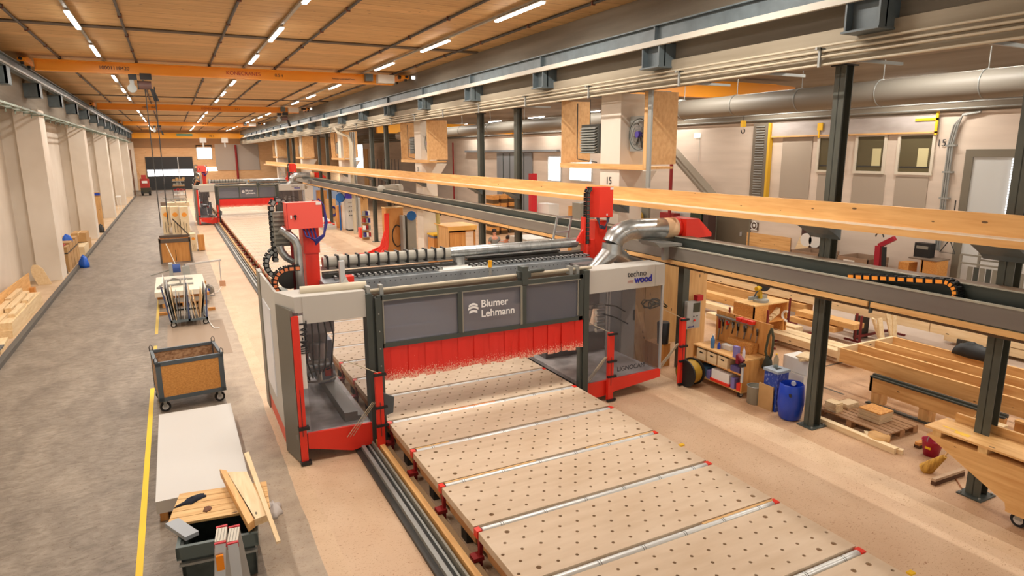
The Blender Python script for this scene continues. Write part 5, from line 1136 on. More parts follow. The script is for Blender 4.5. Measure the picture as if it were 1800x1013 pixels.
for i in range(3):
    y0 = by1-.1-.3*(i+1)*1.05; b = thing('wooden_tray', 'small plywood box with hand holes on the bench shelf, %s from the left' % ORD[i], 'box', (10.1, y0, .53), 'plywood boxes on the bench shelf')
    part('box_body', MB().box(bx0-.02, bx0+.35, y0, y0+.27, .53, .56).box(bx0-.02, bx0, y0, y0+.27, .56, .76).box(bx0+.33, bx0+.35, y0, y0+.27, .56, .74).box(bx0, bx0+.33, y0, y0+.015, .56, .76).box(bx0, bx0+.33, y0+.255, y0+.27, .56, .76), PALE, b)
    part('hand_hole', MB().box(bx0-.024, bx0-.02, y0+.09, y0+.18, .68, .71), BLACK, b)
solo('small_carton', MB().box(bx0+.02, bx0+.3, by0+.1, by0+.35, .53, .64), mat('mixed_blue_box', (90, 80, 130), .6), 'small blue carton on the bench shelf right of the plywood boxes', 'carton')
its = [('carton', (bx0+.0, bx0+.4, 9.45, 9.95, .16, .42), PAPER, 'white carton with a red base on the lower bench shelf', 'box'), ('red_tray', (bx0-.02, bx0+.42, 9.43, 9.97, .16, .22), RED, 'flat red tray under the white carton on the lower shelf', 'tray'),
       ('blue_case', (bx0+.05, bx0+.4, 10.12, 10.45, .16, .36), mat('teal_blue', (70, 110, 140), .5), 'blue-grey case at the left of the lower bench shelf', 'case'), ('violet_carton', (bx0, bx0+.2, 10.0, 10.1, .16, .34), mat('violet_box', (130, 120, 180), .6), 'small violet carton between the blue case and the white carton', 'carton'),
       ('violet_carton', (bx0, bx0+.15, 9.3, 9.4, .16, .38), MATS['violet_box'], 'violet spray carton right of the white carton on the lower shelf', 'carton'), ('red_can', (bx0, bx0+.1, 9.14, 9.24, .16, .32), RED, 'red canister at the right end of the lower bench shelf', 'can')]
for nm, b_, mt, lab, ct in its: solo(nm, MB().box(*b_), mt, lab, ct)
def bottle(x, y, z, r, h, m, lab, cap=None, name='bottle'):
    t = thing(name, lab, 'bottle', (x, y, z)); part('body', MB().lathe([(r*.9, 0), (r, .01), (r, h*.6), (r*.8, h*.72), (r*.35, h*.85), (r*.35, h*.93)], (x, y, z), 14, True), m, t)
    part('cap', MB().cyl((x, y, z+h*.93), (x, y, z+h), r*.42, 10), cap or WHITE, t); return t
bottle(10.05, 10.1, bz, .045, .3, mat('blue_bottle_glass', (70, 120, 170), .1), 'blue water bottle on the tool bench')
bottle(10.12, 9.98, bz, .035, .14, BLUE, 'small blue pot beside the water bottle on the bench', BLUE, 'pot')
bottle(10.05, 9.22, bz, .03, .26, mat('white_spray', (220, 216, 226), .4), 'white spray can with violet cap at the right of the bench', mat('violet_cap', (70, 50, 130), .4), 'spray_can')
bottle(10.3, 10.35, bz, .04, .14, mat('pale_jar', (200, 190, 150), .4), 'pale jar at the far end of the bench', DARK, 'jar')
solo('violet_carton', MB().box(9.95, 10.03, 9.3, 9.42, bz, bz+.24), MATS['violet_box'], 'upright lilac carton at the front right of the bench top', 'carton')
solo('screw_tray', MB().box(10.2, 10.35, 9.75, 10.0, bz, bz+.1), WHITE, 'white tray of bits in the middle of the bench top', 'tray')
solo('drill_box', MB().box(10.36, 10.58, 9.35, 10.0, bz, bz+.22), OSB, 'orange wooden holder against the pegboard', 'holder')
p0 = Vector((9.93, 9.2, bz))
t = thing('cordless_screwdriver', 'dark red power tool hanging over the bench edge', 'power tool', (9.88, 9.12, bz))
part('body', MB().cyl((9.86, 9.2, bz+.12), (9.86, 9.05, bz+.02), .05, 12).box(9.83, 9.89, 9.15, 9.22, bz-.06, bz+.08), mat('wine_tool', (130, 26, 50), .4), t)
part('barrel', MB().cyl((9.84, 9.04, bz-.02), (9.8, 9.0, bz-.4), .028, 12), ALU, t); part('collar', MB().box(9.78, 9.9, 9.0, 9.08, bz-.08, bz-.02), DARK, t)
px_ = bx1-.012
tools = [('clamp', .08, .05, .5, REDD, 'dark red clamp'), ('hand_saw', .18, .04, .34, DARK, 'dark saw'), ('red_scissors', .32, .09, .2, RED, 'red-handled tool'), ('hammer', .62, .05, .34, BLACK, 'black hammer'), ('pliers', .82, .07, .3, GREYD, 'pliers'), ('chisel', 1.0, .03, .26, ORW, 'brown chisel'), ('wrench', .48, .05, .26, GALV, 'steel wrench'), ('file', 1.15, .03, .3, DARK, 'long dark file')]
for nm, q, w_, h_, mt, d_ in tools:
    yy = by1-q; t = thing(nm, '%s hanging on the pegboard of the tool bench' % d_, 'tool', (px_, yy, 1.3-h_))
    part('handle', MB().bar((px_-.02, yy, 1.33), (px_-.02, yy-.01, 1.33-h_*.45), w_, .025), mt, t)
    part('blade', MB().bar((px_-.02, yy-.01, 1.33-h_*.45), (px_-.02, yy+.02, 1.33-h_), w_*.5, .012).box(px_-.03, px_-.01, yy-w_*.7, yy+w_*.7, 1.28, 1.34), GALV if mt != GALV else DARK, t)
for k in range(3): solo('wall_bin', MB().box(px_-.1, px_-.0, by1-.75-.16*k, by1-.63-.16*k, 1.41, 1.49), RED, 'small red bin on the pegboard rail, %s' % ('left one', 'middle one', 'right one')[k], 'bin')
t = thing('harness', 'olive safety harness hanging at the right end of the pegboard', 'harness', (px_+.0, by0-.1, .9))
part('straps', MB().tube([(10.55, by0-.1, 1.45), (10.5, by0-.2, 1.3), (10.5, by0-.2, 1.0), (10.52, by0-.14, .8)], .025).tube([(10.55, by0-.1, 1.45), (10.55, by0-.04, 1.3), (10.5, by0-.03, .95), (10.5, by0-.1, .8)], .025), mat('olive_strap', (74, 72, 50), .8), t)
part('bag', blob(10.5, by0-.12, .62, .1, .12, .25, seed=4), mat('olive_bag', (58, 60, 48), .8), t)
solo('black_jacket', blob(10.6, by0-.25, .0, .1, .12, .55, seed=6, jag=.2), BLACK, 'black bundle standing behind the tool bench end', 'bundle')
# bins
t = thing('round_bin', 'round grey metal bin on the floor right of the tool bench', 'bin', (10.02, 8.85, 0))
part('body', MB().lathe([(.13, 0), (.14, .01), (.145, .36), (.15, .37)], (10.02, 8.85, 0), 24).lathe([(.001, .02), (.14, .02)], (10.02, 8.85, 0), 24), mat('zinc_bin', (152, 148, 132), .5), t); part('rim', MB().tube(arc((10.02, 8.85, .37), .15, 0, 2*PI, 24, 'xy')[:-1], .008, 6, True), GALV, t)
t = thing('blue_box_bin', 'square dark blue bin spattered with paint, yellow-black edge', 'bin', (10.15, 8.4, 0))
part('body', MB().box(10.0, 10.3, 8.3, 8.62, 0, .78), mat('spattered_blue', (30, 62, 150), .4, c2=(140, 156, 200), noise=(22, 22, 14), detail=4, ramp=(.52, .72)), t)
part('lid', MB().prism([(9.98, 8.28), (10.32, 8.28), (10.32, 8.64), (9.98, 8.64)], 'z', .78, .83), mat('lid_grey_blue', (150, 160, 170), .5), t); part('slot', MB().box(10.08, 10.22, 8.4, 8.46, .83, .834), BLACK, t)
for k in range(7): part('warning_stripe', MB().box(10.245, 10.295, 8.294, 8.3, .1+.08*k, .14+.08*k), YEL, t)
bottle(10.18, 8.52, .83, .05, .28, BOTTLE, 'clear plastic bottle with yellow cap on the blue bin', YEL)
solo('cardboard_sheet', MB().box(9.96, 9.985, 8.35, 8.7, 0, .5), CARD, 'brown cardboard leaning left of the blue bin', 'cardboard')
t = thing('blue_barrel', 'open bright blue plastic barrel beside the steel column', 'barrel', (10.05, 7.98, 0))
c0 = (10.02, 7.98, 0)
part('body', MB().lathe([(.16, 0), (.2, .04), (.235, .3), (.235, .45), (.215, .68), (.2, .7)], c0, 28).lathe([(.19, .7), (.2, .5), (.19, .1), (.001, .06)], c0, 28).lathe([(.001, .0), (.16, .0)], c0, 28), BLUE, t)
part('handle_hole', MB().cyl((10.16, 8.06, .64), (10.21, 8.1, .64), .045, 12), WHITE, t)
part('black_mark', MB().box(9.82, 9.83, 7.82, 7.9, .5, .56), BLACK, t)
x0, x1 = 10.75, 11.25
for i in range(3): t = cbox(10.72+.06*i, 11.22+.04*i, 8.35-.02*i, 8.9, .3*i, .29+.3*i, 'white carton in the pile behind the blue bin, %s from below' % ORD[i], PAPER, tape=False)
for i in range(4): solo('wood_offcut', MB().box(10.75, 11.2, 8.3, 8.36+.08*i, .9+.02*i, .92+.02*i).rot(.2*i-.3, (11, 8.5, 0)), PALE, 'pale board offcut on the white cartons, %s from below' % ORD[i], 'offcut')
# pallet with stacks
pallet(10.62, 11.52, 6.45, 7.9, 0, 'weathered pallet carrying small board stacks', GREYWOOD, along='x', n=7)
def stack(cx, cy, w_, d_, n, th, z, m, lab, topm=None):
    t = thing('board_stack', lab, 'board stack', (cx, cy, z)); rnd = random.Random(n)
    for k in range(n):
        dx, dy = rnd.uniform(-.012, .012), rnd.uniform(-.012, .012); part('board', MB().box(cx-w_/2+dx, cx+w_/2+dx, cy-d_/2+dy, cy+d_/2+dy, z+k*th, z+(k+1)*th-.003), (topm if topm and k == n-1 else m), t)
stack(11.1, 7.0, .38, .42, 9, .022, .145, PLYP, 'tidy stack of square boards with an orange top on the pallet', OSB)
stack(10.78, 7.62, .2, .24, 7, .025, .145, PALE, 'small tall stack of pale blocks at the left of the pallet')
stack(11.2, 7.62, .34, .22, 4, .022, .145, PLYP, 'low pale board stack at the back of the pallet')
solo('timber_batten', slab4([(10.3, 7.75, .1), (10.3, 6.1, .1), (10.42, 6.1, .1), (10.42, 7.75, .1)], .1), PALE, 'long pale timber on the floor in front of the pallet', 'timber')
p = at(1545, 768, z=.1)
solo('round_timber', MB().lathe([(.001, .14), (.17, .14), (.175, 0), (.001, 0)], (p.x, p.y, 0), 24), PINEY, 'round flat wooden disc on the floor in front of the pallet', 'disc')
cm = MB(); pts = [at(1523, 765, z=0), at(1528, 775, z=0), at(1545, 785, z=0), at(1565, 793, z=0), at(1587, 799, z=0)]
for a, b_ in zip(pts, pts[1:]): cm.bar(a+Vector((0, 0, .04)), b_+Vector((0, 0, .04)), .09, .08)
solo('curved_offcut', cm, PALE, 'curved pale wooden offcut beside the round disc', 'offcut')
# bucket, brooms
p = at(1636, 800, z=0)
t = thing('bucket', 'dark red plastic bucket on the floor', 'bucket', (p.x, p.y, 0)); mr = mat('bucket_red', (170, 22, 58), .4)
part('body', MB().lathe([(.001, .005), (.11, 0), (.155, .26), (.16, .27), (.15, .26), (.105, .02), (.001, .02)], (p.x, p.y, 0), 24), mr, t); part('handle', MB().tube(arc((p.x, p.y, .26), .155, 0, PI, 12, 'xz'), .006, 5), GALV, t)
part('label', MB().box(p.x-.142, p.x-.138, p.y-.06, p.y+.03, .14, .18), YEL, t)
p = at(1615, 782, z=.05)
t = thing('broom_head', 'dark brush head on the floor left of the red bucket', 'broom', (p.x, p.y, 0)); part('block', MB().box(p.x-.05, p.x+.22, p.y-.04, p.y+.04, .05, .1), OSB, t); part('bristles', MB().box(p.x-.05, p.x+.22, p.y-.05, p.y+.05, 0, .05), mat('brown_bristle', (90, 60, 40), .9), t)
a_ = at(1627, 825, z=.03); b_ = at(1665, 800, z=.4)
t = thing('straw_broom', 'yellow straw broom leaning under the wooden trolley', 'broom', (a_.x, a_.y, 0))
part('straw', MB().cyl(a_, a_.lerp(b_, .9), .11, 12, .035), mat('straw', (206, 160, 70), .9, c2=(150, 104, 40), noise=(30, 30, 6)), t)
h_ = at(1755, 690, z=1.25); 
part('stick', MB().cyl(a_.lerp(b_, .88), (11.6, 5.3, 1.3), .014, 8), mat('broom_stick', (190, 140, 80), .6), t)
a_ = at(1640, 850, z=.03); b_ = at(1692, 832, z=.03)
t = thing('wide_broom', 'wide brown push broom lying on the floor by the column foot', 'broom', (a_.x, a_.y, 0))
part('bristles', MB().bar(a_, b_, .07, .06), mat('brown_bristle', (90, 60, 40), .9), t); part('block', MB().bar(a_+Vector((0, 0, .055)), b_+Vector((0, 0, .055)), .06, .04), mat('dirty_block', (190, 160, 130), .7), t)
solo('floor_cable', MB().tube([at(1680, 842, z=.01), at(1690, 858, z=.01), at(1710, 868, z=.01), at(1735, 862, z=.01)], .01, 5), mat('brown_cord', (150, 90, 50), .6), 'thin brown cord curving over the floor by the column foot', 'cord')
# wooden trolley at the right edge
t = thing('wooden_trolley', 'large pine trolley with slanted cheek and caster at the right edge', 'trolley', (10.0, 4.6, 0))
xa, xb, yn, yf, zt = 9.62, 10.18, 2.6, 5.3, .98
part('top_board', MB().box(xa, xb, yn, yf, zt-.03, zt), PINEY, t)
part('lower_board', MB().box(xa, xb, yn, yf-.05, zt-.15, zt-.12), PINEY, t)
part('back_rail', MB().box(xb, xb+.05, yn, yf-.12, zt-.05, zt+.12), PINEY, t)
for k in range(4): part('spacer', MB().box(xa+.01, xb-.01, yf-.18-.62*k-.06, yf-.12-.62*k, zt-.12, zt-.03), PINEX, t)
part('cheek_board', MB().prism([(yf-.08, zt-.15), (yn, zt-.15), (yn, .22), (4.12, .22), (4.14, .3)], 'x', xa, xa+.03), PINEY, t)
part('tube_leg', MB().cyl((xa+.12, 4.0, .22), (xa+.12, 4.0, zt-.15), .06, 16), BEIGEP, t)
part('bottom_shelf', MB().box(xa, xb, yn, 4.12, .18, .22), PINEY, t)
c = part('caster', MB().cyl((xa+.07, 3.98, .1), (xa+.12, 3.98, .1), .1, 22), RUBBER, t); part('hub', MB().cyl((xa+.06, 3.98, .1), (xa+.125, 3.98, .1), .06, 16), ALU, c); part('fork', MB().box(xa+.05, xa+.065, 3.94, 4.02, .1, .18).box(xa+.125, xa+.14, 3.94, 4.02, .1, .18), GALV, c)
part('yellow_marks', MB().box(xa+.1, xa+.2, 4.75, 4.95, zt, zt+.002).box(xa+.18, xa+.22, 4.95, 5.15, zt, zt+.002), YEL, t)

# ------------------------------------------------------------------ side bay: timber elements
t = thing('timber_lattice', 'big open timber frame with long ribs lying on low tables', 'timber element', (13.1, 5.5, .6))
for i, xx in enumerate((12.22, 12.8, 13.38, 14.0)): part('rib', MB().box(xx, xx+.06, 1.5, 8.62, .6, .9), PINEY, t)
part('end_board', MB().box(12.22, 14.06, 8.62, 8.68, .6, .9), PALEX, t); part('cross_board', MB().box(12.28, 14.0, 4.4, 4.46, .6, .88), PALEX, t)
t = thing('assembly_table', 'low orange timber table with a steel rail edge under the frame', 'table', (13, 5.5, 0))
part('edge_beam', MB().box(12.0, 12.08, 5.35, 7.75, .28, .58), PINEY, t); part('steel_rail', MB().box(11.98, 12.03, 5.35, 7.75, .57, .6).box(12.06, 12.12, 5.35, 7.75, .57, .63), GREYD, t)
part('end_beam', MB().box(12.0, 14.0, 7.7, 7.76, .28, .58), PINEX, t)
for yy in (5.6, 6.6, 7.55): part('support', MB().box(12.05, 12.3, yy, yy+.18, 0, .28), PINEZ, t)
part('floor_runner', MB().box(12.0, 12.1, 5.3, 7.8, 0, .03), GREYD, t)
t = thing('plywood_box', 'orange plywood box front right of the near steel column', 'table', (12.2, 4, 0))
part('front_board', MB().box(12.0, 12.05, 2.0, 5.2, 0, .6), ORW, t); part('top_edge', MB().box(11.98, 12.1, 2.0, 5.2, .58, .62), PINEY, t)
p = at(1788, 712, z=.62)
t = thing('white_clamp', 'white plastic part with red pegs on the plywood box edge', 'clamp', (p.x, p.y, .62)); part('body', MB().lathe([(.12, 0), (.15, .03), (.14, .08), (.001, .08)], (p.x, p.y, .62), 18), WHITE, t)
for dx in (-.14, -.06): part('peg', MB().box(p.x+dx-.02, p.x+dx+.02, p.y+.12, p.y+.16, .62, .76), mr, t)
p = at(1728, 690, z=.62)
t = thing('wall_reel', 'wooden pulley wheel hanging beside the near column', 'reel', (p.x, p.y, .6)); part('wheel', MB().cyl((p.x, p.y-.03, .75), (p.x, p.y+.03, .75), .1, 18), ORW, t); part('hub', MB().cyl((p.x, p.y-.04, .75), (p.x, p.y+.04, .75), .03, 12), ALU, t)
solo('wood_block', MB().box(11.55, 11.7, 5.15, 5.35, 0, .6), PALE, 'upright pale squared block behind the near column', 'block')
p = at(1710, 628, z=.9)
solo('black_bag', blob(p.x, p.y, .9, .14, .5, .28, seed=12, jag=.2), BLACK, 'black bag lying on the far rib of the timber frame', 'bag')
# long beams on supports
bl = [('top', (16.0, 16.32, 9.0, 22.0, .66, 1.02), 'long pale beam with planed top whitened by light in the side bay'), ('mid', (16.0, 16.32, 7.4, 9.0-.02, .66, .93), 'shorter pale beam continuing the long white-topped beam toward the camera'),
      ('low', (15.9, 16.3, 12.5, 22.0, .34, .62), 'long beam lying under the white-topped beam'), ('low2', (15.2, 15.6, 10.4, 12.2, .46, .6), 'short beam jutting out in front of the long beams, upper one'), ('low3', (15.1, 15.5, 10.9, 12.3, .28, .42), 'short beam jutting out in front of the long beams, lower one'),
      ('a', (14.9, 15.2, 13.0, 21.0, .34, .56), 'orange glued beam on the rack behind the mitre-saw bench'), ('b', (14.5, 14.8, 11.6, 19.0, .165, .33), 'pale floor-level beam behind the mitre-saw bench'),
      ('c', (13.6, 13.85, 9.3, 14.0, .165, .34), 'pale long beam lying low through the dark red racks'), ('d', (13.95, 14.15, 9.0, 13.6, .165, .32), 'second pale beam lying low through the dark red racks'), ('e', (14.25, 14.45, 9.2, 13.0, .165, .29), 'third pale beam lying low through the dark red racks'),
      ('f', (16.5, 17.0, 8.5, 21.0, .6, .9), 'wide beam behind the long white-topped beam')]
for _, b_, lab in bl: solo('timber_beam', MB().box(*b_), PALE if 'pale' in lab else PINEY, lab, 'beam', 'beams in the side bay')
solo('white_beam_top', MB().box(16.01, 16.31, 9.01, 21.9, 1.02, 1.035), mat('planed_lit_white', (246, 230, 206), .6), 'planed top of the long side-bay beam, painted white for reflected light', 'board')  # thin slab whose white paints the light reflected by the planed beam top
for k in range(6):
    yy = 7.9+2.6*k; solo('beam_support', MB().box(15.95, 16.4, yy+.3, yy+.42, 0, .34 if k > 1 else .66), DARK, 'dark block support under the long side-bay beams, %s from the camera' % ORD[k], 'support')
MAROON = mat('maroon_rack_paint', (116, 34, 34), .5)
def rack(x0, x1, y, h, lab, x2=None):
    t = thing('timber_rack', lab, 'rack', ((x0+x1)/2, y, 0))
    for xx in (x0, x1): part('upright', MB().cyl((xx, y, 0), (xx, y, h), .032, 10), MAROON, t)
    part('crossbar', MB().box(x0, x1, y-.025, y+.025, .1, .16), MAROON, t); part('foot_bar', MB().box(x0-.03, x0+.03, y-.3, y+.3, 0, .05).box(x1-.03, x1+.03, y-.3, y+.3, 0, .05), MAROON, t)
rack(13.2, 14.95, 10.05, .95, 'dark red timber rack nearest the steel column'); rack(13.3, 15.1, 11.5, .98, 'dark red timber rack behind the tool bench')
rack(13.4, 15.8, 12.9, .75, 'dark red timber rack farther back in the side bay'); rack(15.72, 17.4, 10.7, .78, 'dark red timber rack below the end of the long beams')
for i, (a, b_) in enumerate((((1545, 592), (1535, 560)), ((1550, 594), (1546, 560)), ((1568, 590), (1560, 548)), ((1572, 590), (1572, 548)))):
    p = at(*a, z=.5); q = at(b_[0], b_[1], y=p.y+.1); p = p-(q-p).normalized()*.5*(1/max(.3, (q-p).normalized().z))
    solo('leaning_board', MB().bar(p, q, .16, .04), PALE, 'pale board standing on end behind the timber frame, %s from the left' % ORD[i], 'board')
# mitre saw bench
t = thing('saw_bench', 'plywood box bench carrying the mitre saw', 'workbench', (13.4, 11.9, 0))
a_ = at(1309, 556, y=11.9); b_ = at(1335, 562, y=11.9); c_ = at(1382, 535, y=11.9)
part('front_board', MB().box(a_.x, a_.x+.5, 11.6, 11.64, .55, 1.08), OSB, t); part('left_side', MB().box(a_.x, a_.x+.03, 11.6, 12.3, .55, 1.08), OSB, t)
part('top_board', MB().box(a_.x, a_.x+1.25, 11.6, 12.3, 1.08, 1.11), PINEX, t); part('right_side', MB().box(a_.x+1.2, a_.x+1.23, 11.6, 12.3, .3, 1.08), OSB, t); part('shelf', MB().box(a_.x, a_.x+1.23, 11.6, 12.3, .6, .63), OSB, t)
part('leg_board', MB().box(a_.x+.3, a_.x+.34, 11.6, 12.3, 0, .6), OSB, t); part('leg_board', MB().box(a_.x+1.1, a_.x+1.14, 11.6, 12.3, 0, .6), OSB, t)
for k in range(3): solo('wood_offcut', MB().bar((a_.x+.6+.1*k, 11.66, .66+.06*k), (a_.x+1.05, 11.75, .8+.05*k), .1, .07), PALE, 'timber offcut inside the saw bench, %s' % ('lowest', 'middle one', 'uppermost')[k], 'offcut')
sx = a_.x+.55
t = thing('mitre_saw', 'yellow and black mitre saw with raised head', 'saw', (sx, 11.9, 1.11))
part('base', MB().cyl((sx, 11.9, 1.11), (sx, 11.9, 1.17), .2, 20).box(sx-.3, sx+.35, 12.0, 12.06, 1.15, 1.24), GALV, t)
part('arm', MB().bar((sx+.05, 11.98, 1.17), (sx+.02, 12.0, 1.5), .09, .1), mat('saw_yellow', (220, 176, 30), .4), t)
part('blade_guard', MB().cyl((sx+.0, 11.8, 1.56), (sx+.05, 11.92, 1.56), .16, 20), BLACK, t); part('motor', MB().cyl((sx-.02, 11.9, 1.5), (sx-.25, 11.85, 1.48), .06, 12), MATS['saw_yellow'], t)
part('handle', MB().tube([(sx-.15, 11.85, 1.45), (sx-.3, 11.8, 1.4), (sx-.36, 11.8, 1.3)], .02, 8), BLACK, t)
solo('white_fan_coil', MB().tube(arc((14.05, 11.55, .72), .13, R(-100), R(100), 10, 'yz'), .03, 8), WHITE, 'curved white pipe piece right of the saw bench', 'pipe piece')
for i, (x0, y0, x1, y1) in enumerate(((12.0, 8.3, 12.06, 9.6), (13.0, 9.68, 14.2, 9.74), (12.35, 5.6, 12.5, 5.7), (15.5, 8.9, 17.0, 8.98))):
    solo('floor_seam', MB().box(x0, x1, y0, y1, 0, .004), mat('seam_dark', (96, 86, 74), .8), 'dark steel strip set in the side-bay floor, %s' % ('beside the pallet', 'near the dark red rack', 'by the low table', 'under the long beams')[i], 'floor strip')
solo('pale_floor_zone', MB().box(14.3, 20, 2, 16, 0, .003), mat('pinkish_floor', (206, 186, 170), .6, c2=(190, 168, 150), noise=(.8, .8, 1)), 'paler stretch of floor around the long beams in the side bay', 'floor zone')
for i in range(6): solo('timber_beam', MB().box(17.6+.3*(i % 3), 17.82+.3*(i % 3), 4.0, 9.5, .1+.22*(i//3), .3+.22*(i//3)), PALE, 'beam in the low far pile behind the near column, %s layer, %s across' % (('lower', 'upper')[i//3], ORD[i % 3]), 'beam')

# ------------------------------------------------------------------ side bay: things by the outer wall
def wallbox(nm, lab, cat, m, pl, pt, pr, pb, x=22.5, dep=.8):
    y0, y1, z0, z1 = rx(pl, pt, pr, pb, x); return solo(nm, MB().box(x, x+dep, y0, y1, 0, z1), m, lab, cat)
def wallcrate(lab, pl, pt, pr, x):
    a, b_ = at(pl, pt, x=x), at(pr, pt, x=x); t = thing('slatted_crate', lab, 'crate', (x+.6, (a.y+b_.y)/2, 0)); y0, y1 = min(a.y, b_.y), max(a.y, b_.y); zt_ = a.z
    part('pallet_base', MB().box(x, x+1.2, y0, y1, 0, .14), GREYWOOD, t)
    for k in range(3):
        z0 = zt_-.26*(k+1); part('board_ring', MB().box(x, x+.03, y0, y1, z0, z0+.24).box(x+1.17, x+1.2, y0, y1, z0, z0+.24).box(x, x+1.2, y0, y0+.03, z0, z0+.24).box(x, x+1.2, y1-.03, y1, z0, z0+.24), mat('crate_grey_wood', (160, 132, 108), .8), t)
    part('lower_body', MB().box(x+.04, x+1.1, y0+.04, y1-.04, .14, zt_-.8), MATS['crate_grey_wood'], t)
    part('paper_label', MB().box(x-.01, x, y1-.75, y1-.3, zt_-.4, zt_-.12), PAPER, t)
wallcrate('open slatted crate with a white label by the outer wall', 1471, 448, 1527, 22.3)
wallcrate('low slatted crate beside the dark pictures by the outer wall', 1390, 438, 1440, 22.0)
q0 = at(1545, 462, x=22.5); q1 = at(1546, 432, x=22.5); q2 = at(1573, 419, x=22.5)
t = thing('engine_hoist', 'dark red jib hoist standing by the outer wall', 'hoist', (22.5, q0.y, 0)); hr_ = mat('hoist_crimson', (168, 20, 46), .45)
part('mast', MB().bar((22.5, q0.y, 0), (22.5, q1.y, q1.z), .22, .2), hr_, t); part('jib', MB().bar(q1, q2, .15, .15), hr_, t)
part('pump', MB().cyl((22.4, q0.y-.25, .9), (22.4, q0.y-.2, 1.6), .08, 10), BLACK, t); part('lifting_ring', MB().tube(arc((q1+q2)/2+Vector((0, .3, .15)), .15, 0, PI, 8, 'yz'), .025, 6), DARK, t)
a, b_ = at(1597, 452, x=22.8), at(1646, 461, x=22.8)
t = thing('wall_desk', 'small brown desk against the outer wall under the cables', 'desk', (23.2, (a.y+b_.y)/2, 0))
part('desk_top', MB().box(22.8, 23.6, b_.y, a.y, a.z-.04, a.z), mat('desk_grey_brown', (122, 104, 88), .6), t); part('side_panel', MB().box(22.85, 23.5, a.y-.5, a.y-.45, 0, a.z-.04), mat('desk_brown', (110, 72, 50), .6), t); part('drawer_block', MB().box(22.85, 23.5, b_.y, b_.y+.55, 0, a.z-.04), OSB, t)
m_ = (a.y+b_.y)/2
t = thing('desk_radio', 'black radio unit standing on the wall desk', 'radio', (23.2, m_+.1, a.z)); part('case', MB().box(23.1, 23.4, m_-.05, m_+.5, a.z, a.z+.5), BLACK, t); part('front_display', MB().box(23.08, 23.1, m_+.02, m_+.42, a.z+.3, a.z+.4), GREYM, t)
solo('hanging_cable', MB().tube([(23.7, m_-.35, a.z+2), (23.7, m_-.35, a.z+.6), (23.6, m_-.6, a.z+.2), (23.6, m_-.1, a.z+.2), (23.7, m_-.35, a.z+.7)], .02, 6).tube(arc((23.6, m_+.1, a.z-.3), .3, 0, 2*PI, 16, 'yz'), .015, 5), BLACK, 'black cable loops hanging over the wall desk', 'cable')
wallbox('orange_box', 'small orange box left of the wall desk', 'box', OSB, 1580, 460, 1597, 470, 22.8, .5)
a, b_ = at(1690, 447, x=21), at(1765, 452, x=21)
t = thing('grille_rack', 'grey tubular rack of metal grilles by the outer wall', 'rack', (21.5, (a.y+b_.y)/2, 0))
fm = MB()
for yy in (a.y, b_.y):
    for xx in (21.0, 22.0): fm.bar((xx, yy, 0), (xx, yy, a.z), .06, .06)
for zz in (a.z, a.z-.25): fm.bar((21, a.y, zz), (21, b_.y, zz), .05, .05).bar((22, a.y, zz), (22, b_.y, zz), .05, .05)
part('frame', fm, GREYM, t)
for k in range(9):
    yy = a.y-.2-.17*k; part('grille', MB().box(21.05, 21.08, yy-.13, yy, .3, a.z-.35), (GREYM, GREYD)[k % 2], t)
for k in range(3):
    yy = a.y-1.9-.3*k; part('grille', MB().box(21.05, 21.1, yy-.25, yy, .3, a.z-.35), GREYD, t)
solo('dark_coat', MB().box(23.4, 23.7, b_.y-.2, b_.y+1.1, 2.0, 2.9), mat('coat_black_red', (50, 20, 26), .8), 'dark coat-like bundle hanging above the grille rack', 'bundle')
pp_ = at(1358, 430, x=23)
y0, y1, z0, z1 = rx(1313, 408, 1388, 440, XO-.06); solo('wall_board', MB().box(XO-.06, XO-.02, y0, y1, 0, z1), PINEY, 'wide pine board lining low on the outer wall right of the grey door', 'board')
y0, y1, z0, z1 = rx(1319, 390, 1332, 407, XO-.05)
t = thing('wall_sign', 'brown and white round pictogram sign on the outer wall', 'sign', (XO-.03, (y0+y1)/2, z0)); part('plate', MB().box(XO-.05, XO-.02, y0, y1, z0, z1), mat('sign_brown', (92, 72, 60), .6), t)
part('ring', MB().tube(arc((XO-.06, (y0+y1)/2, (z0+z1)/2+.05), (y1-y0)*.36, 0, 2*PI, 20, 'yz')[:-1], .02, 6, True).box(XO-.06, XO-.05, y0+.05, y1-.05, z0+.02, z0+.07), PAPER, t); part('figure', MB().box(XO-.06, XO-.05, (y0+y1)/2-.06, (y0+y1)/2+.06, (z0+z1)/2, (z0+z1)/2+.12), PAPER, t)
y0, y1, z0, z1 = rx(1410, 396, 1442, 440, 23.2)
t = thing('painted_panel', 'dark panel with pale painted ovals standing by the outer wall', 'panel', (23.2, (y0+y1)/2, 0)); part('board', MB().box(23.2, 23.25, y0, y1, 0, z1), mat('maroon_black', (70, 44, 40), .7), t)
for f_, w_, h_ in ((.3, .16, .55), (.72, .16, .6)): part('pale_oval', MB().cyl((23.17, y0+(y1-y0)*f_, 1.35), (23.2, y0+(y1-y0)*f_, 1.35), .28, 16), PAPER, t)
y0, y1, z0, z1 = rx(1388, 396, 1412, 440, 23.0); solo('leaning_plank', MB().add([(23, y1, 0), (23, y1-.7, 0), (23.3, y1-1.0, z1), (23.3, y1-.5, z1), (23.05, y1, 0), (23.05, y1-.7, 0), (23.35, y1-1.0, z1), (23.35, y1-.5, z1)], [(0, 1, 2, 3), (7, 6, 5, 4), (0, 4, 5, 1), (1, 5, 6, 2), (2, 6, 7, 3), (3, 7, 4, 0)]), PALE, 'broad pale plank leaning beside the painted panel', 'plank')
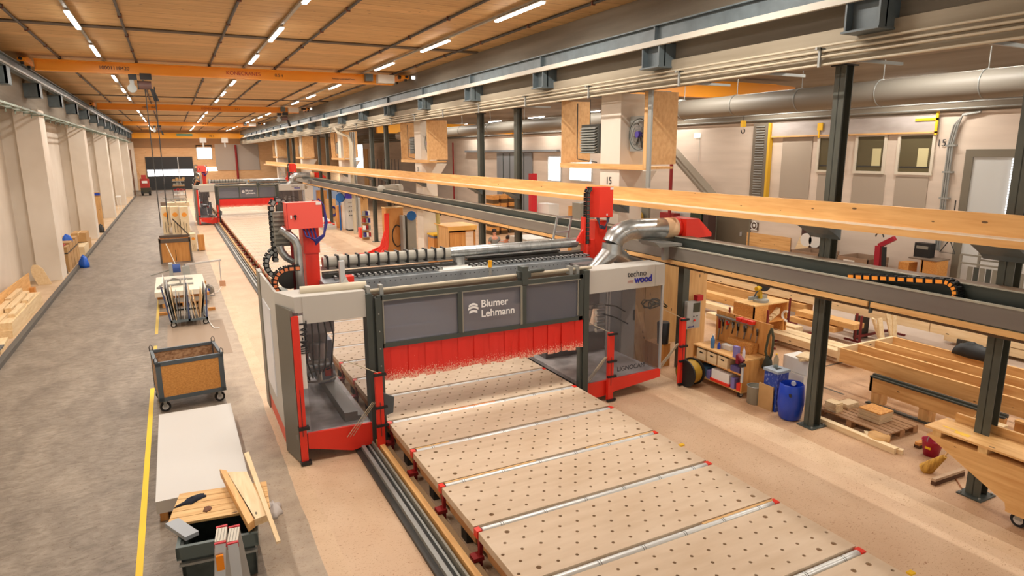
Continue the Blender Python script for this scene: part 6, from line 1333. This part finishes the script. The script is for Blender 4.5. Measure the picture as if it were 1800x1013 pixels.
y0, y1, z0, z1 = rx(1222, 235, 1231, 242); t = thing('exit_sign', 'small lit exit sign on the outer wall above the near heater box', 'sign', (XO-.05, y0, z0)); part('panel', MB().box(XO-.08, XO-.02, y0, y1, z0, z1), SIGNLIT, t); part('cable', MB().cyl((XO-.05, y0, z0-1.2), (XO-.05, y0, z0), .01, 5), GALV, t)
y0, y1, z0, z1 = rx(1331, 205, 1352, 335); t = thing('vertical_cable_ladder', 'dark vertical cable ladder on the outer wall with a yellow edge strip', 'cable ladder', (XO-.1, y0, z0)); part('ladder', MB().box(XO-.2, XO-.02, y0+.1, y1, 2.6, 6.2), mat('brown_grey_ladder', (116, 106, 92), .6), t); part('yellow_strip', MB().box(XO-.22, XO-.02, y0, y0+.12, 2.6, 6.2), mat('dull_yellow', (216, 170, 40), .6), t)
for k in range(30): part('rung', MB().box(XO-.24, XO-.2, y0+.3, y1-.2, 2.7+.115*k, 2.74+.115*k), GALV, t)
y0, y1, z0, z1 = rx(1358, 210, 1650, 236); t = thing('tarpaulin_strip', 'grey tarpaulin strip along the top of the side-bay office wall', 'tarpaulin', (XO-.1, y0, z0))
part('sheet', MB().box(XO-.12, XO-.06, y0, y1, 5.62, 6.18), mat('grey_tarp', (184, 176, 172), .7, c2=(164, 154, 148), noise=(.8, .8, 3)), t); part('wood_rail', MB().box(XO-.16, XO-.06, y0, y1, 5.56, 5.62), PINEY, t); part('yellow_edge', MB().box(XO-.16, XO-.1, y0, y0+.08, 5.5, 6.3).box(XO-.16, XO-.1, y0, y0+.8, 6.0, 6.08), YEL, t)
yy = at(1447, 216, x=XO).y; part('yellow_ribbon', MB().box(XO-.18, XO-.14, yy-.12, yy+.12, 5.8, 6.1).box(XO-.18, XO-.14, yy, yy+.06, 5.5, 5.8), YEL, t)
p = at(1652, 252, x=XO-.02); text('15', .34, (XO-.04, p.y+.1, p.z-.1), (0, -1, 0), (0, 0, 1), TXT_DARK, 'number', wo)
yy = at(1665, 300, x=XO).y
t = thing('galvanised_cable_pipe', 'bundle of galvanised cable pipes curving down the outer wall left of the big door', 'pipe', (XO-.1, yy, 2))
for k in range(3): part('pipe', MB().tube([(XO-.12, yy-.9, 6.2+.02*k), (XO-.12, yy-.35, 6.12+.02*k), (XO-.12, yy-.1-.07*k, 5.8), (XO-.12, yy-.07*k, 5.2), (XO-.12, yy-.07*k, 1.5)], .03, 8), GALV, t)
for k in range(3): part('pipe_bracket', MB().box(XO-.16, XO-.02, yy-.25, yy+.08, 3.3+.9*k, 3.36+.9*k), GALV, t)
a, b_ = at(1183, 262, x=XO-1), at(1260, 350, x=XO-1)
solo('cable_tray', MB().bar(a, b_, .5, .1).bar(a+Vector((-.3, -.2, -.3)), b_+Vector((-.3, -.2, -.3)), .12, .12), mat('tray_taupe', (146, 134, 118), .6), 'sloping cable trays running down the outer wall behind the near heater box', 'cable tray')
solo('red_pipe', MB().cyl((22.5, at(1180, 300, x=22.5).y, 0), (22.5, at(1180, 300, x=22.5).y, 5.6), .09, 10), REDD, 'dark red vertical pipe right behind the near heater box', 'pipe')
solo('red_pipe', MB().cyl((XO-.3, at(797, 300, x=XO-.3).y, 0), (XO-.3, at(797, 300, x=XO-.3).y, 5.9), .07, 10), REDD, 'thin dark red pipe on the far outer wall', 'pipe')
solo('red_pipe', MB().cyl((8.8, YB-.4, 0), (8.8, YB-.4, 6.3), .16, 10), REDD, 'dark red pipe on the far end wall', 'pipe')
a, b_ = at(934, 350, y=30), at(944, 350, y=30)
solo('red_pillar', MB().box(a.x, b_.x, 30, 30.3, 0, 3.9), mat('signal_red', (200, 30, 40), .5), 'bright red vertical pillar seen between the two long beams', 'pillar')

# ------------------------------------------------------------------ cabinets and things along the bay line, between the two long beams
def floorbox(pl, pt, pr, pb, dep=.6):
    x0, x1, Y, h = stand(pl, pt, pr, pb); return x0, x1, Y, Y+dep, h
x0, x1, ya, yb_, h = floorbox(681, 366, 711, 441, .7)
t = thing('plywood_cabinet', 'brown plywood cabinet with a hanging black hose, red strips over its edge', 'cabinet', ((x0+x1)/2, (ya+yb_)/2, 0))
part('body', MB().box(x0, x1, ya, yb_, 0, h), ORW, t); part('top_board', MB().box(x0-.03, x1+.03, ya-.03, yb_, h, h+.04), PINEX, t); part('cabinet_door', MB().box(x0+.04, x1-.04, ya-.02, ya, .05, h-.06), mat('warm_ply', (196, 136, 72), .6, c2=(176, 112, 52), noise=(2, 2, .7)), t)
solo('black_hose', MB().tube([((x0+x1)/2+.1+.27*math.cos(a), ya-.05, .78+.55*math.sin(a)) for a in [i*PI/10 for i in range(20)]], .03, 6, True), BLACK, 'black hose coil hanging on the brown plywood cabinet', 'hose')
rm = mat('red_pvc_strip', (232, 50, 30), .4)
t = thing('red_strip_bundle', 'bundle of long red plastic strips hanging over the cabinet edge to the floor', 'plastic strips', (x0, ya-.1, 0))
for k in range(12):
    xx = x0+.02-.035*k*.5; part('strip', MB().tube([(xx+.1, ya-.06, h-.25), (xx+.06, ya-.1-.01*(k % 3), h*.5), (xx-.02-.02*k, ya-.14, .3), (xx-.08*k-.1, ya-.2-.03*(k % 4), .03), (xx-.12*k-.25, ya-.25-.05*(k % 3), .02)], .035, 5), rm, t)
x0, x1, ya, yb_, h = floorbox(718, 379, 733, 442, .5)
t = thing('grey_machine_cabinet', 'narrow grey cabinet with a round blue disc on top, right of the brown cabinet', 'cabinet', ((x0+x1)/2, ya, 0)); part('body', MB().box(x0, x1, ya, yb_, 0, h), GREYM, t); part('side_rail', MB().box(x0-.25, x0-.12, ya, yb_, 0, h), GALV, t)
part('blue_disc', MB().cyl(((x0+x1)/2-.05, ya-.15, h), ((x0+x1)/2+.0, ya-.05, h), .24, 22), mat('disc_blue', (20, 92, 160), .4), t)
x0, x1, ya, yb_, h = floorbox(749, 384, 760, 440, .3)
t = thing('grey_junction_box', 'beige junction box with cables right of the white column', 'box', ((x0+x1)/2, ya, 0)); part('box', MB().box(x0, x1, ya, yb_, 1.0, 1.7), GREYP, t); part('post', MB().box(x0+.1, x1-.1, ya+.1, yb_, 0, 1.0), ORW, t); part('cables', MB().cyl((x0+.1, ya+.1, 1.7), (x0+.15, ya+.1, 2.4), .03, 6).cyl((x0+.25, ya+.1, 1.7), (x0+.2, ya+.1, 2.3), .03, 6), GREYM, t)
x0, x1, ya, yb_, h = floorbox(613, 349, 626, 406, .8)
t = thing('control_cabinet', 'light grey control cabinet with rows of small buttons', 'cabinet', ((x0+x1)/2, ya, 0)); part('body', MB().box(x0, x1+.4, ya, yb_, .1, h), GREYP, t); part('plinth', MB().box(x0, x1+.4, ya, yb_, 0, .1), DARK, t)
for k in range(12): part('button', MB().cyl((x0+.12+.13*(k % 3), ya-.02, h-.25-.28*(k//3)), (x0+.12+.13*(k % 3), ya, h-.25-.28*(k//3)), .03, 8), BLACK, t)
part('violet_top_unit', MB().box(x0, x0+.5, ya, ya+.6, h, h+.5), mat('violet_unit', (84, 66, 190), .4), t)
for i in range(3):
    p = at(632+3*i, 395, z=0); solo('conduit_riser', MB().cyl((10.2+.12*i, 42.0, 0), (10.2+.12*i, 42.0, 6.3), .05, 8), GALV, 'vertical grey conduit beside the light grey control cabinet, %s' % ('left one', 'middle one', 'right one')[i], 'conduit')
x0, x1, ya, yb_, h = floorbox(640, 346, 653, 422, .4)
t = thing('notice_board', 'tall pine board with shelves of folders left of the dark steel column', 'shelf', ((x0+x1)/2, ya, 0)); part('back_board', MB().box(x0, x1, yb_-.05, yb_, 0, h), PINEZ, t)
for k in range(4): part('shelf', MB().box(x0, x1, ya, yb_, .15+.42*k, .18+.42*k), GALV, t)
for k in range(4):
    for q_ in range(3): solo('folder', MB().box(x0+.05+.14*q_, x0+.16+.14*q_, ya+.03, yb_-.06, .18+.42*k, .42+.42*k), (BLUEC, PAPER, REDD, GREYM)[(k+q_) % 4], '%s folder, shelf %s up, %s from the left in the tall pine shelf' % (('blue', 'white', 'red', 'grey')[(k+q_) % 4], ORD[k], ORD[q_]), 'folder')
x0, x1, ya, yb_, h = floorbox(634, 401, 644, 418, .5)
solo('red_cabinet_box', MB().box(x0, x1, ya, yb_, 0, h), RED, 'small bright red box at the foot of the folder shelf', 'box')
x0, x1, ya, yb_, h = floorbox(577, 350, 592, 389, .6)
t = thing('plywood_stand', 'pale plywood stand with a dark blue cable hank', 'stand', ((x0+x1)/2, ya, 0)); part('board', MB().box(x0, x1, ya, yb_, 0, h), OSBP, t)
for k in range(4): part('cable_hank', MB().tube([((x0+x1)/2+.1+.2*math.cos(a), ya-.05-.02*k, h*.45+(.25+.04*k)*math.sin(a)) for a in [i*PI/7 for i in range(14)]], .03, 5, True), BLUEC, t)
x0, x1, ya, yb_, h = floorbox(561, 335, 577, 384, .6)
solo('brown_cupboard', MB().box(x0, x1, ya, yb_, 0, h), ORW, 'tall orange-brown cupboard behind the salmon control cabinet', 'cupboard')
x0, x1, ya, yb_, h = floorbox(595, 362, 606, 401, .6)
solo('brown_cupboard', MB().box(x0, x1, ya, yb_, 0, h), ORW, 'small orange-brown cupboard left of the light grey control cabinet', 'cupboard')
p = at(597, 348, y=43.5); solo('blue_disc', MB().cyl((p.x, 43.5, p.z), (p.x+.1, 43.6, p.z), .3, 20).box(p.x-.05, p.x+.05, 43.6, 43.7, 0, p.z), mat('disc_blue', (20, 92, 160), .4), 'round blue disc on a stand above the small cupboard', 'disc')
for i, (a, b_, c_, d_, mt, lab) in enumerate(((570, 394, 589, 402, RED, 'red crate on the floor right of the salmon control cabinet'), (562, 386, 580, 394, PAPER, 'pale heap of parts on the floor behind the red crate'), (566, 398, 592, 404, GREYP, 'grey tray on the floor in front of the red crate'))):
    x0, x1, Y, h = stand(a, b_, c_, d_); solo(('crate', 'parts_heap', 'parts_tray')[i], MB().box(x0, x1, Y, Y+.8, 0, max(h, .1)).box(x0+.1, x1-.2, Y+.2, Y+.6, 0, max(h, .1)+.12), mt, lab, ('crate', 'heap', 'tray')[i])
# open plywood hut
a, b_ = at(790, 430, y=26), at(836, 430, y=26)
t = thing('plywood_hut', 'open orange plywood hut with a plastic roof between the steel columns', 'hut', ((a.x+b_.x)/2, 26.6, 0)); zt_ = at(812, 398, y=26).z
part('front_board', MB().box(a.x, a.x+(b_.x-a.x)*.62, 26, 26.04, 0, zt_), PB, t); part('front_post', MB().box(b_.x-.08, b_.x, 26, 26.04, 0, zt_).box(a.x, b_.x, 26, 26.04, zt_-.25, zt_), PB, t)
part('side_board', MB().box(a.x-.02, a.x+.02, 26, 27.4, 0, zt_), PINEZ, t); part('rear_board', MB().box(a.x, b_.x, 27.4, 27.44, 0, zt_-.2), mat('dark_hut_inside', (70, 50, 34), .8), t)
part('roof_sheet', MB().box(a.x-.12, b_.x+.05, 25.85, 27.5, zt_, zt_+.03).box(a.x-.1, b_.x, 25.84, 25.87, zt_-.16, zt_+.02), mat('amber_sheet', (240, 184, 96), .35), t)
a, b_ = at(763, 430, y=27.5), at(788, 430, y=27.5); zt_ = at(775, 419, y=27.5).z
t = thing('wooden_chest', 'orange wooden chest with yellow rim left of the plywood hut', 'chest', ((a.x+b_.x)/2, 27.9, 0)); part('body', MB().box(a.x, b_.x, 27.5, 28.3, 0, zt_), PB, t); part('yellow_rim', MB().box(a.x-.02, b_.x+.02, 27.48, 28.32, zt_+.12, zt_+.18), YEL, t); part('grey_fill', MB().box(a.x+.02, b_.x-.02, 27.52, 28.28, zt_, zt_+.12), mat('slate_fill', (110, 112, 130), .6), t)
p = at(766, 345, y=27.3); q = at(773, 420, y=27.3); solo('green_hose', MB().tube([p, p.lerp(q, .5)+Vector((.0, 0, 0)), q], .1, 8), mat('pale_green_hose', (186, 176, 112), .6), 'pale green hose hanging behind the orange chest', 'hose')
# pallets of boards behind the people
rnd = random.Random(3)
for i in range(3):
    a, b_ = at(866+14*i, 420, y=36+i*.3), at(879+14*i, 420, y=36+i*.3)
    t = thing('stacked_boards', 'yellowish board pile with painted gap shade behind the two people, %s from the left' % ORD[i], 'boards', ((a.x+b_.x)/2, 36.5, 0))
    for k in range(10): part('board_or_gap_layer', MB().box(a.x+rnd.uniform(0, .08), b_.x-rnd.uniform(0, .08), 36+i*.3, 37+i*.3, .24*k, .24+.24*k), OSB if k % 2 else mat('gap_shade', (90, 64, 30), .8), t)  # every other layer is a solid block coloured dark for gap shade
a, b_ = at(852, 428, y=23.5), at(888, 436, y=23.5)
t = thing('work_table', 'orange wooden work table in front of the two people', 'table', ((a.x+b_.x)/2, 24, 0)); part('top', MB().box(a.x, b_.x+.2, 23.4, 24.2, 1.0, 1.05), PB, t); part('front', MB().box(a.x, b_.x+.2, 23.4, 23.44, .7, 1.0), PB, t)
for xx in (a.x+.02, b_.x+.12): part('leg', MB().box(xx, xx+.07, 23.42, 23.5, 0, .7), PINEZ, t)
a, b_ = at(926, 430, y=21), at(978, 430, y=21); zt_ = at(950, 420, y=21).z
t = thing('white_machine', 'white ventilated machine housing behind the gantry pipe', 'machine', ((a.x+b_.x)/2, 21.5, 0)); part('housing', MB().box(a.x, b_.x, 21, 22.4, 0, zt_), GREYP, t)
for k in range(7): part('vent', MB().box(a.x+.1+.13*k+(.25 if k > 1 else 0), a.x+.17+.13*k+(.25 if k > 1 else 0), 20.99, 21, zt_-.32, zt_-.1), DARK, t)
# things seen between the ledge and the trough, right of the red tower
def far_panel(nm, lab, cat, m, pl, pt, pr, pb, x=XO-1.0, th=.15):
    y0, y1, z0, z1 = rx(pl, pt, pr, pb, x); return solo(nm, MB().box(x, x+th, y0, y1, 0, z1), m, lab, cat)
far_panel('grey_locker', 'tall olive grey locker door behind the exhaust pipe', 'locker', mat('olive_grey', (128, 126, 112), .5), 1114, 350, 1139, 388)
far_panel('hydrant_cabinet', 'dark red hydrant cabinet behind the suction hood', 'cabinet', REDD, 1160, 373, 1184, 386, XO-1.2, .4)
far_panel('wall_unit', 'cream wall unit right of the dark red hydrant cabinet', 'unit', GREYP, 1187, 373, 1213, 380, XO-.7, .3)
far_panel('green_locker', 'dark green locker behind the suction hood', 'locker', mat('deep_green', (44, 58, 40), .5), 1214, 370, 1232, 395, XO-1.3, .5)
far_panel('steel_locker', 'dark brown locker right of the dark green locker', 'locker', mat('umber', (70, 50, 46), .5), 1237, 365, 1244, 400, XO-1.3, .5)
p = at(1122, 382, x=XO-1.3); t = thing('yellow_reel', 'yellow and black cable reel in front of the olive grey locker', 'cable reel', (p.x, p.y, 0)); part('reel', MB().cyl((p.x-.1, p.y, p.z), (p.x+.1, p.y, p.z), .32, 18), MATS['reel_yellow'], t); part('hub', MB().cyl((p.x-.12, p.y, p.z), (p.x+.12, p.y, p.z), .12, 12), BLACK, t); part('stand', MB().box(p.x-.1, p.x+.1, p.y-.05, p.y+.05, 0, p.z-.3), BLACK, t)
solo('folded_sheet', MB().tube([at(1082, 352, y=22.6), at(1089, 372, y=22.6), at(1086, 395, y=22.6), Vector((at(1086, 395, y=22.6).x, 22.6, 0))], .3, 10), mat('pale_plastic', (196, 188, 176), .4), 'pale upright plastic roll right of the red tower head', 'roll')
far_panel('white_case', 'white equipment case left of the red tower', 'case', WHITE, 945, 357, 965, 375, 17, .6)
far_panel('orange_case', 'small orange case left of the red tower', 'case', ORW, 999, 362, 1008, 372, 17, .6)
far_panel('grey_pile', 'grey covered pile left of the red tower', 'pile', GREYM, 1006, 356, 1020, 374, 16.5, .8)
far_panel('fence_box', 'pale wooden board standing at the bright window', 'board', PINEZ, 638, 262, 648, 320, 22, .1)
for k in range(9):
    y0, y1, z0, z1 = rx(652+6*k, 293, 653.4+6*k, 325, 22.0); solo('railing_bar', MB().box(22, 22.05, y0, y1, 0, 4.3), mat('railing_blue', (60, 80, 110), .5), 'dark blue railing bar behind the timber ledge, %s from the left' % ORD[k], 'railing bar')
solo('floor_pipe', MB().cyl(at(668, 333, y=34), at(705, 331, y=33), .22, 14), HOSE, 'thick pale pipe lying behind the dark trough', 'pipe')
a, b_ = at(467, 290, x=12.5), at(512, 318, x=12.5)
solo('blue_cover', MB().box(12, 13.5, 58, 72, 2.3, 2.5).box(12.1, 13.4, 58, 72, 0, 2.3), mat('pale_blue_cover', (140, 160, 190), .5), 'pale blue covered bench beyond the far mill', 'bench')

# ------------------------------------------------------------------ the two people
def skin(name, pts, edges, rad, m, parent, sub=1):
    me = bpy.data.meshes.new(name); off = OFF[parent.name]; me.from_pydata([tuple(Vector(p)-off) for p in pts], edges, []); me.materials.append(m)
    o = bpy.data.objects.new(name, me); COL.objects.link(o); o.parent = parent; OFF[o.name] = off
    md = o.modifiers.new('skin', 'SKIN'); md.use_smooth_shade = True
    for i, r_ in enumerate(rad): me.skin_vertices[0].data[i].radius = r_ if isinstance(r_, tuple) else (r_, r_)
    me.skin_vertices[0].data[0].use_root = True
    sd = o.modifiers.new('sub', 'SUBSURF'); sd.levels = sub; sd.render_levels = sub; return o
SKIN = mat('skin', (214, 150, 120), .6); HAIR = mat('dark_hair', (46, 32, 26), .8); SHIRT = mat('grey_shirt', (132, 130, 122), .8); SHIRT2 = mat('pale_grey_shirt', (170, 166, 160), .8); TROUS = mat('dark_trousers', (48, 48, 54), .8)
def person(x, y, lab, bend=0, shirt=SHIRT, s=1.0):
    t = thing('person', lab, 'person', (x, y, 0))
    def P_(px, py, pz):   # bend the upper body forward (towards -y, +x) above the hip
        if pz > .95 and bend: dz = pz-.95; return (x+px+.25*bend*dz, y+py-.75*bend*dz, .95+dz*(1-.35*bend))
        return (x+px*s, y+py*s, pz*s)
    pts = [P_(0, 0, .95), P_(0, 0, 1.15), P_(0, .01, 1.38), P_(0, 0, 1.5), P_(0, -.01, 1.6), P_(0, -.01, 1.7),
           P_(-.2, 0, 1.4), P_(-.27, -.02, 1.15), P_(-.2, -.2, 1.0), P_(-.15, -.28, .99),
           P_(.2, 0, 1.4), P_(.27, -.02, 1.15), P_(.2, -.2, 1.0), P_(.15, -.28, .99),
           P_(-.1, 0, .88), P_(-.11, -.01, .48), P_(-.11, .02, .1), P_(-.11, -.12, .04), P_(.1, 0, .88), P_(.11, -.01, .48), P_(.11, .02, .1), P_(.11, -.12, .04)]
    ed = [(0, 1), (1, 2), (2, 3), (3, 4), (4, 5), (2, 6), (6, 7), (7, 8), (8, 9), (2, 10), (10, 11), (11, 12), (12, 13), (0, 14), (14, 15), (15, 16), (16, 17), (0, 18), (18, 19), (19, 20), (20, 21)]
    rd = [(.15, .1), (.13, .09), (.15, .1), .055, .08, .085, .06, .042, .035, .03, .06, .042, .035, .03, .085, .06, .045, .04, .085, .06, .045, .04]
    skin('body', pts, ed, rd, SKIN, t)
    skin('shirt', [pts[0], pts[1], pts[2], P_(0, 0, 1.46), pts[6], P_(-.245, -.01, 1.25), pts[10], P_(.245, -.01, 1.25)], [(0, 1), (1, 2), (2, 3), (2, 4), (4, 5), (2, 6), (6, 7)], [(.17, .12), (.15, .11), (.17, .12), .07, .075, .06, .075, .06], shirt, t)
    skin('trousers', [pts[0], pts[14], pts[15], P_(-.11, .02, .14), pts[18], pts[19], P_(.11, .02, .14)], [(0, 1), (1, 2), (2, 3), (0, 4), (4, 5), (5, 6)], [(.165, .115), .1, .075, .06, .1, .075, .06], TROUS, t)
    h_ = Vector(P_(0, .02, 1.69)); hm = MB().lathe([(.1, -.03), (.108, .03), (.09, .09), (.05, .12), (.001, .13)], h_, 14); part('hair', hm, HAIR, t)
    f_ = Vector(P_(0, -.09, 1.66)); part('face', MB().cyl(f_+Vector((-.035, -.0, .02)), f_+Vector((-.035, -.012, .02)), .01, 8).cyl(f_+Vector((.035, 0, .02)), f_+Vector((.035, -.012, .02)), .01, 8).box(f_.x-.025, f_.x+.025, f_.y-.01, f_.y, f_.z-.055, f_.z-.045), mat('dark_feature', (60, 36, 30), .6), t)
    part('nose', MB().prism([(f_.y, f_.z+.015), (f_.y-.03, f_.z-.02), (f_.y, f_.z-.025)], 'x', f_.x-.012, f_.x+.012), SKIN, t)
p = at(869, 405, y=25); person(p.x, 25, 'person in a grey t-shirt standing behind the wooden work table')
p = at(884, 416, y=24.9); person(p.x-.1, 25.1, 'person in a pale grey shirt bending down beside the standing person', 1.0, SHIRT2)

p = at(616, 236, x=9.95)
t = thing('conduit_bundle', 'thick beige conduits bending down from the right beam behind the ledge', 'conduit', (9.97, p.y, 0))
for k in range(3): part('conduit', MB().tube([(9.38, p.y+1.6, 6.5+.03*k), (9.4, p.y+.9, 6.2+.03*k), (9.9, p.y+.35, 6.0), (9.97, p.y+.17*k, 5.6), (9.97, p.y+.17*k, 0)], .07, 8), BEIGEP, t)
